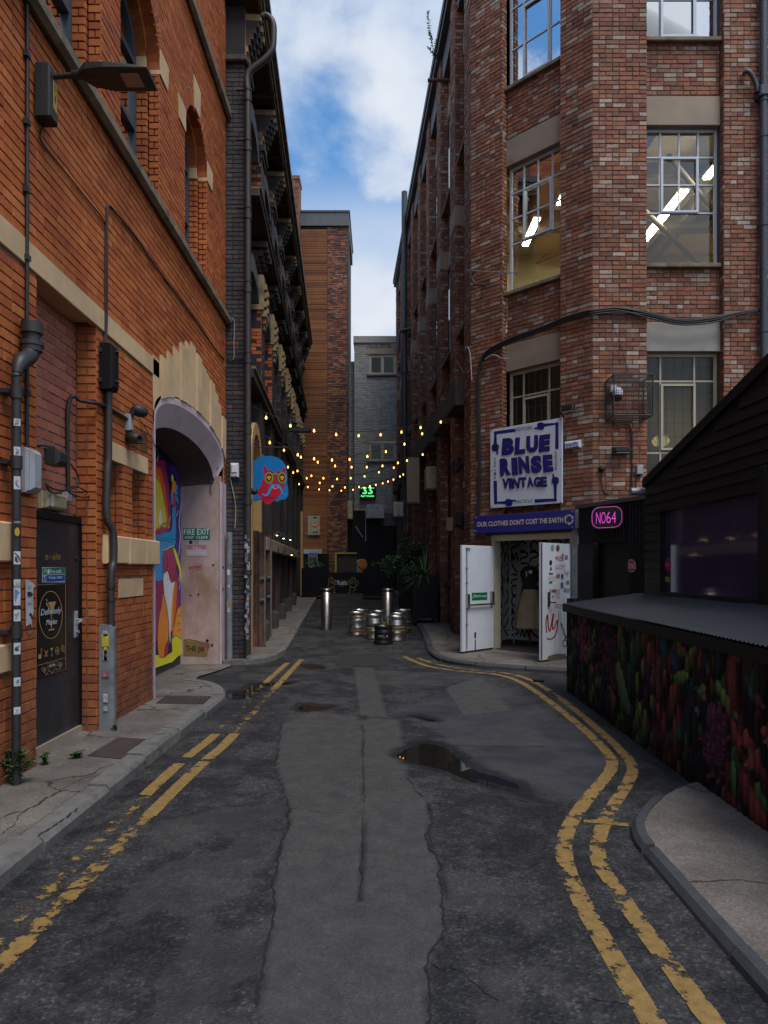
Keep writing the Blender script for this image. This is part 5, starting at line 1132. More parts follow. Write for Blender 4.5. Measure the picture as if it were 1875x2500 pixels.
# ---- mural on the wall of the recess
zm_ = zoomer(360, 1020, 200/691); A = Art(FM, 0.004, mpr(FM, zm_)); C = lambda h: tuple(min(0.85, 1.45*v) for v in sRGB(h))
A.poly(C('#241a4c'), [(60, 300), (300, 330), (300, 1985), (60, 2110)])
A.poly(C('#17142e'), [(60, 150), (300, 180), (300, 420), (60, 350)])
A.poly(C('#3d2a86'), [(190, 400), (300, 430), (300, 1640), (262, 1560), (240, 1150), (190, 700)])
A.poly(C('#8e1c4a'), [(60, 345), (145, 365), (165, 500), (215, 760), (195, 900), (245, 1250), (262, 1560), (250, 1700), (60, 1900)])
A.poly(C('#c4501b'), [(60, 400), (112, 430), (150, 600), (170, 800), (190, 925), (60, 960)]); A.poly(C('#d97a1c'), [(60, 460), (100, 500), (135, 690), (160, 860), (165, 920), (60, 950)])
A.poly(C('#e6b81f'), [(60, 500), (105, 560), (130, 680), (158, 840), (152, 910), (60, 930)]); A.poly(C('#d8d4d0'), [(104, 760), (118, 810), (124, 880), (100, 905), (92, 850)])
A.poly(C('#c9571c'), [(225, 1380), (250, 1380), (240, 1560), (225, 1800), (205, 1850)]); A.poly(C('#e0951c'), [(185, 1400), (225, 1380), (215, 1600), (205, 1800), (180, 1800)])
A.blob(C('#d98a1e'), [(300, 1610), (262, 1592), (240, 1640), (222, 1760), (212, 1985), (300, 1965)]); A.stroke(BLK, [(300, 1612), (262, 1592), (240, 1640), (222, 1760)], 5, 4)
for y in (1680, 1745, 1800): A.stroke(C('#a82a5a'), [(248, y), (262, y-16), (280, y-6), (290, y-24)], 7, 3)
A.poly(C('#e8c31c'), [(60, 2000), (150, 2010), (205, 1975), (200, 1860), (230, 1835), (258, 1850), (300, 1885), (300, 1965), (205, 2060), (60, 2110)]); A.stroke(BLK, [(200, 1868), (232, 1838), (258, 1850), (300, 1886)], 5, 3)
A.blob(C('#cfd2d8'), [(130, 1305), (165, 1285), (190, 1375), (222, 1385), (206, 1500), (192, 1700), (186, 1905), (172, 1720), (138, 1500)])
A.blob(C('#7d1c4e'), [(60, 1345), (122, 1355), (131, 1480), (112, 1600), (60, 1760)]); A.stroke(BLK, [(122, 1355), (131, 1480), (112, 1600), (92, 1690)], 5, 4)
A.blob(C('#d4771b'), [(130, 1480), (158, 1600), (175, 1760), (170, 1900), (148, 2012), (95, 2012), (80, 1880), (92, 1690), (112, 1600)]); A.stroke(BLK, [(130, 1480), (158, 1600), (175, 1760), (170, 1900), (148, 2012), (95, 2016)], 5, 4)
A.blob(C('#9c2450'), [(165, 1885), (176, 1905), (166, 1985), (138, 2012), (146, 1925)]); A.stroke(BLK, [(165, 1885), (146, 1925), (138, 2012), (166, 1985), (174, 1905)], 4, 3)
A.blob(C('#9a2450'), [(122, 1135), (190, 1105), (216, 1120), (242, 1230), (216, 1370), (192, 1380), (166, 1290), (136, 1312), (124, 1240)]); A.stroke(BLK, [(216, 1120), (242, 1230), (216, 1370), (192, 1380), (166, 1290), (136, 1312)], 5, 4); A.stroke(BLK, [(150, 1150), (165, 1200), (162, 1290)], 4, 3)
A.blob(C('#e3c64c'), [(208, 1085), (236, 1120), (270, 1230), (286, 1350), (276, 1400), (256, 1280), (226, 1180)]); A.stroke(BLK, [(208, 1085), (236, 1120), (270, 1230), (286, 1350), (276, 1400), (256, 1280), (226, 1180), (210, 1110)], 4, 3)
A.blob(C('#1585b8'), [(60, 1010), (100, 985), (140, 960), (195, 942), (198, 740), (234, 738), (236, 900), (232, 1060), (200, 1098), (128, 1130), (126, 1240), (126, 1350), (60, 1350)])
A.stroke(BLK, [(92, 1002), (140, 960), (195, 942), (198, 740)], 5, 4); A.stroke(BLK, [(234, 738), (236, 900), (232, 1060), (200, 1098), (128, 1130), (126, 1350)], 5, 4); A.stroke(BLK, [(60, 1012), (232, 1028)], 4); A.stroke(BLK, [(60, 1030), (205, 1046)], 5); A.stroke(C('#e3c64c'), [(130, 1118), (215, 1078)], 7)
A.blob(C('#9a2450'), [(60, 985), (96, 930), (125, 895), (150, 893), (185, 930), (150, 948), (100, 985)]); A.stroke(C('#ecd06a'), [(92, 935), (122, 900), (140, 925)], 7, 3); A.stroke(C('#ecd06a'), [(125, 915), (155, 898), (178, 930)], 6, 3); A.stroke(BLK, [(92, 980), (100, 925), (125, 893), (152, 892), (188, 932)], 4, 3)
A.blob(BLK, [(184, 620), (190, 510), (205, 468), (222, 480), (245, 560), (255, 690), (262, 715), (238, 748), (200, 748), (190, 680)])
A.blob(C('#d98a1e'), [(202, 540), (234, 545), (230, 640), (226, 735), (204, 735), (198, 640)]); A.blob(C('#b3245a'), [(203, 640), (229, 640), (227, 735), (205, 738)]); A.disc(C('#e6d34a'), 202, 510, 10, 34)
for x, y in ((239, 588), (237, 633), (236, 676), (246, 705)): A.disc(C('#1a8fc0'), x, y, 9, 20)
A.blob(C('#1a8fc0'), [(188, 640), (198, 618), (206, 650), (200, 735), (190, 690)])
A.stroke((0.62, 0.60, 0.66), [(292, 440), (276, 560), (284, 650), (266, 780), (256, 900), (268, 1000), (260, 1100), (252, 1165)], 7); A.stroke((0.62, 0.60, 0.66), [(266, 800), (246, 785), (234, 830)], 6); A.stroke((0.62, 0.60, 0.66), [(266, 1290), (250, 1380), (268, 1370), (258, 1450)], 5); A.stroke((0.62, 0.60, 0.66), [(170, 895), (180, 840), (192, 835)], 5)
r_ = random.Random(4)
for i in range(26): A.disc(C(r_.choice(['#e6b81f', '#d9581c', '#f0dc90'])), r_.uniform(110, 295), r_.uniform(420, 1600), 2.5, 7, 8)
A.stroke(BLK, [(299, 440), (299, 1985)], 4)
mural = A.build('mural', MAT['gloss'], B1); mural['label'] = 'bright mural of a blue figure raising a drink'
FS_ = FP; zs_ = zm_
s = Art(FP, 0.004, mpr(FP, zs_)); s.rect(C('#0a5c46'), 303, 932, 527, 1030); s.text((0.66, 0.72, 0.72), 'FIRE EXIT', ((308, 988), (524, 984), (524, 936), (308, 940)), 0.01); s.text((0.66, 0.72, 0.72), 'KEEP  CLEAR', ((318, 1020), (512, 1020), (512, 996), (318, 998)), 0.006)
setp(s.build('fire_exit_sign', MAT['gloss']), 'green FIRE EXIT KEEP CLEAR sign on the pink reveal beside the mural', 'sign')
s = Art(FP, 0.004, mpr(FP, zs_)); s.rect((0.45, 0.40, 0.40), 327, 1034, 502, 1166); s.rect((0.48, 0.18, 0.18), 332, 1072, 498, 1112); s.rect((0.50, 0.46, 0.46), 332, 1110, 498, 1160); s.disc((0.03, 0.025, 0.025), 366, 1050, 17, 16); s.ring((0.40, 0.09, 0.09), 413, 1051, 16, 15, 4); s.stroke((0.40, 0.09, 0.09), [(402, 1040), (424, 1062)], 4); s.text((0.62, 0.58, 0.58), 'No', ((385, 1112), (450, 1112), (450, 1082), (385, 1082)), 0.01); s.text((0.62, 0.56, 0.56), 'smoking', ((345, 1155), (480, 1155), (480, 1125), (345, 1125)), 0.01)
setp(s.build('faded_notice', MAT['gloss']), 'faded red and white notice below the green FIRE EXIT sign', 'notice')
s = Art(FP, 0.002, mpr(FP, zs_)); red_ = (0.32, 0.015, 0.012)
s.text(red_, 'woter', ((348, 1278), (462, 1266), (462, 1238), (348, 1250)), 0.01, 0.2); s.stroke(red_, [(390, 1288), (462, 1274)], 3); s.stroke(red_, [(362, 1275), (364, 1395)], 2); s.stroke(red_, [(378, 1275), (379, 1375)], 2)
s.poly((0.25, 0.16, 0.06), [(303, 1878), (440, 1890), (520, 1935), (500, 2015), (303, 2010)]); s.poly((0.28, 0.10, 0.08), [(440, 1885), (530, 1905), (520, 1950), (450, 1930)]); s.stroke(BLK, [(303, 1875), (360, 1872), (440, 1888)], 5, 3); s.text(BLK, 'THE JIB', ((320, 1985), (480, 1985), (480, 1935), (320, 1920)), 0.02)
for x, y, w in ((555, 1242, 10), (365, 1497, 8), (430, 1490, 9), (505, 1880, 14), (545, 1918, 12), (580, 1460, 5)): s.disc((0.03, 0.018, 0.016), x, y, w, w, 7)
for p in ([(630, 1245), (648, 1262), (646, 1280), (632, 1262)], [(620, 1470), (646, 1428), (644, 1448), (622, 1472)]): s.poly(BLK, p)
s.build('graffiti', MAT['paint'], B1)
# ---- door signs
zd = zoomer(60, 1330, 260/1224); D = lambda c=0.037: Art(FD, c, mpr(FD, zd, 0.037))
s = D(); gold = (0.20, 0.13, 0.02)
s.text(gold, 'o', ((235, 180), (275, 178), (275, 110), (235, 112)), 0.04); s.text((0.12, 0.12, 0.13), 'A', ((284, 168), (314, 166), (314, 118), (284, 120)), -0.005); s.text(gold, 'sis', ((320, 178), (415, 170), (415, 92), (320, 100)), 0.03); s.build('lettering', MAT['gloss'], dr)
s = D(); s.rect((0.42, 0.44, 0.46), 200, 258, 468, 432); s.poly(C('#0b5b3f'), [(250, 266), (464, 258), (464, 332), (250, 342)]); s.poly(C('#123d80'), [(250, 350), (464, 340), (464, 416), (250, 426)]); s.poly(C('#0b5b3f'), [(206, 270), (244, 268), (244, 342), (206, 344)]); s.disc(C('#123d80'), 227, 388, 19, 33); s.rect((0.62, 0.66, 0.68), 223, 362, 231, 396); s.rect((0.62, 0.66, 0.68), 223, 402, 231, 410); s.stroke((0.6, 0.65, 0.65), [(215, 330), (225, 300), (232, 280), (240, 300)], 6)
s.text((0.62, 0.66, 0.68), 'Fire exit', ((292, 332), (420, 324), (420, 275), (292, 283)), 0.006); s.text((0.62, 0.66, 0.68), 'Keep clear', ((280, 404), (434, 396), (434, 352), (280, 360)), 0.006); s.blob((0.55, 0.58, 0.58), [(256, 320), (262, 284), (275, 278), (286, 310), (275, 335)])
setp(s.build('fire_exit_notice', MAT['gloss']), 'green and blue fire exit notice on the black door above the bar poster', 'notice')
FDp = lambda x, y: FD.at(*zd(x, y), 0.037)
a0, _ = FDp(128, 440); a1, b1_ = FDp(486, 440); _, b0_ = FDp(486, 1440)
pb = MB().cbox(FD, a0-0.04, a1, b0_, b1_, 0.034, 0.042, 0.003).build('poster_board', M('gloss_black_panel', (0.008, 0.008, 0.009), 0.3, var=0.1, bmp=0.02)); setp(pb, 'black and gold bar poster with cocktail glass on the black door', 'poster')
gd = (0.46, 0.27, 0.12); wt = (0.66, 0.72, 0.78)
q = Art(FD, 0.0435, mpr(FD, zd, 0.0435))
q.stroke(gd, [(136, 462), (470, 448), (474, 1432), (136, 1535)], 5, closed=True); q.stroke(gd, [(136, 1392), (472, 1296)], 5)
q.ring(gd, 299, 806, 133, 272, 7); q.poly(gd, [(268, 660), (362, 652), (312, 790), (298, 792)]); q.poly(gd, [(240, 668), (262, 664), (300, 740), (282, 748)]); q.rect(gd, 301, 780, 310, 968); q.poly(gd, [(272, 975), (340, 962), (340, 978), (272, 990)]); q.stroke(gd, [(243, 622), (258, 650)], 13); q.stroke(BLK, [(258, 655), (300, 760)], 9)
q.text(wt, 'Definitely', ((182, 838), (420, 800), (420, 712), (182, 742)), 0.0, 0.25); q.text(wt, 'Maybe', ((245, 945), (368, 925), (368, 845), (245, 862)), 0.0, 0.2)
q.disc(gd, 170, 1285, 19, 30); q.stroke(gd, [(186, 1280), (186, 1180), (204, 1215)], 6); q.stroke(gd, [(222, 1288), (264, 1212)], 9); q.stroke(gd, [(258, 1285), (224, 1215)], 9)
q.poly(gd, [(284, 1190), (328, 1180), (308, 1220)]); q.rect(gd, 304, 1215, 309, 1270); q.stroke(gd, [(294, 1280), (320, 1272)], 5); q.ring(gd, 368, 1218, 20, 40, 6); q.disc(gd, 368, 1218, 8, 16); q.ring(gd, 430, 1190, 19, 36, 5); q.ring(gd, 430, 1190, 9, 17, 4); q.stroke(gd, [(438, 1215), (452, 1240)], 6)
q.stroke(gd, [(250, 1425), (366, 1392), (366, 1342), (250, 1372)], 3, closed=True); q.text((0.6, 0.6, 0.6), '-BAR-', ((264, 1408), (352, 1385), (352, 1360), (264, 1382)), 0.01)
for sx, cy in ((215, 1430), (398, 1372)):
    for k in range(3): q.ring(gd, sx+(12*k-12), cy+14*(k % 2), 15-3*k, 24-4*k, 4)
q.stroke(gd, [(205, 1455), (240, 1490), (270, 1440), (305, 1475), (340, 1425), (375, 1440), (410, 1405)], 5, 4)
q.build('gold_print', MAT['gloss'], pb)
s = Art(FL, 0.012, mpr(FL, zd, 0.012)); s.poly((0.50, 0.52, 0.55), [(10, 405), (50, 408), (100, 440), (122, 470), (100, 500), (98, 640), (104, 760), (95, 815), (70, 780), (50, 800), (85, 870), (88, 945), (70, 905), (35, 930), (15, 940), (12, 700)]); 
for y, w in ((480, 50), (500, 40), (600, 45), (665, 45), (685, 55)): s.stroke((0.04, 0.04, 0.045), [(35, y), (35+w, y+2)], 5)
s.blob((0.03, 0.03, 0.03), [(30, 545), (60, 540), (90, 560), (85, 585), (40, 590)]); s.poly((0.1, 0.25, 0.4), [(40, 985), (62, 985), (92, 1005), (60, 1010), (52, 1030)])
setp(s.build('torn_poster', MAT['sticker']), 'torn white paper poster left on the brick beside the black door', 'poster')
# ---- pipes
def clips(mb, fr, a, zs, c, r):
    for z in zs: mb.box(fr, a-r*1.35, a+r*1.35, z-0.02, z+0.02, -0.0, c+r*1.05)
dp = thing('soil_pipe', 'fat cast iron soil pipe with swan neck and stickers beside the black door', 'drainpipe', (-2.55, 5.1, 0))
P_ = pt(FL, zoomer(0, 700, 600/1659), 0.09)
x0, z0 = FL.at(38, 1100, 0.09); base = FL.p(x0, 0.1, 0.09)
ytop, ztop = FL.at(0+215*0.3617, 700+290*0.3617, 0.09); yb_, zb_ = FL.at(110*0.3617, 700+620*0.3617, 0.09)
mb = MB(); mb.tube(smooth_path([FL.p(yb_, 0.08, 0.09), FL.p(yb_, 1.5, 0.09), FL.p(yb_, zb_-0.1, 0.09), FL.p(yb_, zb_+0.02, 0.09), FL.p(yb_+0.06, zb_+0.13, 0.09), FL.p(ytop-0.05, zb_+0.2, 0.09), FL.p(ytop, zb_+0.28, 0.09), FL.p(ytop, ztop, 0.09)], 5), [0.031]*16+[0.034, 0.04, 0.046, 0.052, 0.056, 0.058, 0.058, 0.058, 0.058, 0.058, 0.058, 0.058, 0.058, 0.058, 0.058, 0.058, 0.058, 0.058, 0.058, 0.058], 14); mb.build('pipe', MAT['iron'], dp)
mb = MB()
for z, r, h in ((ztop-0.03, 0.075, 0.08), (ztop-0.12, 0.082, 0.03), (ztop-0.16, 0.074, 0.05)): mb.cyl(FL.p(ytop, z, 0.09), FL.p(ytop, z+h, 0.09), r, 16)
for z in (zb_-0.14, 1.12, 2.3): mb.cyl(FL.p(yb_, z, 0.09), FL.p(yb_, z+0.09, 0.09), 0.040, 16); mb.box(FL, yb_-0.06, yb_+0.06, z+0.03, z+0.06, 0, 0.06)
mb.build('collar', MAT['iron'], dp)
r_ = random.Random(11)
def sticker(parent, fr, a, z, c, w, h, cols):
    s = Art(fr, c); s.rect(cols[0], a-w/2, z-h/2, a+w/2, z+h/2)
    for k in range(3): s.blob(r_.choice(cols[1:]), [(a+r_.uniform(-w, w)*0.4, z+r_.uniform(-h, h)*0.4) for _ in range(4)], 2)
    return s.build('sticker', MAT['sticker'], parent)
cols = [(0.5, 0.52, 0.55), (0.04, 0.04, 0.045), (0.10, 0.22, 0.35), (0.3, 0.3, 0.3)]
for z, h in ((2.42, 0.06), (2.62, 0.05), (2.2, 0.09), (1.68, 0.09), (1.5, 0.06), (1.42, 0.14), (1.28, 0.08), (1.05, 0.08), (0.82, 0.06), (0.62, 0.05)):
    fr_ = Frame(FL.p(yb_, 0, 0.09), (0.8, 0.6, 0), (0.6, -0.8, 0)); sticker(dp, fr_, 0.0, z, 0.032, 0.042, h, cols)
s = Art(Frame(FL.p(yb_, 0, 0.09), (0.8, 0.6, 0), (0.6, -0.8, 0)), 0.033); s.rect(BLK, -0.022, 1.82, 0.022, 1.95); s.disc((0.5, 0.3, 0.02), 0, 1.86, 0.016, 0.03); s.text((0.6, 0.6, 0.6), 'NO SURFING', quadr(-0.02, 1.92, 0.02, 1.935)); s.build('sticker', MAT['sticker'], dp)
c2 = thing('conduit_pipe', 'thin black conduit running up the orange wall above the soil pipe', 'pipe', (-2.6, 5.2, 2.6)); y_, _ = FL.at(66, 300, 0.02)
mb = MB(); mb.tube(smooth_path([FL.p(y_+0.03, 2.22, 0.03), FL.p(y_+0.01, 2.26, 0.02), FL.p(y_, 2.35, 0.02), FL.p(y_, 4, 0.02), FL.p(y_, 5.7, 0.02), FL.p(y_-0.12, 6.1, 0.05), FL.p(y_-0.3, 6.5, 0.08)], 4), 0.014, 8); mb.build('pipe', MAT['cable'], c2); mb = MB(); clips(mb, FL, y_, (2.9, 3.4, 3.9, 4.4, 4.9, 5.4), 0.02, 0.018); mb.build('clip', MAT['iron'], c2)
# riser with junction box and grey guard
rp = thing('cable_riser', 'brown riser pipe with grey guard at its foot, running up between door and small windows', 'pipe', (-2.55, 6.6, 0)); zz = zoomer(0, 700, 600/1659); yr, zr = FL.at(*zz(735, 700), 0.05)
mb = MB(); mb.tube(smooth_path([FL.p(yr-0.05, 0.6, 0.09), FL.p(yr-0.05, 1.5, 0.09), FL.p(yr+0.0, 1.68, 0.095), FL.p(yr+0.0, 1.95, 0.09), FL.p(yr-0.05, 2.1, 0.05), FL.p(yr-0.03, 2.5, 0.045), FL.p(yr, 2.7, 0.045), FL.p(yr, zr, 0.045)], 5), 0.035, 12); mb.build('pipe', MAT['brownpipe'], rp)
mb = MB()
for z in (1.42, 1.3): mb.cyl(FL.p(yr-0.05, z, 0.09), FL.p(yr-0.05, z+0.03, 0.09), 0.045, 12)
mb.build('collar', MAT['iron'], rp)
gd_ = MB().cbox(FL, yr-0.11, yr+0.0, 0.1, 1.08, 0.0, 0.13, 0.03).build('guard', MAT['steelgrey'], rp)
for z, w, h, co in ((1.0, 0.04, 0.05, cols), (0.94, 0.07, 0.12, [(0.5, 0.42, 0.05), BLK, (0.5, 0.5, 0.1)]), (0.80, 0.05, 0.09, [(0.35, 0.35, 0.36), BLK, (0.1, 0.1, 0.1)]), (0.82, 0.03, 0.13, [(0.55, 0.45, 0.03), BLK, (0.6, 0.5, 0.05)]), (0.62, 0.07, 0.05, [(0.35, 0.12, 0.15), (0.5, 0.5, 0.5), BLK]), (0.40, 0.04, 0.08, cols), (0.3, 0.04, 0.045, [(0.3, 0.4, 0.36), (0.5, 0.55, 0.5), (0.2, 0.3, 0.25)])):
    sticker(gd_, Frame(FL.p(yr-0.12, 0, 0.0), (1, 0, 0), (0, -1, 0)), 0.065, z, 0.002, w, h, co)
jb = thing('junction_box', 'tall black steel junction box on the orange wall over the cable riser', 'junction box', (-2.55, 6.7, 3.3)); ya, za = FL.at(*zz(690, 690), 0.0); 
mb = MB(); mb.cbox(FL, yr-0.11, yr+0.06, zr-0.01, zr+0.42, 0.0, 0.115, 0.012); mb.build('body', MAT['black'], jb); mb = MB(); mb.cbox(FL, yr-0.095, yr+0.045, zr+0.01, zr+0.40, 0.115, 0.128, 0.006); mb.build('lid', MAT['black'], jb)
mb = MB()
for z in (zr+0.07, zr+0.35): mb.tube([FL.p(yr-0.06, z, 0.13), FL.p(yr-0.02, z+0.01, 0.145), FL.p(yr+0.02, z, 0.13)], 0.008, 6); mb.box(FL, yr-0.13, yr-0.11, z-0.02, z+0.02, 0.0, 0.03)
mb.build('latch', MAT['iron'], jb)
# cables on the orange wall
def cable(name, label, pts, r=0.010, mat='cable', n=6, k=6): return setp(MB().tube(smooth_path(pts, k), r, n).build(name, MAT[mat]), label, 'pipe' if 'pipe' in name else 'cable')
z1_ = zoomer(0, 0, 600/1659); Pa = pt(FL, z1_, 0.015)
cable('wall_cable', 'black cable dropping from the street lamp box across the orange wall to the riser', [Pa(300, 825), Pa(275, 900), Pa(285, 965), Pa(400, 1110), Pa(600, 1360), Pa(690, 1470), Pa(712, 1540), Pa(712, 1700), Pa(710, 2200), FL.p(yr-0.03, zr+0.42, 0.02)], 0.008)
cable('wall_cable', 'paired black cables hooking over and sloping down the orange wall under the stone string', [FL.p(yr, zr+0.42, 0.02), Pa(722, 2100), Pa(722, 1700), Pa(722, 1440), Pa(735, 1390), Pa(770, 1420), Pa(900, 1580), Pa(1090, 1850), Pa(1300, 2130), pt(FL, zz, 0.015)(1440, 400), pt(FL, zz, 0.015)(1512, 490)], 0.011)
Pb = pt(FL, zz, 0.02)
cable('wall_cable', 'thick bundle of black cables arching from the infill brick to the camera bracket', [pt(FD, zz, 0.02)(460, 1370), pt(FD, zz, 0.02)(455, 900), pt(FD, zz, 0.03)(470, 770), pt(FD, zz, 0.06)(500, 740), pt(FD, zz, 0.1)(545, 770), Pb(640, 785), Pb(715, 810), Pb(780, 845), Pb(875, 905)], 0.018)
for i, (lb, q) in enumerate((('loose black cable loop hanging under the grey bulkhead light', [(305, 1330), (350, 1360), (420, 1375), (480, 1350), (545, 1360), (590, 1388)]), ('thin loose cable end drooping below the cable bundle on the infill brick', [(470, 1190), (520, 1260), (530, 1340), (460, 1380), (540, 1420), (600, 1415), (640, 1365), (690, 1360)]), ('second tangled cable looping below the grey bulkhead light', [(310, 1345), (360, 1395), (440, 1378), (500, 1385), (560, 1390)]))):
    cable('loose_cable', lb, [pt(FD, zz, 0.10+0.02*i)(*p) for p in q], 0.007)
cable('wall_cable', 'thin black cable from the camera down the pink arch surround', [Pb(940, 885), Pb(985, 960), Pb(1040, 1060), Pb(1068, 1130), Pb(1060, 1180)], 0.005)
# ---- street lamp on the wall
sl_ = thing('street_lamp', 'dark grey street lamp with flat head on a short arm on the orange wall', 'street lamp', FL.p(5.33, 5.2, 0))
mb = MB(); mb.cbox(FL, 5.26, 5.41, 5.03, 5.43, 0.02, 0.13, 0.012); mb.build('control_box', MAT['lampgrey'], sl_)
s = Art(FL, 0.1315); s.poly((0.42, 0.28, 0.04), [(5.315, 5.13), (5.385, 5.11), (5.385, 5.34), (5.315, 5.34)]); s.text(BLK, '0', quadr(5.335, 5.265, 5.365, 5.315)); s.text(BLK, '1', quadr(5.34, 5.18, 5.36, 5.235)); s.build('number_label', MAT['sticker'], sl_)
mb = MB(); mb.tube([FL.p(5.335, 5.37, 0.1), FL.p(5.335, 5.385, 0.30)], 0.021, 10); mb.tube([FL.p(5.335, 5.385, 0.27), FL.p(5.335, 5.39, 0.36), FL.p(5.335, 5.40, 0.46)], [0.03, 0.042, 0.05], 10); mb.build('arm', MAT['lampgrey'], sl_)
hd = []
for c, w, z0, z1 in ((0.34, 0.05, 5.375, 5.42), (0.40, 0.10, 5.362, 5.435), (0.55, 0.135, 5.352, 5.42), (0.78, 0.135, 5.35, 5.395), (0.88, 0.13, 5.352, 5.378)):
    hd.append([FL.p(5.335-w, z0, c), FL.p(5.335+w, z0, c), FL.p(5.335+w*0.95, z1-0.02, c), FL.p(5.335+w*0.6, z1, c), FL.p(5.335-w*0.6, z1, c), FL.p(5.335-w*0.95, z1-0.02, c)])
mb = MB(); V = [p for ring in hd for p in ring]; F = [(i*6+j, i*6+(j+1) % 6, (i+1)*6+(j+1) % 6, (i+1)*6+j) for i in range(4) for j in range(6)]+[tuple(range(6)), tuple(range(29, 23, -1))]
mb.add(V, F); mb.build('lamp_head', MAT['lampgrey'], sl_)
MB().box(FL, 5.26, 5.41, 5.343, 5.349, 0.66, 0.80).build('led_panel', M('unlit_led_lens', (0.30, 0.22, 0.19), 0.3, var=0.4, scale=90, bmp=0.3, bscale=90), sl_)
MB().lathe(FL.p(5.335, 5.425, 0.5), [(0.045, 0), (0.045, 0.03), (0.03, 0.05), (0, 0.055)], 14).build('photocell', MAT['greyplastic'], sl_)
# ---- lights and cameras over the door
Pz = lambda x, y, c: FD.at(*zz(x, y), c)
y0, z0 = FL.at(*zz(178, 1385), 0.06); y1, z1 = FL.at(*zz(300, 1110), 0.10)
bl_ = thing('bulkhead_light', 'weathered grey rectangular bulkhead light on the brick jamb above the door', 'light', FL.p((y0+y1)/2, z0, 0)); mb = MB(); mb.cbox(FL, y0, y1, z0, z1, -0.02, 0.07, 0.02); mb.build('body', MAT['greyplastic'], bl_); mb = MB(); mb.cbox(FL, y0+0.02, y1-0.02, z0+0.015, z1-0.015, 0.07, 0.10, 0.025); mb.build('diffuser', MAT['greyplastic'], bl_)
y0, z0 = Pz(330, 1150, 0.12); fl_ = thing('floodlight', 'small black floodlight on the infill brick beside the grey bulkhead light', 'floodlight', FD.p(y0, z0, 0)); mb = MB(); mb.cbox(FD, y0-0.02, y0+0.17, z0-0.06, z0+0.07, 0.09, 0.21, 0.03); mb.build('head', MAT['lampgrey'], fl_); mb = MB(); mb.tube([FD.p(y0-0.06, z0+0.08, 0), FD.p(y0-0.06, z0+0.09, 0.1), FD.p(y0+0.06, z0+0.09, 0.13), FD.p(y0+0.06, z0+0.05, 0.13)], 0.014, 6); mb.build('bracket', MAT['iron'], fl_)
y0, z0 = Pz(320, 1490, 0.08); y1, z1 = Pz(475, 1425, 0.08); em = thing('emergency_light', 'yellowed emergency light fitting directly above the black door', 'light', FD.p(y0, z0, 0)); mb = MB(); mb.cbox(FD, y0, y1-0.02, z0-0.005, z1+0.02, 0.0, 0.04, 0.01); mb.build('base', MAT['ivory'], em); mb = MB(); mb.cbox(FD, y0+0.03, y1-0.04, z0+0.005, z1+0.012, 0.04, 0.075, 0.018); mb.build('diffuser', MAT['ivory'], em); s = Art(FD, 0.077); s.rect((0.5, 0.52, 0.5), y0+0.07, z0+0.018, y0+0.12, z1+0.0); s.build('pictogram', MAT['sticker'], em)
MB_ = pt(FD, zz, 0.0); y0, z0 = Pz(440, 1450, 0.03); setp(MB().cbox(FD, y0, y0+0.1, z0, z0+0.1, 0, 0.05, 0.01).build('cable_box', MAT['greyplastic']), 'small white cable box between the emergency light and the brick reveal', 'junction box')
yc, zc = FL.at(*zz(890, 920), 0.06); cc_ = thing('security_camera', 'grey dome security camera with bullet camera below on a white box, orange wall', 'camera', FL.p(yc, zc, 0))
mb = MB(); mb.cbox(FL, yc-0.04, yc+0.05, zc-0.08, zc+0.09, 0, 0.06, 0.01); mb.build('box', MAT['greyplastic'], cc_)
mb = MB(); mb.tube([FL.p(yc, zc+0.07, 0.05), FL.p(yc, zc+0.14, 0.08)], 0.03, 10); mb.lathe(FL.p(yc+0.02, zc+0.15, 0.06), [(0.0, -0.02), (0.05, 0.0), (0.065, 0.06), (0.06, 0.12), (0.035, 0.15), (0, 0.155)], 16, (0.75, 0.5, -0.15)); mb.build('dome', MAT['lampgrey'], cc_)
mb = MB(); mb.lathe(FL.p(yc, zc-0.15, 0.03), [(0.0, 0), (0.055, 0.0), (0.06, 0.06), (0.05, 0.14), (0.03, 0.142), (0.03, 0.12), (0, 0.12)], 14, (0.8, -0.35, -0.2)); mb.build('bullet_camera', MAT['lampgrey'], cc_)
mb = MB()
for i in range(11):
    z = zc-0.27+0.02*i; mb.tube([FL.p(yc+0.02, z, 0.01), FL.p(yc+0.02, z, 0.14), FL.p(yc+0.24, z, 0.14), FL.p(yc+0.24, z, 0.01)], 0.0022, 4)
for i in range(12): mb.cyl(FL.p(yc+0.02+0.02*i, zc-0.27, 0.14), FL.p(yc+0.02+0.02*i, zc-0.07, 0.14), 0.0022, 4)
for i in range(7): mb.cyl(FL.p(yc+0.02, zc-0.27, 0.02*i), FL.p(yc+0.02, zc-0.07, 0.02*i), 0.0022, 4)
mb.build('wire_guard', MAT['rust'], cc_)
cable('cable_coil', 'coil of dark cable hanging under the pink arch on the reveal', [FP.p(*FP.at(*zm_(x, y), 0.02), 0.02) for x, y in ((600, 420), (560, 450), (540, 480), (512, 510), (520, 545), (550, 550), (560, 510), (530, 480), (516, 520), (535, 560), (530, 600), (540, 650))], 0.006)
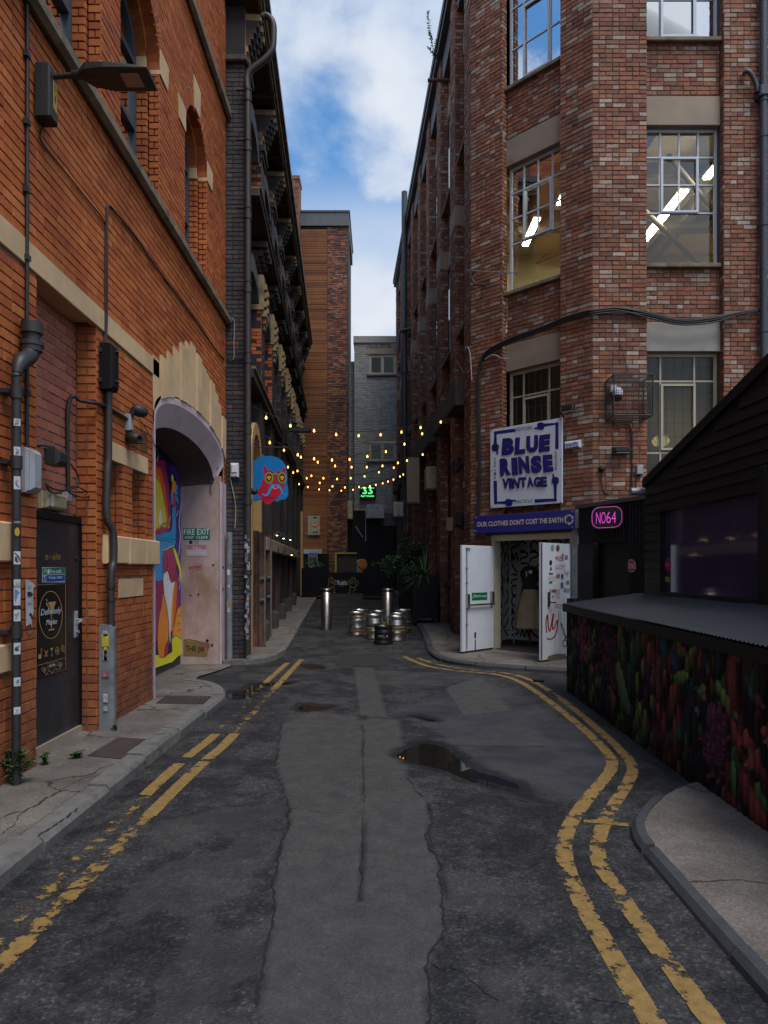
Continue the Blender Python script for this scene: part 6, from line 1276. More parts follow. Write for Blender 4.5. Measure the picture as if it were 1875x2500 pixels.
# ---- leaves: small plants
LEAF = brick_mat('leaf_green', [(0, (0.045, 0.095, 0.022)), (0.3, (0.06, 0.12, 0.03)), (0.6, (0.035, 0.075, 0.02)), (0.85, (0.085, 0.14, 0.04))], 0.3, rough=0.55, gthr=(0.8, 0.95), bmp=0.1)
LEAFD = brick_mat('dark_leaf_green', [(0, (0.07, 0.13, 0.055)), (0.3, (0.10, 0.18, 0.075)), (0.6, (0.05, 0.10, 0.04)), (0.85, (0.16, 0.24, 0.12))], 0.3, rough=0.45, gthr=(0.8, 0.95), bmp=0.1)
def leaf_blade(mb, p, d, up, l, w):
    d = Vector(d).normalized(); s = d.cross(Vector(up)).normalized(); n = s.cross(d); p = Vector(p)
    mb.add([p, p+d*l*0.4+s*w+n*w*0.4, p+d*l, p+d*l*0.4-s*w+n*w*0.4, p+d*l*0.45], [(0, 1, 4), (1, 2, 4), (2, 3, 4), (3, 0, 4)])
def weed(name, label, p, h, n, mat=LEAF, spread=0.5, ll=0.05):
    t = thing(name, label, 'plant', p); st = MB(); lf = MB(); r = random.Random(int(p[1]*100))
    for i in range(n):
        q = r.uniform(0, 6.28); e = Vector(p)+Vector((math.cos(q)*spread*h*r.uniform(0.3, 1), math.sin(q)*spread*h*r.uniform(0.3, 1), h*r.uniform(0.5, 1))); m_ = Vector(p)*0.4+e*0.6+Vector((0, 0, h*0.12)); path = smooth_path([p, m_, e], 4); st.tube(path, 0.003, 4)
        for j, v in enumerate(path[1:]):
            for k in range(3): a = r.uniform(0, 6.28); leaf_blade(lf, v, (math.cos(a), math.sin(a), r.uniform(-0.2, 0.6)), (0, 0, 1), ll*r.uniform(0.6, 1.2), ll*0.26)
    st.build('stem', mat, t); setp(lf.build('foliage', mat, t), kind='stuff')
gx, gy = gnd(*zl(70, 2010), dz=0.1); weed('weed', 'leafy green weed growing at the foot of the orange wall by the soil pipe', (-2.55, 4.86, 0.1), 0.24, 16)
gx, gy = gnd(*zl(185, 1985), dz=0.1); weed('weed', 'small weed sprouting beside the brick jamb of the black door', (-2.56, gy, 0.1), 0.09, 6, ll=0.03)
weed('weed', 'tiny yellow-green weed at the foot of the grey pipe guard', (-2.45, yr-0.14, 0.1), 0.06, 5, ll=0.025)
gx, gy = gnd(*zl(525, 1935), dz=0.1); weed('grass_tuft', 'low tuft of grass at the corner of the inspection cover', (gx, gy, 0.1), 0.05, 12, spread=1.3, ll=0.03)
# ================================================================== things along the dark building
zt = zoomer(540, 0, 600/2212); zh = zoomer(540, 750, 600/1659); zq = zoomer(560, 1050, 300/1659)
pp = thing('drainpipe', 'long dark drainpipe with bent head climbing the corner of the dark building', 'drainpipe', F2.p(0.25, 0, 0.1))
xa, ya_ = -2.235, 11.84
FX = Frame((0, ya_, 0), (1, 0, 0), (0, -1, 0)); PX = lambda x, y: FX.p(*FX.at(x, y, 0), 0)
mb = MB(); top = PX(603, 186)
mb.tube(smooth_path([(xa, ya_, 0.15), (xa, ya_, 4), (xa, ya_, 9.6)], 3)+smooth_path([(xa, ya_, 9.7), PX(603, 190), PX(612, 172), PX(640, 150), PX(658, 132), PX(666, 115), PX(668, 80), PX(667, 60), PX(660, 45), PX(648, 38), PX(640, 42)], 5), 0.055, 14); mb.build('pipe', MAT['brownpipe'], pp)
for z in (9.55, 8.7, 7.55, 6.3, 5.1, 3.9, 2.7, 1.5):
    MB().cyl((xa, ya_, z), (xa, ya_, z+0.10), 0.066, 14).build('collar', MAT['iron'], pp); mb = MB(); mb.tube([(xa-0.2, ya_, z+0.2), (xa-0.05, ya_, z+0.2)], 0.015, 6); mb.cyl((xa, ya_, z+0.18), (xa, ya_, z+0.22), 0.064, 14); mb.build('pipe_clip', MAT['iron'], pp)
c_ = [(0.45, 0.45, 0.47), (0.03, 0.03, 0.035), (0.35, 0.36, 0.38), (0.10, 0.13, 0.22), (0.22, 0.12, 0.17)]; r_ = random.Random(5)
for i in range(34):
    z = 0.45+1.75*i/34; sticker(pp, Frame((xa, ya_, 0), (1, 0, 0), (0, -1, 0)), r_.uniform(-0.03, 0.03), z, 0.058+0.001*(i % 5), r_.uniform(0.03, 0.06), r_.uniform(0.03, 0.09), [r_.choice(c_)]+c_)
gp = thing('grey_post', 'grey steel post with stickers standing against the dark brick pier', 'post', (-2.53, 11.75, 0.08)); mb = MB(); mb.tube([(-2.53, 11.76, 0.05), (-2.53, 11.76, 2.23)], 0.052, 16); mb.build('post', MAT['steelgrey'], gp)
fg = Frame((-2.53, 11.76, 0), (1, 0, 0), (0, -1, 0))
for z, w, h, c in ((1.55, 0.05, 0.09, [(0.6, 0.62, 0.62), (0.5, 0.5, 0.5), (0.55, 0.55, 0.55)]), (1.32, 0.03, 0.04, [(0.6, 0.62, 0.62), (0.5, 0.5, 0.5), (0.5, 0.5, 0.5)]), (1.02, 0.06, 0.09, [(0.45, 0.26, 0.05), (0.1, 0.06, 0.02), (0.4, 0.3, 0.1)]), (0.92, 0.05, 0.08, c_)): sticker(gp, fg, 0, z, 0.0525, w, h, c)
sk = thing('weatherproof_socket', 'white weatherproof socket box on the dark brick pier', 'socket', F2P.p(1.62, 2.8, 0)); xs, zs = F2P.at(*zh(90, 1100), 0.05); mb = MB(); mb.cbox(F2P, xs-0.07, xs+0.07, zs-0.12, zs+0.12, 0, 0.08, 0.02); mb.build('body', MAT['white'], sk); mb = MB(); mb.cbox(F2P, xs-0.05, xs+0.05, zs-0.05, zs+0.09, 0.08, 0.10, 0.012); mb.build('cover', MAT['white'], sk)
cable('wall_cable', 'yellow-green cable dropping from the white socket to the grey post', [F2P.p(*F2P.at(*zh(x, y), 0.03), 0.03) for x, y in ((60, 1150), (75, 1220), (95, 1320), (98, 1400), (92, 1490))], 0.008, 'ivory')
cable('wall_cable', 'thin pale cable on the dark pier running down from the stone string', [F2P.p(*F2P.at(*zh(x, y), 0.02), 0.02) for x, y in ((10, 70), (60, 72), (88, 100), (86, 250), (82, 350), (30, 345), (0, 320))], 0.006, 'greyplastic')
cable('wall_cable', 'black cable sagging across the dark pier to the drainpipe', [F2P.p(*F2P.at(*zh(x, y), 0.02), 0.02) for x, y in ((0, 330), (40, 350), (90, 355), (150, 350))], 0.009)
# hanging sign: flat cut-out board
hs = thing('hanging_sign', 'cut-out hanging sign of a red bearded face with blue hair and green glasses', 'sign', (-2.1, 13.0, 2.9)); FH = Frame((0, 13.0, 0), (1, 0, 0), (0, -1, 0)); mh = mpr(FH, zq)
hair = [(455, 325), (480, 350), (560, 350), (640, 365), (710, 410), (755, 470), (775, 560), (782, 650), (775, 720), (795, 790), (795, 880), (765, 930), (690, 945), (650, 970), (610, 955), (570, 985), (545, 1003), (490, 1003), (465, 965), (430, 930), (390, 945), (345, 960), (300, 940), (275, 890), (300, 850), (270, 790), (272, 600), (285, 520), (315, 440), (370, 390), (430, 352)]
mb = MB(); mb.prism(FH, [mh(*p) for p in hair], -0.03, 0.0); mb.build('board', MAT['timber'], hs)
s = Art(FH, 0.001, mh); s.poly(C('#0a5f96'), hair)
s.blob(C('#96122f'), [(455, 495), (485, 490), (520, 545), (560, 545), (620, 580), (660, 545), (700, 560), (735, 505), (762, 525), (765, 640), (755, 740), (720, 800), (705, 850), (650, 910), (575, 975), (540, 1000), (490, 1000), (465, 960), (385, 870), (375, 830), (410, 790), (395, 745), (430, 760), (440, 690), (465, 640), (470, 585)], 3)
s.blob(C('#1a7fae'), [(625, 735), (580, 720), (535, 775), (510, 845), (470, 860), (445, 845), (450, 875), (500, 890), (545, 850), (575, 780), (625, 760), (680, 790), (715, 855), (755, 882), (778, 850), (755, 860), (730, 840), (700, 760), (660, 725)], 3); s.stroke(BLK, [(445, 845), (470, 862), (510, 848), (540, 775), (585, 722), (625, 738), (660, 725), (705, 770), (735, 845), (758, 860)], 5, 3)
s.blob(C('#d35a72'), [(575, 780), (600, 755), (655, 760), (650, 790), (600, 797)]); s.disc(BLK, 628, 768, 22, 10)
for x in (535, 713): s.disc(C('#5e0d20'), x, 645, 48, 62); s.ring(C('#4d8f3a'), x, 645, 50, 68, 15); s.poly(C('#d39a1c'), [(x-30, 632), (x, 618), (x+28, 632), (x, 680)]); s.poly(C('#5e0d20'), [(x-14, 636), (x+14, 636), (x, 660)]); s.ring(C('#d39a1c'), x, 645, 9, 10, 4)
s.stroke(C('#4d8f3a'), [(585, 600), (625, 590), (665, 600)], 15)
for k in range(9): s.stroke(C('#4d0a18'), [(450+22*k, 900+8*(k % 3)), (470+22*k, 925-10*(k % 2)), (490+22*k, 900)], 3, 2)
s.stroke(BLK, hair[12:22], 5, 2); s.build('painted_face', MAT['gloss'], hs)
mb = MB()
for x in (303, 738):
    for k in range(7): mb.tube([FH.p(*mh(x+(6 if k % 2 else -6), 250+25*k), -0.01), FH.p(*mh(x+(-6 if k % 2 else 6), 275+25*k), -0.01)], 0.005, 5)
mb.build('chain', MAT['iron'], hs)
mb = MB(); mb.tube([FH.p(*mh(230, 232), 0), FH.p(*mh(800, 232), 0)], 0.010, 6); mb.tube(smooth_path([FH.p(*mh(x, y), 0) for x, y in ((250, 130), (330, 150), (380, 190), (360, 225), (335, 205), (355, 185))], 4), 0.006, 5); mb.tube(smooth_path([FH.p(*mh(x, y), 0) for x, y in ((300, 130), (400, 145), (440, 190))], 4), 0.006, 5); mb.build('bracket', MAT['iron'], hs)
# rusted plates
for i, (x0, x1, y, z1, mt, lb) in enumerate(((-2.60, -2.235, 13.72, 2.36, 'rust', 'tall rusted steel plate standing edge-on to the lane below the hanging sign'), (-2.70, -2.36, 15.3, 2.36, 'rustb', 'second rusted steel plate, orange with rust, behind the first plate'))):
    f = Frame((x0, y, 0), (1, 0, 0), (0, -1, 0)); t = thing('steel_plate', lb, 'steel plate', (x0, y, 0.1)); w = x1-x0
    mb = MB(); mb.cbox(f, 0, w*0.62, 0.05+rise(y), z1, -0.03, 0.03, 0.004); mb.cbox(f, w*0.63, w, 0.05+rise(y), z1-0.03, -0.02, 0.05, 0.004); mb.build('plate', MAT[mt], t)
    mb = MB(); mb.cyl(f.p(w*0.97, 0.1+rise(y), 0.05), f.p(w*0.97, z1-0.1, 0.05), 0.012, 8); mb.build('rod', MAT['steelgrey'], t)
    mb = MB()
    for z in (1.0, 1.42): mb.box(f, w*0.75, w*0.95, z-0.03, z+0.03, 0.05, 0.09); mb.cyl(f.p(w*0.8, z, 0.09), f.p(w*0.95, z+0.01, 0.11), 0.012, 6)
    mb.build('lock', MAT['steelgrey'], t)
# small spot lamps, lit
r_ = random.Random(2)
for i, (x, y, Yd, lb) in enumerate(((310, 1432, 13.9, 'lit'), (643, 1424, 17.3, 'lit'), (735, 1466, 18.6, 'lit'), (823, 1484, 20.3, 'lit'), (610, 1455, 16.9, 'off'), (690, 1445, 17.8, 'off'), (795, 1510, 20.0, 'off'), (650, 1640, 17.0, 'off'), (742, 1650, 18.8, 'off'), (843, 1688, 21.0, 'lit'), (940, 1675, 23.6, 'off'))):
    px, py = zq(x, y); X = (px-VX)/FPX*Yd; Z = EYE+(HY-py)/FPX*Yd; wx = F2.p((Yd-12), 0, 0)[0]
    t = thing('spot_lamp', 'lit spot lamp on top of the first rusted steel plate' if i == 0 else 'lit spot lamp hanging under the beige fascia of the dark building' if i == 9 else 'small lit spot lamp standing above the beige fascia of the dark building' if lb == 'lit' else 'small unlit spot lamp standing above the beige fascia of the dark building' if i < 7 else 'small unlit spot lamp hanging under the beige fascia of the dark building', 'lamp', (X, Yd, Z), 'spot lamps along the dark building')
    MB().lathe((X, Yd, Z), [(0.034, 0.0), (0.036, 0.04), (0.026, 0.10), (0.012, 0.12), (0, 0.125)], 12, (0.1, 0.2, 1)).build('shade', MAT['lampgrey'], t)
    MB().lathe((X, Yd, Z-0.003), [(0.0, 0.0), (0.028, 0.001), (0.028, 0.012)], 10).build('lens', SPOT if lb == 'lit' else MAT['greyplastic'], t)
    MB().tube([(X, Yd, Z+0.10), (X-0.03, Yd, Z+0.14), (min(X-0.06, wx), Yd, Z+0.13)], 0.007, 5).build('arm', MAT['iron'], t)
# second street lamp, floodlights
px, py = zt(0, 0); Yd = 17.6; FX2 = Frame((0, Yd, 0), (1, 0, 0), (0, -1, 0)); X2 = lambda x, y: FX2.p(*FX2.at(*zh(x, y), 0), 0)
s2 = thing('street_lamp', 'black street lamp with slim head jutting from the dark building over the lane', 'street lamp', X2(425, 890)); mb = MB(); p0, p1 = X2(412, 925), X2(440, 828); mb.box(WORLD, p0[0], p1[0], Yd-0.08, Yd+0.08, p0[2], p1[2]); mb.build('control_box', MAT['black'], s2)
mb = MB(); mb.tube([X2(440, 838), X2(490, 836)], 0.02, 8); mb.build('arm', MAT['black'], s2); mb = MB(); a_, b_ = X2(485, 848), X2(605, 822); mb.box(WORLD, a_[0], b_[0], Yd-0.14, Yd+0.14, a_[2]+0.02, a_[2]+0.10); mb.box(WORLD, a_[0]+0.15, b_[0]-0.2, Yd-0.1, Yd+0.1, a_[2]+0.10, b_[2]); mb.build('lamp_head', MAT['lampgrey'], s2)
t = thing('wall_camera', 'dark camera pod sticking out beside the blue and red hanging sign', 'camera', F2.p(0.5, 2.6, 0.1)); px = X2(0, 0); f = Frame((0, 12.35, 0), (1, 0, 0), (0, -1, 0)); q = f.at(*zq(200, 825), 0); MB().lathe(f.p(q[0], q[1], 0), [(0, 0), (0.05, 0.0), (0.06, 0.08), (0.055, 0.2), (0.04, 0.24), (0, 0.242)], 12, (1, -0.2, -0.05)).build('pod', MAT['lampgrey'], t)
# ================================================================== end of lane furniture
FE = Frame((0, 30.6, 0), (1, 0, 0), (0, -1, 0)); me_ = lambda z: mpr(FE, z)
x0, zt_ = FE.at(*zk(712, 545)); x1, zb = FE.at(*zk(962, 692))
bn = MB().cbox(FE, x0, x1, zb, zt_, -0.04, 0.0, 0.005).build('banner_board', MAT['black']); setp(bn, 'black Modelo banner board with gold lions across the end of the lane', 'banner'); s = Art(FE, 0.003, me_(zk)); s.text((0.62, 0.64, 0.7), 'Modelo', ((782, 632), (850, 632), (850, 598), (782, 598)), 0.01); s.stroke((0.25, 0.22, 0.16), [(804, 640), (830, 640)], 2)
for sx in (1, -1):
    f = lambda p: (742+(p[0]-742) if sx > 0 else 890-(p[0]-742), p[1]); g_ = (0.45, 0.33, 0.16)
    for ln in ([(728, 590), (742, 578), (756, 590), (752, 606), (735, 612), (725, 600), (728, 590)], [(730, 612), (722, 640), (735, 650), (760, 640), (772, 615), (775, 598), (765, 604), (755, 622), (745, 615)], [(735, 650), (725, 665), (740, 668), (735, 682)], [(755, 645), (765, 660), (760, 682), (775, 682)], [(738, 590), (746, 596)], [(715, 640), (708, 615), (715, 600)]): s.stroke(g_, [f(p) for p in ln], 2.2, 2)
s.build('print', MAT['gloss'], bn)
FT0 = Frame((0, 31.08, 0), (1, 0, 0), (0, -1, 0)); q = lambda x, y: FT0.at(*zq(x, y))
a0, b1 = q(1058, 1160); a1, b0 = q(1224, 1418); ps = MB().cbox(FT0, a0, a1, b0, b1, 0, 0.02, 0.004).build('face_poster', M('aged_paper', (0.30, 0.26, 0.21), 0.7)); setp(ps, 'pale poster of a green and red skull face on the boarded tower', 'poster')
s = Art(FT0, 0.022, mpr(FT0, zq)); s.blob((0.08, 0.03, 0.02), [(1130, 1180), (1165, 1170), (1185, 1190), (1160, 1200)]); s.stroke(C('#5da838'), [(1115, 1215), (1145, 1205), (1190, 1208), (1200, 1225)], 12, 3); s.ring(C('#5da838'), 1128, 1222, 16, 18, 7); s.ring(C('#5da838'), 1178, 1222, 16, 18, 7); s.stroke(C('#c23a22'), [(1108, 1230), (1100, 1245), (1112, 1270), (1120, 1300), (1150, 1315), (1185, 1300), (1195, 1270), (1205, 1240)], 7, 3); s.blob(C('#c23a22'), [(1140, 1265), (1152, 1240), (1165, 1268)]); s.stroke(C('#d8b84a'), [(1130, 1280), (1155, 1276), (1180, 1282)], 8); s.stroke(C('#c23a22'), [(1130, 1300), (1175, 1300)], 10); s.stroke(C('#8aa838'), [(1155, 1320), (1158, 1370)], 14); s.rect((0.03, 0.03, 0.03), 1128, 1370, 1190, 1385); s.build('print', MAT['gloss'], ps)
nb_ = Art(FT0, 0.15, mpr(FT0, zq)); nb_.rect((0.16, 0.2, 0.25), 1072, 1655, 1195, 1845); nb_.rect((0.05, 0.12, 0.3), 1080, 1665, 1190, 1695); nb_.rect((0.02, 0.02, 0.02), 1085, 1710, 1182, 1810); nb_.text((0.4, 0.16, 0.04), 'BAR', ((1105, 1735), (1150, 1735), (1150, 1715), (1105, 1715)), 0.02); nb_.stroke((0.4, 0.38, 0.3), [(1110, 1770), (1125, 1755), (1140, 1770)], 6); nb_.stroke((0.4, 0.35, 0.05), [(1100, 1790), (1165, 1790)], 5); setp(nb_.build('door_notice', MAT['gloss']), 'small blue and black notice beside the dark doorway under the tower', 'notice')
FGs = Frame((0, 31.9, 0), (1, 0, 0), (0, -1, 0)); z5 = zoomer(860, 1050, 300/1659); q = lambda x, y: FGs.at(*z5(x, y))
a0, b1 = q(105, 755); a1, b0 = q(318, 938); sg = MB().cbox(FGs, a0, a1, b0, b1, 0, 0.10, 0.01).build('bar_sign', MAT['black']); setp(sg, 'black box sign with green neon 33 bar and music on the grey brick', 'sign')
s = Art(FGs, 0.103, mpr(FGs, z5))
for ox in (0, 75): s.stroke((1, 1, 1), [(140+ox, 780), (190+ox, 782), (165+ox, 812), (190+ox, 830), (185+ox, 858), (140+ox, 858)], 11, 3); s.stroke((1, 1, 1), [(150+ox, 790), (182+ox, 790), (155+ox, 812), (180+ox, 832), (172+ox, 848), (142+ox, 848)], 4, 3)
for x in (122, 132, 280, 292): s.stroke((1, 1, 1), [(x, 778), (x, 795)], 4)
s.text((1, 1, 1), 'bar+music', ((120, 905), (295, 905), (295, 878), (120, 878)), 0.01); s.mb.build('neon', GREENN, sg)
def ac_unit(label, fr, a0, a1, b0, b1, depth, fan=True, louv=False, group=None):
    t = thing('air_conditioner', label, 'air conditioner', fr.p((a0+a1)/2, b0, 0)); 
    MB().cbox(fr, a0, a1, b0, b1, 0.05, depth, 0.02).build('casing', MAT['ivory'] if louv else MAT['greyplastic'], t); w = a1-a0; h = b1-b0
    if fan:
        r = min(w*0.34, h*0.44); cx, cy = a0+w*0.36, (b0+b1)/2; mb = MB(); mb.lathe(fr.p(cx, cy, depth-0.01), [(0, 0.0), (r, 0.0), (r, 0.012), (r*0.97, 0.02)], 24, fr.n); mb.build('fan_well', MAT['lampgrey'], t)
        mb = MB()
        for k in range(1, 6): mb.lathe(fr.p(cx, cy, depth+0.01), [(r*k/5-0.003, 0), (r*k/5, 0.004), (r*k/5+0.003, 0)], 24, fr.n)
        mb.lathe(fr.p(cx, cy, depth+0.008), [(0, 0.006), (r*0.2, 0.005), (r*0.22, 0)], 16, fr.n); mb.build('fan_guard', MAT['greyplastic'], t)
    mb = MB(); mb.box(fr, a0+0.05, a0+0.09, b0-0.05, b0, 0, depth); mb.box(fr, a1-0.09, a1-0.05, b0-0.05, b0, 0, depth); mb.build('bracket', MAT['iron'], t); return t
a0, b1 = q(192, 1018); a1, b0 = q(432, 1200); ac_unit('cream air conditioner with round fan on the black base under the green neon sign', FGs, a0, a1, b0, b1, 0.4)
q2 = lambda x, y: FGs.at(*zh(x, y)); a0, b1 = q2(838, 1315); a1, b0 = q2(890, 1435); ac_unit('narrow mossy air conditioner hanging left of the green neon sign', FGs, a0, a1, b0, b1, 0.5, False, True)
cable('wall_pipe', 'pale pipework zigzag on the black base below the air conditioner', [FGs.p(*q(x, y), 0.1) for x, y in ((30, 1082), (160, 1082), (182, 1100), (182, 1280), (182, 1500))], 0.02, 'greyplastic')
cable('wall_pipe', 'pale diagonal pipe on the black base at the end of the lane', [FGs.p(*q(x, y), 0.1) for x, y in ((45, 1300), (90, 1370), (145, 1450))], 0.02, 'greyplastic', k=2)
s = Art(FGs, 0.06, mpr(FGs, z5)); s.blob((0.36, 0.34, 0.33), [(55, 1790), (90, 1745), (150, 1740), (190, 1770), (185, 1850), (160, 1960), (110, 2080), (80, 2000)]); s.blob(C('#a9611c'), [(85, 1790), (120, 1750), (185, 1765), (200, 1830), (150, 1860), (150, 1960), (120, 1970), (95, 1880)]); s.stroke(BLK, [(80, 1840), (130, 1870), (170, 1850)], 14, 3); s.blob(BLK, [(110, 1880), (150, 1900), (130, 1915)]); s.stroke(BLK, [(70, 1790), (90, 1900), (130, 2000)], 9, 3)
g_ = s.build('street_art', MAT['paint']); setp(g_, 'orange painted face on the black wall behind the lane-end planter', 'street art')
# planters
def shrub(mb, p, rx, ry, rz, n, ll, seed, up=0.4):
    r = random.Random(seed); p = Vector(p)
    for i in range(n):
        v = Vector((r.gauss(0, 1), r.gauss(0, 1), r.gauss(0, 1))).normalized()*(r.random()**0.45); lob = 0.75+0.35*math.sin(v.x*5+seed)*math.cos(v.y*6+v.z*5)
        w = p+Vector((v.x*rx, v.y*ry, v.z*rz))*lob; d = (v+Vector((r.uniform(-1, 1), r.uniform(-1, 1), r.uniform(-0.6, 1)*up+0.1))).normalized(); leaf_blade(mb, w, d, (r.uniform(-1, 1), r.uniform(-1, 1), 1), ll*r.uniform(0.6, 1.3), ll*0.3)
def planter(label, x0, x1, y0, y1, h, z):
    t = thing('planter', label, 'planter', ((x0+x1)/2, (y0+y1)/2, z)); mb = MB(); w = 0.04
    for p in ((x0, x1, y0, y0+w), (x0, x1, y1-w, y1), (x0, x0+w, y0+w, y1-w), (x1-w, x1, y0+w, y1-w)): mb.box(WORLD, *p, z+0.13, z+h)
    mb.box(WORLD, x0+w, x1-w, y0+w, y1-w, z+0.13, z+h-0.06); mb.build('box', M('black_planter_panel', (0.006, 0.0065, 0.008), 0.5, bmp=0.05, spec=0.2), t)
    for x in (x0+0.08, x1-0.08):
        for y in (y0+0.08, y1-0.08): MB().cyl((x-0.02, y, z+0.055), (x+0.02, y, z+0.055), 0.055, 12).build('castor', MAT['iron'], t)
    return t
zf = lambda y: rise(y)
def leafy(label, p, specs, ll, mat=LEAFD, name='shrub'):
    t = thing(name, label, 'plant', p); mb = MB(); st = MB()
    for i, (dx, dy, dz, rx, ry, rz, n) in enumerate(specs):
        q = (p[0]+dx, p[1]+dy, p[2]+dz); shrub(mb, q, rx, ry, rz, n, ll, 3+i+int(p[1]*10)); st.tube(smooth_path([(p[0]+dx*0.2, p[1]+dy*0.2, p[2]-0.1), (p[0]+dx*0.6, p[1]+dy*0.6, p[2]+dz*0.5), q], 3), [0.02, 0.015, 0.012, 0.012, 0.01, 0.008, 0.006], 6)
    st.build('stem', MAT['timber'], t); setp(mb.build('foliage', mat, t), kind='stuff'); return t
planter('tall black planter on castors against the red brick wall, holding the spiky plant', 0.86, 1.50, 17.85, 18.55, 1.19, zf(18)+0.075)
planter('black planter behind the spiky plant, holding the big leafy shrub', 0.62, 1.30, 20.6, 22.2, 1.15, zf(21.5)+0.05)
planter('low wide black planter at the lane end, left of the banner', -3.05, -2.10, 27.3, 27.9, 1.22, zf(27.5))
planter('black planter right of the banner, in front of the orange painted face', -0.62, 0.55, 27.0, 27.6, 1.20, zf(27.3))
leafy('big dark green leafy shrub spilling out of the planter by the red wall', (0.95, 21.2, 1.45), [(-0.15, 0, 0.35, 0.5, 0.6, 0.42, 1300), (0.2, -0.2, 0.65, 0.45, 0.5, 0.42, 1100), (-0.55, 0.3, 0.25, 0.38, 0.5, 0.36, 800), (0.05, -0.7, 0.0, 0.5, 0.35, 0.3, 800), (0.45, -0.4, 0.3, 0.3, 0.4, 0.4, 600), (-0.2, -0.1, 0.95, 0.2, 0.2, 0.25, 200)], 0.085)
leafy('low green planting with pinkish leaves in the lane-end planter by the painted face', (-0.1, 27.3, 1.65), [(0.1, 0, 0.1, 0.5, 0.25, 0.16, 500), (0.4, 0, 0.2, 0.2, 0.2, 0.25, 250)], 0.07)
leafy('thin grassy planting in the low planter left of the banner', (-2.55, 27.6, 1.7), [(0, 0, 0.08, 0.42, 0.25, 0.15, 420), (0.0, 0, 0.25, 0.12, 0.12, 0.2, 80)], 0.06)
sp = thing('spiky_plant', 'spiky cordyline with long narrow leaves in the tall planter', 'plant', (1.18, 18.15, 1.35)); r = random.Random(9); zb = 1.36
for i in range(46):
    q = r.uniform(0, 6.28); el = r.uniform(-0.1, 1.45); l = r.uniform(0.45, 0.85); d = Vector((math.cos(q)*math.cos(el), math.sin(q)*math.cos(el), math.sin(el))); s_ = d.cross(Vector((0, 0, 1))).normalized(); p0 = Vector((1.18, 18.15, zb+r.uniform(0, 0.12))); V = []
    for j in range(6):
        t = j/5; p = p0+d*l*t-Vector((0, 0, 0.45*l*t*t*max(0, 1.1-el))); w = 0.017*(1-t)**0.6+0.001; V += [p+s_*w, p-s_*w]
    MB().add(V, [(2*j, 2*j+1, 2*j+3, 2*j+2) for j in range(5)]).build('blade', LEAFD, sp)
sp2 = thing('spiky_plant', 'small reddish spiky plant in the lane-end planter by the painted face', 'plant', (0.02, 27.3, 1.6)); RL = M('red_leaf', (0.10, 0.022, 0.02), 0.5)
for i in range(16):
    q = r.uniform(0, 6.28); el = r.uniform(0.5, 1.4); d = Vector((math.cos(q)*math.cos(el), math.sin(q)*math.cos(el), math.sin(el))); s_ = d.cross(Vector((0, 0, 1))).normalized(); p0 = Vector((0.02, 27.2, 1.6)); e = p0+d*0.45; MB().add([p0+s_*0.012, p0-s_*0.012, e], [(0, 1, 2)]).build('blade', RL, sp2)
# bollards
for i, px in enumerate((797, 946)):
    Yb = 17.1; X = (px-VX)/FPX*Yb; z = rise(Yb); t = thing('bollard', ['stainless steel bollard standing alone in the lane', 'stainless steel bollard behind the beer kegs'][i], 'bollard', (X, Yb, z), 'steel bollards')
    MB().lathe((X, Yb, z-0.02), [(0.132, 0), (0.132, 0.94), (0.122, 0.945), (0.122, 0.965)], 28).build('post', MAT['steel'], t); MB().lathe((X, Yb, z-0.02), [(0.120, 0.955), (0.120, 0.985)], 28).build('black_band', MAT['black'], t); MB().lathe((X, Yb, z-0.02), [(0.135, 0.985), (0.138, 1.03), (0.12, 1.04), (0, 1.04)], 28).build('cap', MAT['steel'], t)
# kegs
BAND_ = {k: M(k+'_keg_band', c, 0.4, metal=0.3, var=0.2, bmp=0.05) for k, c in dict(orange=(0.30, 0.11, 0.035), yellow=(0.42, 0.24, 0.02), blue=(0.02, 0.05, 0.16), lime=(0.34, 0.40, 0.02), black=(0.014, 0.014, 0.015)).items()}
def keg(label, px, Yk, bands, h=0.545, r=0.197, mat='keg', short=False):
    X = (px-VX)/FPX*Yk; z = rise(Yk)+0.004; t = thing('beer_keg', label, 'keg', (X, Yk, z)); k = h/0.545
    prof = [(r*0.86, 0.0), (r*0.98, 0.004), (r, 0.02), (r, 0.055), (r*0.95, 0.075), (r*0.955, 0.16*k), (r*0.985, 0.175*k), (r, 0.19*k), (r*0.985, 0.205*k), (r*0.955, 0.22*k), (r*0.955, 0.325*k), (r*0.985, 0.34*k), (r, 0.355*k), (r*0.985, 0.37*k), (r*0.955, 0.385*k), (r*0.95, h-0.09), (r*0.90, h-0.07), (r*0.93, h-0.06)]
    MB().lathe((X, Yk, z), prof, 32).build('body', MAT[mat] if mat in MAT else mat, t)
    MB().lathe((X, Yk, z), [(r*0.93, h-0.062), (r*0.97, h-0.05), (r*0.985, h-0.008), (r*0.97, h), (r*0.945, h-0.004), (r*0.945, h-0.05), (r*0.80, h-0.055), (r*0.5, h-0.035), (r*0.2, h-0.03), (0, h-0.03)], 32).build('rim', MAT[mat] if mat in MAT else mat, t)
    MB().lathe((X, Yk, z+h-0.035), [(0.035, 0), (0.035, 0.025), (0.02, 0.03), (0, 0.03)], 14).build('valve', MAT['keg'], t)
    for c, z0, z1 in bands: MB().lathe((X, Yk, z), [(r*0.957, z0), (r*0.962, z0+0.002), (r*0.962, z1-0.002), (r*0.957, z1)], 32).build('colour_band', BAND_[c], t)
    return t, X, z
for i in range(0): pass
keg('steel beer keg with two orange bands at the left of the group', 871.7, 16.0, [('orange', 0.085, 0.15), ('orange', 0.40, 0.445)])
keg('plain steel beer keg hidden behind the keg with orange bands', 879, 16.62, [])
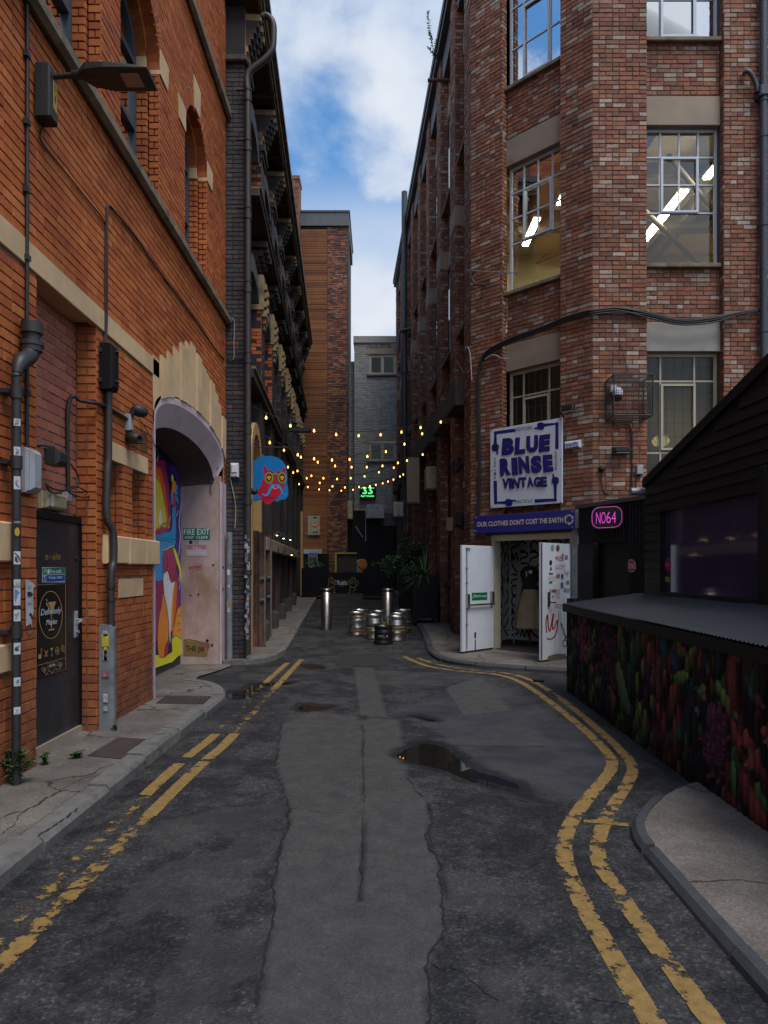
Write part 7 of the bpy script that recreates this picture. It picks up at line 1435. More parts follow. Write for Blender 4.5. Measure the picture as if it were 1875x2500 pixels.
keg('steel beer keg with yellow and blue bands right behind the short black keg', 913.6, 15.4, [('yellow', 0.23, 0.27), ('blue', 0.275, 0.315)])
keg('steel beer keg with a lime green band behind the group', 923.4, 16.3, [('lime', 0.23, 0.29)])
keg('steel beer keg with yellow and navy bands to the right of the short black keg', 968.6, 15.05, [('yellow', 0.225, 0.255), ('blue', 0.258, 0.29), ('yellow', 0.293, 0.32)])
keg('steel beer keg standing just behind the keg with yellow and navy bands', 971, 15.75, [('yellow', 0.09, 0.13)])
keg('steel beer keg with low yellow bands at the right end of the group', 983, 16.6, [('yellow', 0.09, 0.13), ('yellow', 0.25, 0.28), ('blue', 0.29, 0.32)])
t, X, z = keg('short black beer keg standing in front of all the steel kegs', 936, 14.6, [], 0.39, 0.20, M('black_keg_rubber', (0.012, 0.012, 0.013), 0.35, var=0.2, bmp=0.1)); MB().lathe((X, 14.6, z), [(0.193, 0.155), (0.194, 0.16), (0.194, 0.205), (0.193, 0.21)], 32).build('label_band', BAND_['black'], t)
s = Art(Frame((X, 14.6, z), (1, 0, 0), (0, -1, 0)), 0.1955, lambda x, y: (x, y)); s.text((0.3, 0.3, 0.3), 'BEER BARREL', quadr(-0.10, 0.165, 0.02, 0.20)); s.disc((0.4, 0.25, 0.18), 0.075, 0.18, 0.018); s.build('label', MAT['gloss'], t)
# ================================================================== festoon lights across the lane
STR = [([(190, 665), (303, 725), (467, 780), (627, 814), (776, 840), (928, 848), (1076, 842), (1217, 825), (1346, 795), (1482, 758), (1530, 735)], 12.9, 16.4, 'first festoon of warm bulbs, the nearest, slung from the dark building to the concrete beam'),
       ([(250, 870), (328, 895), (424, 947), (517, 978), (627, 1005), (748, 1014), (867, 1010), (987, 990), (1112, 958), (1237, 908), (1357, 838), (1470, 775)], 14.2, 17.2, 'second festoon of warm bulbs, hung behind the nearest one'),
       ([(440, 960), (538, 996), (652, 1030), (769, 1056), (880, 1064), (983, 1064), (1089, 1056), (1193, 1036), (1254, 1020), (1360, 980), (1400, 960)], 16.8, 19.0, 'third festoon of warm bulbs, crossing before the lower cream window'),
       ([(390, 1040), (451, 1065), (515, 1091), (609, 1124), (690, 1140), (782, 1146), (874, 1140), (968, 1128), (1065, 1101), (1165, 1070), (1250, 1035)], 18.5, 21.5, 'fourth festoon of warm bulbs, sagging over the middle of the lane'),
       ([(440, 1085), (486, 1103), (577, 1141), (665, 1173), (751, 1196), (835, 1204), (931, 1201), (1004, 1196), (1044, 1187), (1090, 1177), (1126, 1165), (1163, 1152), (1207, 1131), (1229, 1118), (1290, 1090)], 20.5, 24.0, 'fifth festoon of warm bulbs, just above the green neon sign'),
       ([(470, 1160), (526, 1183), (585, 1203), (661, 1219), (731, 1224), (811, 1228), (890, 1222), (966, 1208), (1040, 1185)], 24.0, 26.5, 'last festoon of warm bulbs, lowest and farthest down the lane')]
for pts, ya, yb, lab in STR:
    P = []
    for i, (x, y) in enumerate(pts):
        t = i/(len(pts)-1); Yd = ya+(yb-ya)*t; px, py = zh(x, y); P.append(((px-VX)/FPX*Yd, Yd, EYE+(HY-py)/FPX*Yd))
    t = thing('festoon_lights', lab, 'string lights', P[len(P)//2]); cb_ = []
    MB().tube(smooth_path([(a, b, c+0.03) for a, b, c in P], 4), 0.009, 5).build('cable', MAT['cable'], t)
    for a, b, c in P[1:-1]:
        MB().lathe((a, b, c-0.03), [(0.018, 0), (0.02, 0.02), (0.016, 0.06), (0, 0.062)], 10).build('lamp_holder', MAT['cable'], t)
        MB().lathe((a, b, c-0.115), [(0, 0.026), (0.011, 0.029), (0.021, 0.045), (0.019, 0.06), (0.011, 0.08), (0.010, 0.088)], 12).build('bulb', BULB, t)
# ================================================================== shop corner
zr_ = zoomer(950, 700, 925/1659); zv = zoomer(1120, 1280, 330/1659)
FB = Frame(FR2.p(0, 0, 0.10), FR2.u, FR2.n)
bl, tr = FB.at(*zr_(443, 970)), FB.at(*zr_(757, 573)); a0, b0 = bl; a1, b1 = tr
sb = MB().cbox(FB, a0, a1, b0, b1, -0.03, 0.0, 0.003).build('shop_sign_board', MAT['signwhite']); setp(sb, 'white square BLUE RINSE VINTAGE sign board with drawn blue hands on the canted corner', 'sign')
nav = (0.018, 0.018, 0.19); s = Art(FB, 0.002, mpr(FB, zr_)); 
def hand(s, x, y, dx, dy):      # closed fist with pointing finger, sleeve end
    px, py = -dy, dx
    f = lambda u, v: (x+dx*u+px*v, y+dy*u+py*v)
    s.blob(BLK, [f(-14, -13), f(4, -15), f(14, -8), f(14, 10), f(0, 16), f(-14, 12)], 3); s.blob(nav, [f(-12, -10), f(3, -12), f(11, -6), f(11, 8), f(0, 13), f(-12, 9)], 3); s.stroke(nav, [f(5, -8), f(28, -9)], 8); s.stroke(BLK, [f(-4, -4), f(8, -3)], 2.5); s.stroke(BLK, [f(-4, 4), f(8, 5)], 2.5)
for pl in ([(554, 628), (466, 640), (465, 692)], [(667, 607), (735, 600), (735, 710)], [(465, 850), (467, 945), (518, 945)], [(638, 938), (728, 933), (728, 862)]):
    s.stroke(BLK, pl, 15); s.stroke(nav, pl, 12)
    c = pl[1]; s.disc(BLK, c[0], c[1], 7.5); s.disc(nav, c[0], c[1], 6)
hand(s, 466, 705, 0, 1); hand(s, 664, 610, -1, 0.05); hand(s, 526, 945, 1, 0); hand(s, 729, 848, 0, -1)
def word(s, t, x0, x1, yl0, yl1, dh, slope):
    ws = {'I': 0.5, 'E': 0.9, 'L': 0.85}; tot = sum(ws.get(ch, 1.0) for ch in t); x = x0; r = random.Random(len(t)*7)
    for k, ch in enumerate(t):
        w = (x1-x0)*ws.get(ch, 1.0)/tot; g = w*0.10; j = r.uniform(-5, 5); e = r.uniform(-4, 4); y0 = yl1-slope*(x-x0)+j*0.5; y1 = yl0-slope*(x-x0)+j*0.5
        for col, o, bd in ((BLK, 3.0, 0.075), (nav, 0.0, 0.045)):
            s.text(col, ch, ((x+g-o+e, y0+o), (x+w-g+o+e*0.5, y0-slope*w+o), (x+w-g+o-e, y1-slope*w-o), (x+g-o-e*0.5, y1-o)), bd)
        x += w
word(s, 'BLUE', 494, 708, 670, 738, 0, 0.10); word(s, 'RINSE', 484, 722, 757, 826, 0, 0.09); word(s, 'VINTAGE', 497, 694, 846, 885, 0, 0.07)
s.text(BLK, 'REWORK', ((560, 634), (632, 625), (632, 609), (560, 618)), 0.004); s.text(BLK, 'RECYCLE', ((555, 949), (630, 944), (630, 930), (555, 935)), 0.004)
for k, ch in enumerate('REPAIR'): s.text(BLK, ch, ((463, 762+16*k), (471, 761+16*k), (471, 749+16*k), (463, 750+16*k)), 0.004)
for k, ch in enumerate('REUSE'): s.text(BLK, ch, ((730, 736+17*k), (739, 735+17*k), (739, 721+17*k), (730, 722+17*k)), 0.004)
s.build('hand_lettering', MAT['gloss'], sb)
for x, y in ((450, 962), (752, 944), (752, 580), (450, 628), (752, 755), (450, 805)): p = FB.at(*zr_(x, y)); MB().cyl(FB.p(*p, 0), FB.p(*p, 0.008), 0.010, 8).build('screw', MAT['iron'], sb)
# blue fascia
FF = Frame(FR2.p(0, 0, 0.16), FR2.u, FR2.n); a0, b0 = FF.at(*zr_(372, 1080)); a1, b1 = FF.at(*zr_(812, 976)); _, b0r = FF.at(*zr_(812, 1060)); b0 = (b0+b0r)/2
fs_ = thing('fascia_sign', 'long blue fascia sign OUR CLOTHES DON\'T COST THE EARTH over the shop door', 'sign', FF.p((a0+a1)/2, b0, 0))
MB().cbox(FF, a0, a1, b0, b1, -0.02, 0.0, 0.004).build('panel', MAT['bluefascia'], fs_); MB().cbox(FF, a0+0.02, a1+0.10, b0+0.01, b1-0.01, -0.16, -0.021, 0.01).build('shutter_housing', MAT['steelgrey'], fs_)
MB().box(FF, a1-0.02, a1+0.12, b0+0.015, b1-0.015, -0.155, -0.03).build('end_cap', MAT['greyplastic'], fs_)
s = Art(FF, 0.003, mpr(FF, zr_)); cr_ = (0.55, 0.47, 0.36); s.text(cr_, "OUR CLOTHES DON'T COST THE EARTH", ((385, 1052), (762, 1032), (762, 1008), (385, 1030)), 0.03)
for k in range(3):
    q0 = 2.1*k; s.stroke(cr_, [(788+17*math.cos(q0+t), 1019+19*math.sin(q0+t)) for t in np.linspace(0, 1.6, 8)], 6); e = q0+1.75; s.poly(cr_, [(788+26*math.cos(e-0.25), 1019+28*math.sin(e-0.25)), (788+9*math.cos(e-0.25), 1019+10*math.sin(e-0.25)), (788+17*math.cos(e+0.25), 1019+19*math.sin(e+0.25))])
s.build('lettering', MAT['gloss'], fs_)
for x, y in ((380, 1012), (378, 1070), (804, 985), (803, 1052)): p = FF.at(*zr_(x, y)); MB().cyl(FF.p(*p, 0), FF.p(*p, 0.008), 0.012, 8).build('screw', MAT['greyplastic'], fs_)
# small things on the canted wall
FQ = FR2; q = lambda x, y, c=0.0: FQ.at(*zr_(x, y), c)
a0, b0 = q(768, 712, 0.05); a1, b1 = q(836, 670, 0.05); al = thing('alarm_box', 'small white alarm box reading swift beside the white sign board', 'alarm box', FQ.p(a0, b0, 0)); MB().cbox(FQ, a0, a1, b0, b1, 0, 0.06, 0.02).build('case', MAT['white'], al); s = Art(FQ, 0.062, mpr(FQ, zr_, 0.062)); s.text((0.02, 0.12, 0.35), 'swift', ((773, 703), (826, 698), (826, 676), (773, 681)), 0.01); s.stroke((0.02, 0.02, 0.02), [(776, 708), (828, 702)], 3); s.build('lettering', MAT['gloss'], al)
a0, b0 = q(765, 545, 0.1); fl2 = thing('floodlight', 'slim black floodlight just above the corner of the white sign board', 'floodlight', FQ.p(a0, b0, 0)); mb = MB(); a1, b1 = q(818, 516, 0.1); mb.cbox(FQ, a0, a1, b1-0.10, b1+0.02, 0.12, 0.20, 0.02); mb.build('head', MAT['lampgrey'], fl2); mb = MB(); mb.tube([FQ.p(a0-0.06, b1-0.14, 0), FQ.p(a0-0.06, b1-0.12, 0.12), FQ.p(a0+0.05, b1-0.05, 0.13)], 0.018, 6); mb.build('bracket', MAT['iron'], fl2); MB().box(FQ, a0+0.02, a1-0.02, b1-0.115, b1-0.101, 0.13, 0.19).build('lens', MAT['greyplastic'], fl2)
# caged camera on the front pier
W1 = FR1; w = lambda x, y, c=0.0: W1.at(*zr_(x, y), c)
a0, b0 = w(905, 585, 0.05); a1, b1 = w(1120, 415, 0.05); a0, a1 = 0.0, 0.80; D_ = 0.42; _, b1 = w(1062, 425, D_); _, b0 = w(1062, 590, D_)
b1, b0 = w(1000, 400, 0.2)[1], w(1000, 575, 0.2)[1]
cg = thing('camera_cage', 'black wire security cage with white dome camera on the brick corner pier', 'camera cage', W1.p(0.4, b0, 0)); mb = MB(); a0, a1 = w(958, 400, 0.05)[0]-0.02, w(1118, 400, 0.05)[0]
for aa in (a0, a1):
    for cc in (0.02, D_): mb.cyl(W1.p(aa, b0, cc), W1.p(aa, b1, cc), 0.010, 6)
for bb in (b0, b1):
    mb.cyl(W1.p(a0, bb, 0.02), W1.p(a1, bb, 0.02), 0.010, 6); mb.cyl(W1.p(a0, bb, D_), W1.p(a1, bb, D_), 0.010, 6); mb.cyl(W1.p(a0, bb, 0.02), W1.p(a0, bb, D_), 0.010, 6); mb.cyl(W1.p(a1, bb, 0.02), W1.p(a1, bb, D_), 0.010, 6)
mb.build('frame', MAT['iron'], cg); mb = MB()
for i in range(1, 16):
    aa = a0+(a1-a0)*i/16; mb.tube([W1.p(aa, b0, 0.02), W1.p(aa, b0, D_), W1.p(aa, b1, D_), W1.p(aa, b1, 0.02)], 0.0028, 4)
for i in range(1, 18):
    bb = b0+(b1-b0)*i/18; mb.tube([W1.p(a0, bb, 0.02), W1.p(a0, bb, D_), W1.p(a1, bb, D_), W1.p(a1, bb, 0.02)], 0.0028, 4)
for i in range(1, 9): c = 0.02+(D_-0.02)*i/9; mb.tube([W1.p(a0, b0, c), W1.p(a0, b1, c), W1.p(a1, b1, c), W1.p(a1, b0, c), W1.p(a0, b0, c)], 0.0028, 4)
mb.build('mesh', MAT['iron'], cg)
cm = thing('dome_camera', 'white and black dome camera inside the wire cage', 'camera', W1.p(0.3, b0+0.3, 0.1)); ac, bc = w(1000, 450, 0.2); MB().cbox(W1, ac-0.09, ac+0.02, bc-0.02, bc+0.10, 0.02, 0.12, 0.01).build('bracket', MAT['white'], cm); MB().lathe(W1.p(ac, bc-0.10, 0.2), [(0.085, 0), (0.085, 0.08), (0.05, 0.13), (0, 0.14)], 18).build('housing', MAT['white'], cm); MB().lathe(W1.p(ac, bc-0.10, 0.2), [(0.082, 0), (0.08, -0.05), (0.05, -0.09), (0, -0.105)], 18).build('dome', M('smoked_dome', (0.01, 0.01, 0.012), 0.1, bmp=0), cm)
a_, b_ = w(1015, 715, 0.1); lt = thing('wall_light', 'small dark wedge wall light on the front pier below the cage', 'light', W1.p(a_, b_, 0)); mb = MB(); mb.prism(Frame(W1.p(a_-0.12, b_-0.05, 0), -W1.n*-1, W1.u), [(0, 0), (0.2, 0.02), (0.2, 0.06), (0, 0.12)], 0, 0.26); mb.build('housing', MAT['lampgrey'], lt); MB().box(W1, a_-0.10, a_+0.12, b_-0.06, b_-0.045, 0.02, 0.18).build('lens', MAT['greyplastic'], lt)
a_, b_ = w(1095, 802, 0.03); setp(MB().cbox(W1, a_-0.055, a_+0.055, b_-0.08, b_+0.08, 0, 0.08, 0.012).build('switch_box', MAT['greyplastic']), 'grey plastic switch box on the front pier next to the window', 'switch box')
a_, b_ = w(930, 797, 0.03); cb_ = thing('bullet_camera', 'round grey bullet camera low on the corner pier', 'camera', W1.p(a_, b_, 0)); MB().lathe(W1.p(a_, b_, 0.0), [(0.05, 0), (0.05, 0.08), (0.03, 0.10), (0, 0.1)], 14, W1.n).build('body', MAT['lampgrey'], cb_)
cv = lambda lb, pts, c=0.02, r=0.012, fr=W1, nm='wall_cable': cable(nm, lb, [fr.p(*fr.at(*zr_(x, y), c), c) for x, y in pts], r)
cv('conduit dropping from the camera cage past the wall light', ((985, 580), (990, 605), (1040, 600), (1060, 630), (1062, 720), (1062, 915)), 0.03, 0.014)
cv('thin cable looping from the low bullet camera along the pier', ((930, 810), (932, 870), (960, 910), (1060, 915)), 0.015, 0.007)
cv('twin cables hanging from the grey switch box', ((1092, 825), (1080, 860), (1090, 915)), 0.02, 0.009)
cv('thin stay wires rising from the cage to the cable bundle', ((978, 105), (985, 180), (1030, 310), (1060, 410)), 0.06, 0.005)
# bundle of cables round the corner
for k in range(6):
    o = (k % 3)*9-9; c = 0.05+0.018*(k//3); r = 0.019-0.0015*k
    lab = ['thickest', 'second', 'lower', 'inner', 'slack', 'thin'][k]+' black cable of the bundle strung round the brick corner above the signs'
    sag = [0, 3, -3, 5, 14, -5][k]
    P = [W1.p(*W1.at(*zr_(x, y+o*(0.5 if x > 1500 else 1)+(sag if 1000 < x < 1560 else 0)), c), c) for x, y in ((1659, 95), (1560, 112), (1440, 138), (1330, 152), (1240, 148), (1120, 118), (1000, 103), (900, 112))]
    P += [FR2.p(*FR2.at(*zr_(x, y+o), c), c) for x, y in ((850, 120), (760, 148), (680, 182), (560, 225), (490, 255), (430, 290), (398, 340))]
    P += [FR2.p(*FR2.at(*zr_(x+o*0.5, y), c), c) for x, y in ((390, 430), (392, 600), (396, 800), (392, 960), (390, 1005))]
    cable('cable_bundle', lab, P, r)
cable('wall_cable', 'pale loose cable curling off the bundle by the corner window', [FR2.p(*FR2.at(*zr_(x, y), 0.08), 0.08) for x, y in ((420, 318), (455, 298), (490, 312), (525, 316))], 0.010, 'greyplastic')
cable('wall_cable', 'black cable branching left from the bundle on the lane side', [FR2.p(*FR2.at(*zr_(x, y), 0.04), 0.04) for x, y in ((398, 360), (360, 362), (330, 380))]+[FR3.p(2.0, 6.3, 0.04), FR3.p(4.2, 5.9, 0.04), FR3.p(6.5, 5.8, 0.04)], 0.010)
cable('wall_cable', 'pale hooked conduit standing off the corner above the white sign', [FR2.p(*FR2.at(*zr_(x, y), 0.1), 0.1) for x, y in ((335, 270), (345, 265), (355, 300), (362, 410))], 0.010, 'greyplastic')
# aerial
ae = thing('tv_aerial', 'television aerial on a bent bracket at the edge of the canted corner', 'aerial', FR2.p(0.2, 7.5, 0.1)); z7 = zoomer(950, 0, 925/1659); A_ = lambda x, y, c=0.25: FR2.p(*FR2.at(*z7(x, y), c), c)
MB().tube(smooth_path([A_(420, 1248, 0.0), A_(380, 1245), A_(362, 1215), A_(372, 1185)], 4), 0.020, 8).build('bracket', MAT['iron'], ae); MB().tube([A_(355, 1186), A_(565, 1196)], 0.010, 6).build('boom', MAT['steelgrey'], ae); mb = MB()
for x in (365, 378, 392, 430, 460, 490, 520, 550): p = Vector(A_(x, 1187+(x-355)*0.045)); d = Vector((0.1, 0.15, 0.05))*(1.6 if x < 400 else 0.6); mb.cyl(p-d, p+d, 0.005, 5)
mb.tube([A_(372, 1190), A_(425, 1130)], 0.006, 5); mb.build('elements', MAT['steelgrey'], ae)
# downpipe on the front
dpz = thing('drainpipe', 'blue-grey drainpipe with hopper joint on the front of the red building', 'drainpipe', W1.p(2.95, 0, 0.1)); a_ = W1.at(1864, 600, 0.1)[0]; zj = W1.at(1864, 225, 0.1)[1]
DPM = M('blue_black_pipe_paint', (0.045, 0.05, 0.062), 0.45, var=0.15); MB().tube([W1.p(a_, 0.1, 0.1), W1.p(a_, 15.5, 0.1)], 0.060, 16).build('pipe', DPM, dpz); MB().cbox(W1, a_-0.10, a_+0.14, zj-0.10, zj+0.08, 0.0, 0.19, 0.02).build('hopper', DPM, dpz)
MB().tube(smooth_path([W1.p(a_-0.10, zj, 0.1), W1.p(a_-0.13, zj+0.15, 0.1), W1.p(a_-0.24, zj+0.34, 0.1), W1.p(a_-0.33, zj+0.36, 0.05)], 5), 0.04, 10).build('branch', DPM, dpz)
for z in (11.2, 8.9, 7.4, 5.6, 4.0, 9.5): MB().cyl(W1.p(a_, z, 0.1), W1.p(a_, z+0.12, 0.1), 0.07, 16).build('collar', DPM, dpz)
# lane-side clutter on the red building
fp = thing('downpipe', 'long blue-grey downpipe standing above the parapet at the far end of the red building', 'drainpipe', FR3.p(12.6, 0, 0.1)); Yp = 26.4; X = FR3.p(Yp-13.7, 0, 0.15)[0]; MB().tube([(X, Yp, 3.0), (X, Yp, 15.9)], 0.11, 12).build('pipe', DPM, fp); MB().cyl((X, Yp, 9.0), (X, Yp, 9.3), 0.14, 12).build('collar', DPM, fp); MB().tube(smooth_path([(X+0.7, Yp-0.6, 10.6), (X, Yp-0.2, 10.6), (X-0.2, Yp-0.2, 10.5), (X-0.22, Yp-0.2, 9.8)], 4), 0.06, 8).build('branch', DPM, fp)
a9 = lambda x, y, Yd: ((zoomer(860, 1050, 300/1659)(x, y)[0]-VX)/FPX*Yd, EYE+(HY-zoomer(860, 1050, 300/1659)(x, y)[1])/FPX*Yd)
def boxat(name, label, cat, x0, y0, x1, y1, Yd, dep, mat, extra=None):
    X0, Z1 = a9(x0, y0, Yd); X1, Z0 = a9(x1, y1, Yd); f = Frame((0, Yd, 0), (1, 0, 0), (0, -1, 0)); t = thing(name, label, cat, ((X0+X1)/2, Yd, Z0)); MB().cbox(f, X0, X1, Z0, Z1, -dep, 0, 0.012).build('casing', MAT[mat], t)
    if extra: extra(t, f, X0, X1, Z0, Z1)
    return t
def br(t, f, X0, X1, Z0, Z1): mb = MB(); mb.box(f, X0-0.03, X1+0.25, Z0-0.05, Z0, -0.45, -0.40); mb.box(f, X0-0.03, X1+0.25, Z0-0.05, Z0, -0.06, -0.01); mb.build('bracket', MAT['iron'], t)
def acx(t, f, X0, X1, Z0, Z1):
    br(t, f, X0, X1, Z0, Z1); wv = X1-X0; mb = MB(); mb.cbox(f, X0+wv*0.35, X0+wv*0.62, Z0+0.04, Z1-0.06, 0, 0.03, 0.01); mb.build('valve_cover', MAT['ivory'], t)
    for k in range(7): MB().box(f, X0-0.012, X0+0.0, Z0+0.06+(Z1-Z0-0.12)*k/7, Z0+0.06+(Z1-Z0-0.12)*(k+0.55)/7, -0.45, -0.05).build('vent_slat', MAT['greyplastic'], t)
boxat('duct_casing', 'tall pale boxed duct hanging on the lane side of the red building', 'duct', 738, 372, 908, 978, 20.6, 0.5, 'concrete', br)
boxat('air_conditioner', 'mossy cream air conditioner on brackets beside the tall boxed duct', 'air conditioner', 1000, 488, 1210, 790, 19.0, 0.8, 'ivory', acx)
boxat('air_conditioner', 'pale air conditioner on a bracket below the tall boxed duct', 'air conditioner', 556, 970, 688, 1165, 23.0, 0.7, 'greyplastic', acx)
boxat('meter_box', 'beige meter box on the louvres above the white door', 'meter box', 1272, 1178, 1385, 1360, 15.9, 0.15, 'concrete'); boxat('meter_box', 'dark grey meter box next to the beige meter box', 'meter box', 1400, 1105, 1500, 1290, 15.4, 0.2, 'lampgrey'); boxat('cable_box', 'small white cable box on the pier above the dark meter box', 'junction box', 1505, 700, 1570, 770, 14.4, 0.08, 'greyplastic'); boxat('cable_box', 'small beige cable box beside the mossy air conditioner', 'junction box', 1330, 655, 1390, 730, 16.6, 0.08, 'greyplastic')
X, Z = a9(1440, 480, 15.6); sd = thing('satellite_dish', 'small grey satellite dish seen edge-on by the lane-side louvres', 'satellite dish', (X, 15.6, Z)); MB().lathe((X-0.03, 15.6, Z), [(0.0, 0), (0.1, 0.012), (0.19, 0.05), (0.2, 0.055), (0.19, 0.06), (0.1, 0.03), (0, 0.02)], 20, (-0.85, -0.5, 0.35)).build('dish', MAT['lampgrey'], sd); MB().tube([(X, 15.62, Z), (X+0.12, 15.7, Z-0.1), (X+0.16, 15.75, Z-0.3)], 0.015, 6).build('arm', MAT['iron'], sd)
tw = thing('roof_sapling', 'wispy sapling growing out of the parapet of the red building', 'plant', (1.7, 16.5, 15.0)); zT = zoomer(520, 0, 580/1604); Yt = 17.2; S_ = lambda x, y: ((zT(x, y)[0]-VX)/FPX*Yt, Yt, EYE+(HY-zT(x, y)[1])/FPX*Yt); lf = MB(); r = random.Random(3); st = MB()
for ln in ([(1515, 420), (1495, 350), (1470, 260), (1458, 180), (1453, 85)], [(1505, 400), (1480, 360), (1455, 325)], [(1510, 410), (1508, 340), (1508, 280)], [(1475, 280), (1462, 230)]):
    P = smooth_path([S_(*p) for p in ln], 5); st.tube(P, 0.007, 4)
    for v in P[2:]:
        for k in range(4): q_ = r.uniform(0, 6.28); leaf_blade(lf, v, (math.cos(q_), math.sin(q_)*0.5, r.uniform(0, 1)), (0, 0, 1), 0.07, 0.015)
st.build('stem', LEAFD, tw); setp(lf.build('foliage', LEAFD, tw), kind='stuff')
ov = thing('overflow_pipe', 'short overflow pipe poking from the parapet of the red building', 'pipe', (1.6, 16.8, 13)); p = S_(1450, 542); MB().tube([p, (p[0]+0.55, p[1], p[2])], 0.045, 10).build('pipe', MAT['rust'], ov)
# ---- door art
s = Art(FDB2, 0.024, mpr(FDB2, zv, 0.024)); rd, pk = (0.33, 0.012, 0.018), (0.42, 0.10, 0.20)
s.stroke(rd, [(1078, 1330), (1072, 1200), (1090, 1110), (1100, 1250), (1120, 1310), (1150, 1150), (1165, 1100), (1150, 1220), (1160, 1290), (1200, 1200), (1215, 1180), (1205, 1290), (1180, 1370), (1130, 1410), (1080, 1400)], 15, 5)
s.text(rd, 'WOZER', ((1185, 445), (1285, 450), (1285, 395), (1185, 390)), 0.02); s.text(pk, 'SAOM', ((1182, 560), (1300, 545), (1300, 495), (1182, 505)), -0.01, 0.2); s.text(rd, 'GNOZEY', ((1175, 1028), (1270, 1035), (1275, 985), (1180, 970)), 0.0, 0.2); s.text(pk, 'mess', ((1180, 905), (1240, 910), (1240, 800), (1185, 790)), -0.015, 0.3); s.text(pk, 'KYO', ((1105, 690), (1190, 695), (1190, 640), (1105, 635)), -0.015); s.text(BLK, 'dezal', ((1285, 830), (1360, 840), (1360, 770), (1285, 760)), 0.0, 0.3)
s.text(BLK, 'AZOS', ((1310, 1420), (1330, 1400), (1260, 1200), (1240, 1220)), 0.02); s.ring(BLK, 1300, 1460, 26, 42, 9); s.stroke((0.05, 0.06, 0.08), [(1300, 560), (1310, 620), (1345, 580), (1330, 640)], 5, 3); s.text((0.25, 0.27, 0.3), 'ly', ((1220, 1200), (1250, 1200), (1250, 1060), (1220, 1060)), -0.02)
for x, y, w_, h_, c in ((1128, 470, 17, 32, BLK), (1130, 545, 10, 22, BLK), (1215, 290, 22, 42, (0.12, 0.10, 0.09)), (1150, 285, 22, 38, (0.22, 0.36, 0.44)), (1275, 375, 12, 12, (0.06, 0.05, 0.03)), (1218, 632, 24, 26, (0.2, 0.2, 0.22))): s.disc(c, x, y, w_, h_, 12)
for x0, y0, x1, y1, c in ((1105, 594, 1155, 612, (0.12, 0.12, 0.13)), (1255, 612, 1280, 665, (0.05, 0.05, 0.055)), (1318, 690, 1352, 735, (0.30, 0.22, 0.02)), (1248, 712, 1280, 780, (0.10, 0.10, 0.30)), (1108, 700, 1145, 718, (0.06, 0.06, 0.07)), (1140, 800, 1195, 828, (0.25, 0.12, 0.03)), (1112, 795, 1130, 845, (0.3, 0.3, 0.31)), (1140, 870, 1165, 892, (0.45, 0.2, 0.25)), (1300, 380, 1335, 425, (0.2, 0.2, 0.22))): s.rect(c, x0, y0, x1, y1)
for x in (1180, 1222, 1245, 1292): s.stroke((0.22, 0.22, 0.23), [(x, 1030), (x+4, 1640)], 2)
s.poly((0.16, 0.13, 0.10), [(1090, 1620), (1180, 1590), (1310, 1590), (1310, 1640), (1090, 1680)])
s.build('graffiti', MAT['paint'], d2)
pts = lambda x, y, c: FDB2.p(*FDB2.at(*zv(x, y), c), c)
mb = MB(); k0, k1 = FDB2.at(*zv(1105, 1010), 0.03), FDB2.at(*zv(1090, 875), 0.03); a_, b_ = k0; mb.cbox(FDB2, a_-0.025, a_+0.025, b_, b_+0.24, 0.022, 0.05, 0.008); mb.tube([FDB2.p(a_, b_+0.07, 0.05), FDB2.p(a_, b_+0.07, 0.09), FDB2.p(a_-0.12, b_+0.065, 0.09)], 0.011, 8); mb.build('handle', MAT['lampgrey'], d2); MB().box(FDB2, 0.955, 0.982, 0.12, 2.03, 0.0221, 0.026).build('edge_plate', MAT['steel'], d2)
# ---- inside the shop
df = thing('dress_form', 'dress form in a black top and long pale skirt standing in the shop doorway', 'mannequin', FR2.p(0.80, 0.1, -0.85)); f = Frame(FR2.p(0.80, 0.1, -0.85), FR2.u, FR2.n); o = f.p(0, 0, 0)
mb = MB(); n = 40; V = []
for h, r0 in ((0.35, 0.30), (0.6, 0.27), (0.85, 0.22), (1.05, 0.15), (1.12, 0.12)):
    for k in range(n): q_ = 2*math.pi*k/n; r1 = r0*(1+0.07*math.sin(q_*11)*(1.2-h)); V.append((o[0]+r1*math.cos(q_), o[1]+r1*math.sin(q_)*0.8, o[2]+h))
mb.add(V, [(i*n+k, i*n+(k+1) % n, (i+1)*n+(k+1) % n, (i+1)*n+k) for i in range(4) for k in range(n)], True); mb.build('skirt', M('cream_skirt', (0.34, 0.25, 0.15), 0.8, var=0.2, bmp=0.2), df)
mb = MB(); n = 20; V = []
for h, rx, ry in ((1.10, 0.125, 0.10), (1.2, 0.14, 0.11), (1.35, 0.18, 0.12), (1.46, 0.19, 0.11), (1.54, 0.13, 0.09), (1.57, 0.06, 0.06)):
    V += [(o[0]+rx*math.cos(2*math.pi*k/n), o[1]+ry*math.sin(2*math.pi*k/n), o[2]+h) for k in range(n)]
mb.add(V, [(i*n+k, i*n+(k+1) % n, (i+1)*n+(k+1) % n, (i+1)*n+k) for i in range(5) for k in range(n)], True); mb.add(V[-n:], [tuple(range(n))]); mb.build('top', M('black_cloth', (0.010, 0.010, 0.011), 0.85), df)
MB().cyl((o[0], o[1], o[2]-0.005), (o[0], o[1], o[2]+0.45), 0.02, 8).build('stand', MAT['iron'], df)
mb = MB(); mb.box(f, -0.05, 0.02, 1.36, 1.46, 0.13, 0.135); mb.box(f, 0.06, 0.13, 1.42, 1.48, 0.12, 0.125); mb.build('price_tag', MAT['white'], df)
ld = thing('ladder', 'grey ladder leaning on the patterned wall inside the shop', 'ladder', FR2.p(0.15, 0.1, -1.0)); 
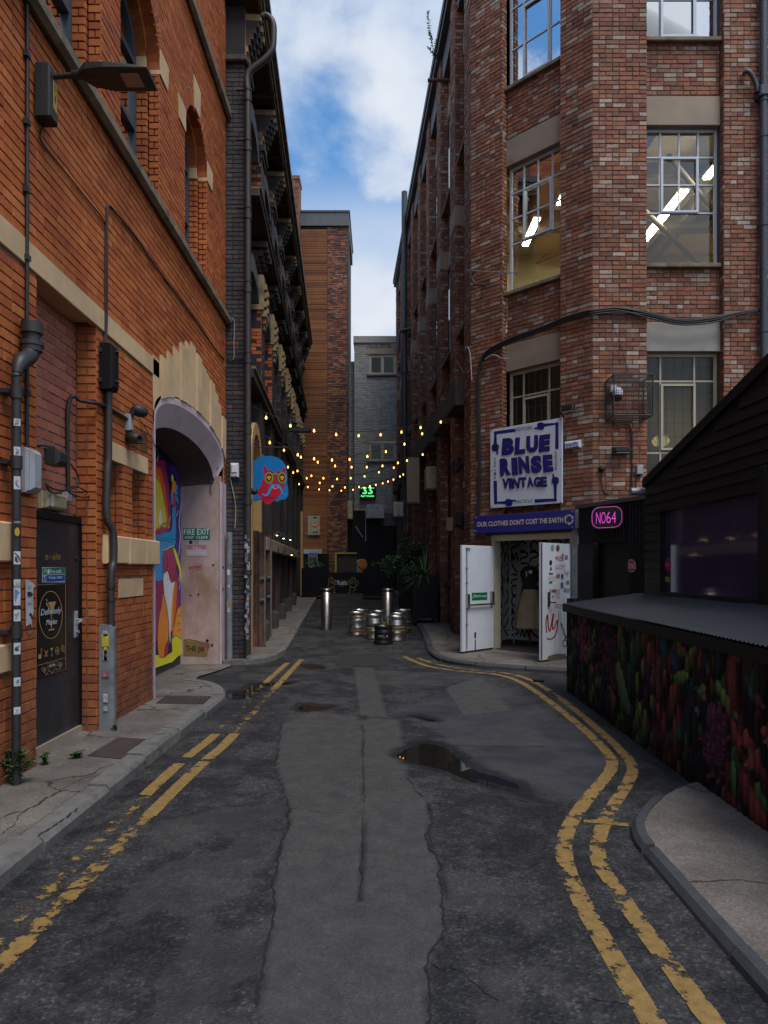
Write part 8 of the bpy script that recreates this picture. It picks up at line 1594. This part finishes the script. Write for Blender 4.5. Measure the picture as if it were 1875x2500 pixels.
for aa in (0.02, 0.32): MB().tube([FR2.p(aa, 0.09, -1.0), FR2.p(aa, 2.3, -1.25)], 0.018, 6).build('rail', MAT['greyplastic'], ld)
for k in range(7): z = 0.35+0.28*k; MB().tube([FR2.p(0.02, z, -1.0-0.25*z/2.3), FR2.p(0.32, z, -1.0-0.25*z/2.3)], 0.013, 6).build('rung', MAT['greyplastic'], ld)
# ================================================================== black corrugated entrance
FN = Frame((3.36, 11.75, 0), (0.52, -1.6, 0), (-1.6, -0.52, 0)); nl = 1.95
en = thing('corrugated_entrance', 'black corrugated entrance wall with dark doorway between brick corner and shed', 'entrance', FN.p(0.9, 0, 0))
def corr(fr, a0, a1, b0, b1, c, per=0.075, dep=0.018):
    mb = MB(); k = 0; a = a0; P = []
    while a < a1: P += [(a, c), (min(a+per*0.35, a1), c), (min(a+per*0.5, a1), c+dep), (min(a+per*0.85, a1), c+dep)]; a += per
    P.append((a1, c)); V = [fr.p(x, b, cc) for b in (b0, b1) for x, cc in P]; n = len(P); return mb.add(V, [(i, i+1, n+i+1, n+i) for i in range(n-1)])
corr(FN, 1.27, nl, 0.0, 2.62, 0.0).build('corrugated_panel', MAT['black'], en); corr(FN, 0.0, 1.27, 2.02, 2.62, 0.0).build('corrugated_panel', MAT['black'], en); MB().box(FN, 0, 0.42, 0, 2.02, -0.1, 0.02).build('door_post', MAT['black'], en); MB().box(FN, 0.36, 1.32, 0.05, 2.05, -0.16, -0.11).build('dark_doorway', MAT['black'], en); MB().box(FN, 1.24, 1.28, 0.0, 2.02, -0.12, -0.001).build('door_post', MAT['black'], en); MB().box(FN, -0.02, nl, 2.62, 2.68, -0.1, 0.05).build('capping', MAT['greydark'], en)  # dark_doorway is a black sheet standing in for the shaded opening
zn = zoomer(1075, 1150, 800/1659); FN2 = Frame(FN.p(1.25, 0, 0.07), (0.96, -0.28, 0), (-0.28, -0.96, 0)); ns = thing('neon_sign', 'black pill-shaped NO64 sign with magenta neon outline over the dark doorway', 'sign', FN.p(0.5, 2.2, 0.1))
def pill(x0, y0, x1, y1, r, n=7):
    P = []
    for cx, cy, s0 in ((x1-r, y0+r, -90), (x1-r, y1-r, 0), (x0+r, y1-r, 90), (x0+r, y0+r, 180)):
        P += [(cx+r*math.cos(R(s0+90*i/n)), cy+r*math.sin(R(s0+90*i/n))) for i in range(n+1)]
    return P
mN = mpr(FN2, zn); pl = [mN(x, y-(x-765)*0.05) for x, y in pill(762, 180, 925, 296, 42)]; MB().prism(FN2, pl, -0.16, 0.0).build('case', MAT['black'], ns)
s = Art(FN2, 0.006, mN); P = [(x, y-(x-765)*0.05) for x, y in pill(768, 186, 919, 290, 38)]; s.stroke((1, 1, 1), P+[P[0]], 2.2)
for k, ch in enumerate('NO64'): x = 789+26*k; s.text((1, 1, 1), ch, ((x, 268-1.5*k), (x+22, 267-1.5*k), (x+22, 209-1.5*k), (x, 210-1.5*k)), -0.012)
s.mb.build('neon_tube', PINKN, ns)
rs = thing('stop_sign', 'small red octagonal sign fixed on the black corrugated wall', 'sign', FN.p(1.1, 1.4, 0.03)); mR = mpr(FN, zn, 0.03); s = Art(FN, 0.03, mR); s.poly((0.45, 0.4, 0.4), [(958, 447), (978, 449), (990, 466), (990, 495), (976, 511), (958, 513), (950, 496), (950, 464)]); s.poly((0.33, 0.012, 0.02), [(959, 451), (976, 453), (987, 468), (987, 493), (975, 507), (959, 509), (952, 495), (952, 466)]); s.text((0.55, 0.5, 0.5), 'ONE', ((955, 495), (984, 495), (984, 465), (955, 465)), 0.03); s.build('plate', MAT['gloss'], rs)
# ================================================================== black shed
sh = thing('black_shed', 'black timber clad shed with low gable roof and wide dark window', 'shed', (4.2, 7, 0)); SL = 6.6
ridge = lambda a: 2.61+0.25*min(a+0.15, 3.6) if a < 3.5 else 2.61+0.25*3.65-0.25*(a-3.5)
w0, w1, wz0, wz1 = 0.57, 2.72, 1.33, 2.29
zz_ = 0.0; k = 0
while zz_ < 3.7:
    z1 = zz_+0.115
    segs = [(0.0, SL)]
    if zz_ < wz1 and z1 > wz0: segs = [(0.0, w0), (w1, SL)]
    if zz_ > 2.48: 
        lo = max(0.0, (z1-2.61)/0.25-0.1); segs = [(lo, 7.0-lo if 7.0-lo < SL else SL)]
    for a0, a1 in segs:
        if a1-a0 > 0.1: MB().add([FS.p(a0, zz_, 0.022), FS.p(a1, zz_, 0.022), FS.p(a1, z1+0.01, 0.004), FS.p(a0, z1+0.01, 0.004), FS.p(a0, zz_, 0.0), FS.p(a1, zz_, 0.0)], [(0, 1, 2, 3), (4, 5, 1, 0)]).build('cladding_board', MAT['black'], sh)
    zz_ = z1
mb = MB(); ops = [('rect', w0, w1, wz0, wz1)]; Bricks().backing(mb, FS, 0.0, SL, 0.0, 2.6, ops, c=-0.002); mb.poly(FS, [(0, 2.6), (SL, 2.6), (SL, ridge(SL)), (3.5, ridge(3.5)), (0, ridge(0))], -0.002); mb.box(Frame((3.4, 8.9, 0), (1, 0, 0), (0, 1, 0)), 0.002, 4.0, 0, 2.6, -0.05, 0.0); mb.build('wall', MAT['black'], sh)
for sgn, (a0, a1) in ((0, (-0.02, 3.5)), (1, (3.5, 7.0))):
    P = [(a0, ridge(a0)), (a1, ridge(a1) if a1 < 6.9 else ridge(6.99))]; P = [(a0, P[0][1]+0.0), (a1, P[1][1])]
    mb = MB(); mb.add([FS.p(a, b+dz, c) for a, b in P for c in (0.035, -4.5) for dz in (0.0, 0.11)], [(0, 1, 5, 4), (2, 6, 7, 3), (1, 3, 7, 5), (0, 4, 6, 2), (0, 2, 3, 1), (4, 5, 7, 6)]); mb.build('roof_slope', MAT['black'], sh)
MB().tube([FS.p(-0.08, 2.60, 0.16), FS.p(-0.08, 2.60, -1.0)], 0.05, 14).build('gutter', MAT['steelgrey'], sh)
mb = MB()
for p in ((w0-0.06, w1+0.06, wz0-0.07, wz0), (w0-0.06, w1+0.06, wz1, wz1+0.06), (w0-0.06, w0, wz0, wz1), (w1, w1+0.06, wz0, wz1)): mb.box(FS, *p, -0.06, 0.045)
wf = mb.build('window_frame', MAT['black'], sh)
PG = M('violet_tinted_window_film', (0.050, 0.040, 0.090), 0.06, var=0.1, bmp=0, spec=1.0); MB().box(FS, w0, w1, wz0, wz1, -0.03, -0.02).build('pane', PG, wf)
s = Art(FS, -0.018, mpr(FS, zn, -0.018)); s.disc((0.35, 0.02, 0.14), 1152, 474, 15, 38); s.rect((0.38, 0.33, 0.02), 1135, 535, 1160, 562); s.text((0.5, 0.4, 0.45), 'BAR', ((1141, 480), (1163, 480), (1163, 466), (1141, 466))); s.build('window_stickers', MAT['sticker'], wf)
MB().cbox(FS, w1+0.06, w1+0.2, 0.0, 2.5, 0.02, 0.08, 0.01).build('corner_post', MAT['black'], sh)
# ================================================================== painted lean-to
lt_ = thing('painted_lean_to', 'low corrugated lean-to with sloping black roof and dark coral mural beside the road', 'lean-to', (2.6, 6, 0)); LL = 6.8; HF = 1.12
def coral_panel():
    da, db = 0.0125, 0.0125; A_ = np.arange(0, LL+da, da); B_ = np.arange(0.015, HF, db); AA, BB = np.meshgrid(A_, B_, indexing='ij'); ph = (AA/0.075) % 1.0
    cc = np.where(ph < 0.35, 0, np.where(ph < 0.5, (ph-0.35)/0.15, np.where(ph < 0.85, 1, (1-ph)/0.15)))*0.011
    Cc = np.zeros(AA.shape+(3,)); Cc[:] = (0.006, 0.006, 0.0075); rr = random.Random(21); zc_ = zoomer(1360, 1400, 515/1659)
    def leafp(x0, y0, x1, y1, wpx, c0, c1, curve=0.0, edge=0.6):
        a0, b0 = FC.at(*zc_(x0, y0)); a1, b1 = FC.at(*zc_(x1, y1)); aw, _ = FC.at(*zc_(x0+wpx, y0)); w = abs(aw-a0)*0.5
        ln = math.hypot(a1-a0, b1-b0)+1e-6; ux, uy = (a1-a0)/ln, (b1-b0)/ln; s_ = ((AA-a0)*ux+(BB-b0)*uy)/ln; t_ = (-(AA-a0)*uy+(BB-b0)*ux)+curve*np.sin(np.clip(s_, 0, 1)*math.pi)*w*2
        wd = w*np.clip(np.sin(np.clip(s_*0.92+0.08, 0, 1)*math.pi), 0, 1)**0.55; ins = (s_ > 0) & (s_ < 1) & (np.abs(t_) < wd); k = np.clip(s_, 0, 1)[..., None]; col = np.array(c0)*(1-k)+np.array(c1)*k
        sh_ = 0.18+0.82*np.clip(0.5+0.5*t_/np.maximum(wd, 1e-4), 0, 1)[..., None]**edge; m_ = ins[..., None]; np.copyto(Cc, col*sh_, where=m_)
    GR, GR2, TE, RE, RE2, PU, BLu, OR = (0.10, 0.20, 0.05), (0.20, 0.26, 0.06), (0.02, 0.11, 0.10), (0.36, 0.05, 0.045), (0.24, 0.03, 0.05), (0.09, 0.025, 0.09), (0.012, 0.07, 0.14), (0.34, 0.09, 0.05)
    D_ = (0.012, 0.02, 0.02); 
    for i in range(330):
        x = rr.uniform(80, 1650); lo_ = 300+0.2*x; hi_ = 950+0.62*x; y = rr.uniform(lo_, hi_-60); l = rr.uniform(120, 320)*(0.7+x/2200)
        pal = [GR, TE, RE2, PU, BLu] if x < 430 else [GR, GR2, TE, GR, OR] if x < 690 else [RE, OR, PU, RE2, GR2] if x < 980 else [TE, GR, PU, RE2] if x < 1300 else [RE, RE2, PU, GR, (0.2, 0.05, 0.06)]
        c = rr.choice(pal); k_ = rr.uniform(0.3, 0.85); leafp(x, y+l, x+rr.uniform(-22, 22), y, rr.uniform(30, 58)*(0.7+x/2200), (0.007, 0.008, 0.009), tuple(v*k_ for v in c), rr.uniform(-0.5, 0.5), rr.uniform(0.8, 1.8))
    for i in range(26): x = rr.uniform(80, 330); y = rr.uniform(300, 900); l = rr.uniform(60, 160); leafp(x, y+l, x+rr.uniform(-30, 30), y, rr.uniform(16, 34), D_, rr.choice([GR, TE, GR2, TE]), rr.uniform(-0.5, 0.5))
    for i in range(60): q_ = rr.uniform(0, 6.28); x, y = rr.gauss(200, 38), rr.gauss(520, 95); leafp(x, y, x+rr.uniform(-18, 18), y+rr.uniform(30, 80)*rr.choice((-1, 1)), rr.uniform(10, 22), PU, rr.choice([RE2, RE, (0.2, 0.06, 0.1)]))
    for i in range(80): q_ = rr.uniform(0, 6.28); l = rr.uniform(20, 60); x, y = rr.gauss(410, 40), rr.gauss(580, 120); leafp(x, y, x+l*math.cos(q_), y+l*1.6*math.sin(q_), 11, (0.03, 0.01, 0.04), rr.choice([RE2, (0.22, 0.03, 0.07), PU]))
    for x, y0, y1, w_, c in ((500, 660, 360, 36, GR2), (530, 760, 500, 40, GR), (560, 470, 400, 40, GR), (600, 720, 500, 40, GR), (640, 700, 420, 42, GR), (690, 640, 400, 40, OR), (600, 850, 590, 36, TE), (570, 1000, 700, 40, TE), (640, 980, 780, 34, GR2), (690, 850, 660, 34, GR2), (740, 780, 520, 40, OR), (735, 540, 400, 44, RE), (800, 640, 400, 44, RE), (770, 780, 560, 40, RE2), (720, 920, 700, 36, PU), (760, 950, 700, 34, OR), (820, 800, 640, 40, RE), (850, 900, 760, 40, OR), (890, 820, 590, 26, RE), (700, 1060, 860, 36, PU), (760, 1100, 940, 36, GR2), (660, 1200, 1010, 40, GR2), (640, 1250, 1060, 40, GR), (700, 1300, 1070, 44, GR2), (720, 1280, 1110, 34, RE2), (810, 1160, 1010, 36, RE), (840, 1350, 1080, 40, RE), (910, 1150, 870, 46, RE), (930, 1100, 830, 14, OR), (960, 1260, 1030, 34, RE), (930, 1400, 1140, 40, OR), (780, 1400, 1200, 40, PU), (880, 1420, 1240, 44, PU), (930, 1500, 1300, 40, (0.16, 0.04, 0.03)), (440, 1100, 930, 34, OR), (460, 1060, 960, 22, RE), (420, 980, 880, 24, GR)): leafp(x, y1 if False else y0, x+rr.uniform(-10, 10), y1, w_, D_, c, 0, 0.7)
    leafp(475, 700, 580, 1110, 60, GR2, TE, 0.2); leafp(850, 660, 850, 430, 60, BLu, BLu, 0, 0.4); leafp(930, 760, 935, 560, 56, BLu, (0.02, 0.05, 0.12)); leafp(600, 480, 590, 370, 50, BLu, TE); leafp(560, 440, 570, 340, 60, TE, TE)
    leafp(925, 470, 1010, 640, 50, TE, GR2, 0.3); leafp(960, 560, 1050, 690, 24, OR, TE); leafp(1020, 850, 1100, 570, 46, D_, GR2, -0.3); leafp(1100, 830, 1150, 540, 26, D_, RE, 0.2); leafp(1160, 560, 1195, 790, 40, D_, TE, 0.2); leafp(930, 830, 1040, 800, 40, GR, GR2); leafp(1230, 960, 1215, 810, 40, D_, OR); leafp(1260, 860, 1440, 1150, 54, GR2, GR, 0.2); leafp(1090, 900, 1190, 1010, 22, TE, OR); leafp(1130, 930, 1170, 890, 40, GR, GR2); leafp(1105, 1110, 1120, 1050, 36, (0.2, 0.25, 0.25), TE); leafp(1000, 1300, 960, 1190, 80, D_, TE)
    for i in range(120): q_ = rr.uniform(0, 6.28); l = rr.uniform(30, 80); x, y = rr.gauss(1260, 42), rr.gauss(1320, 110); leafp(x, y, x+l*math.cos(q_), y+l*1.3*math.sin(q_), 14, (0.05, 0.015, 0.05), rr.choice([(0.26, 0.04, 0.07), (0.17, 0.03, 0.07), RE2, (0.06, 0.03, 0.10)]), rr.uniform(-0.6, 0.6))
    for i in range(16): x = rr.uniform(1180, 1330); leafp(x, 1180, x+rr.uniform(-20, 20), rr.uniform(1000, 1100), 26, (0.05, 0.02, 0.07), (0.20, 0.04, 0.06))
    leafp(1380, 1150, 1390, 620, 60, (0.1, 0.02, 0.02), RE); leafp(1430, 700, 1420, 560, 56, OR, RE); leafp(1510, 760, 1530, 640, 44, PU, RE2); leafp(1490, 800, 1560, 1000, 34, TE, TE, 0.3); leafp(1540, 900, 1640, 1060, 44, D_, (0.16, 0.05, 0.08), 0.3); leafp(1580, 800, 1600, 640, 40, D_, (0.05, 0.05, 0.11))
    for x0, y0, x1, y1, w_, c in ((1370, 1130, 1520, 1500, 60, RE), (1480, 1250, 1600, 1480, 90, RE), (1500, 1530, 1540, 1330, 70, OR), (1560, 1400, 1670, 1650, 70, RE2), (1450, 1560, 1600, 1850, 100, RE2), (1540, 1720, 1660, 2000, 110, RE), (1390, 1480, 1400, 1760, 50, GR), (1560, 1600, 1680, 1900, 60, GR), (1620, 1250, 1680, 1180, 50, RE), (1640, 1330, 1700, 1280, 50, (0.3, 0.1, 0.1)), (1700, 1500, 1900, 1900, 160, RE), (1750, 1200, 1900, 1600, 140, RE2), (1800, 900, 2000, 1300, 120, TE), (1350, 1560, 1330, 1420, 30, RE2)): leafp(x0, y0, x1, y1, w_, c, tuple(0.25*v for v in c), 0.3)
    leafp(1450, 1350, 1520, 1450, 34, (0.008, 0.008, 0.009), (0.008, 0.008, 0.009)); leafp(1530, 1560, 1600, 1640, 34, (0.008, 0.008, 0.009), (0.008, 0.008, 0.009)); leafp(1600, 1640, 1640, 1730, 30, (0.008, 0.008, 0.009), (0.008, 0.008, 0.009))
    nx, ny = AA.shape; u, n_ = np.array(FC.u), np.array(FC.n); V = np.array(FC.o)+AA[..., None]*u+cc[..., None]*n_; V[..., 2] += BB
    I = np.arange(nx*ny).reshape(nx, ny); F = np.stack([I[:-1, :-1], I[1:, :-1], I[1:, 1:], I[:-1, 1:]], -1).reshape(-1, 4)
    me = bpy.data.meshes.new('mural_panel'); me.from_pydata(V.reshape(-1, 3).tolist(), [], F.tolist()); at = me.attributes.new('Col', 'FLOAT_COLOR', 'POINT'); at.data.foreach_set('color', np.concatenate([np.minimum((Cc*0.82+Cc.mean(-1, keepdims=True)*0.18).reshape(-1, 3)*0.95, 0.6), np.ones((nx*ny, 1))], 1).astype(np.float32).ravel()); me.update(); return me
mp_ = link('mural_panel', coral_panel(), paint_mat('dark_mural_paint', 0.6, 0.3, 0.12), lt_); mp_['label'] = 'corrugated front painted with dark coral and leaves'
ROOFM = M('blue_black_roof_sheet', (0.016, 0.018, 0.024), 0.5, var=0.3, scale=3, bmp=0.1, spec=0.3, dirt=(0.03, 0.03, 0.034), dscale=4, dthr=(0.6, 0.8))
for k, (a0, a1) in enumerate(((-0.03, 2.9), (2.84, 5.2), (5.14, LL))):
    mb = MB(); V = []; pr = 0.055; m_ = int((a1-a0)/pr*2)
    for i in range(m_+1):
        a = a0+(a1-a0)*i/m_; dz = (0.013 if i % 2 else 0)+0.009*k
        V += [FC.p(a, HF+0.02+dz, 0.05), FC.p(a, HF+0.16+dz, -0.94)]
    mb.add(V, [(2*i, 2*i+2, 2*i+3, 2*i+1) for i in range(m_)]); mb.build('roof_sheet', ROOFM, lt_)
MB().box(FC, -0.035, LL, HF-0.07, HF+0.018, 0.022, 0.05).build('edge_trim', MAT['black'], lt_)
corr(Frame(FC.p(0, 0, 0), -FC.n, -FC.u), 0.0, 0.93, 0.0, HF+0.1, 0.0).build('end_panel', MAT['black'], lt_)
X, Y = gnd(*z3(668, 206)); setp(MB().cbox(Frame((X, Y, 0), (1, 0, 0), (0, -1, 0)), -0.07, 0.07, 0.004, 0.05, -0.035, 0.035, 0.01).build('rubber_block', MAT['black']), 'small black block lying on the inner yellow line by the lean-to', 'block')
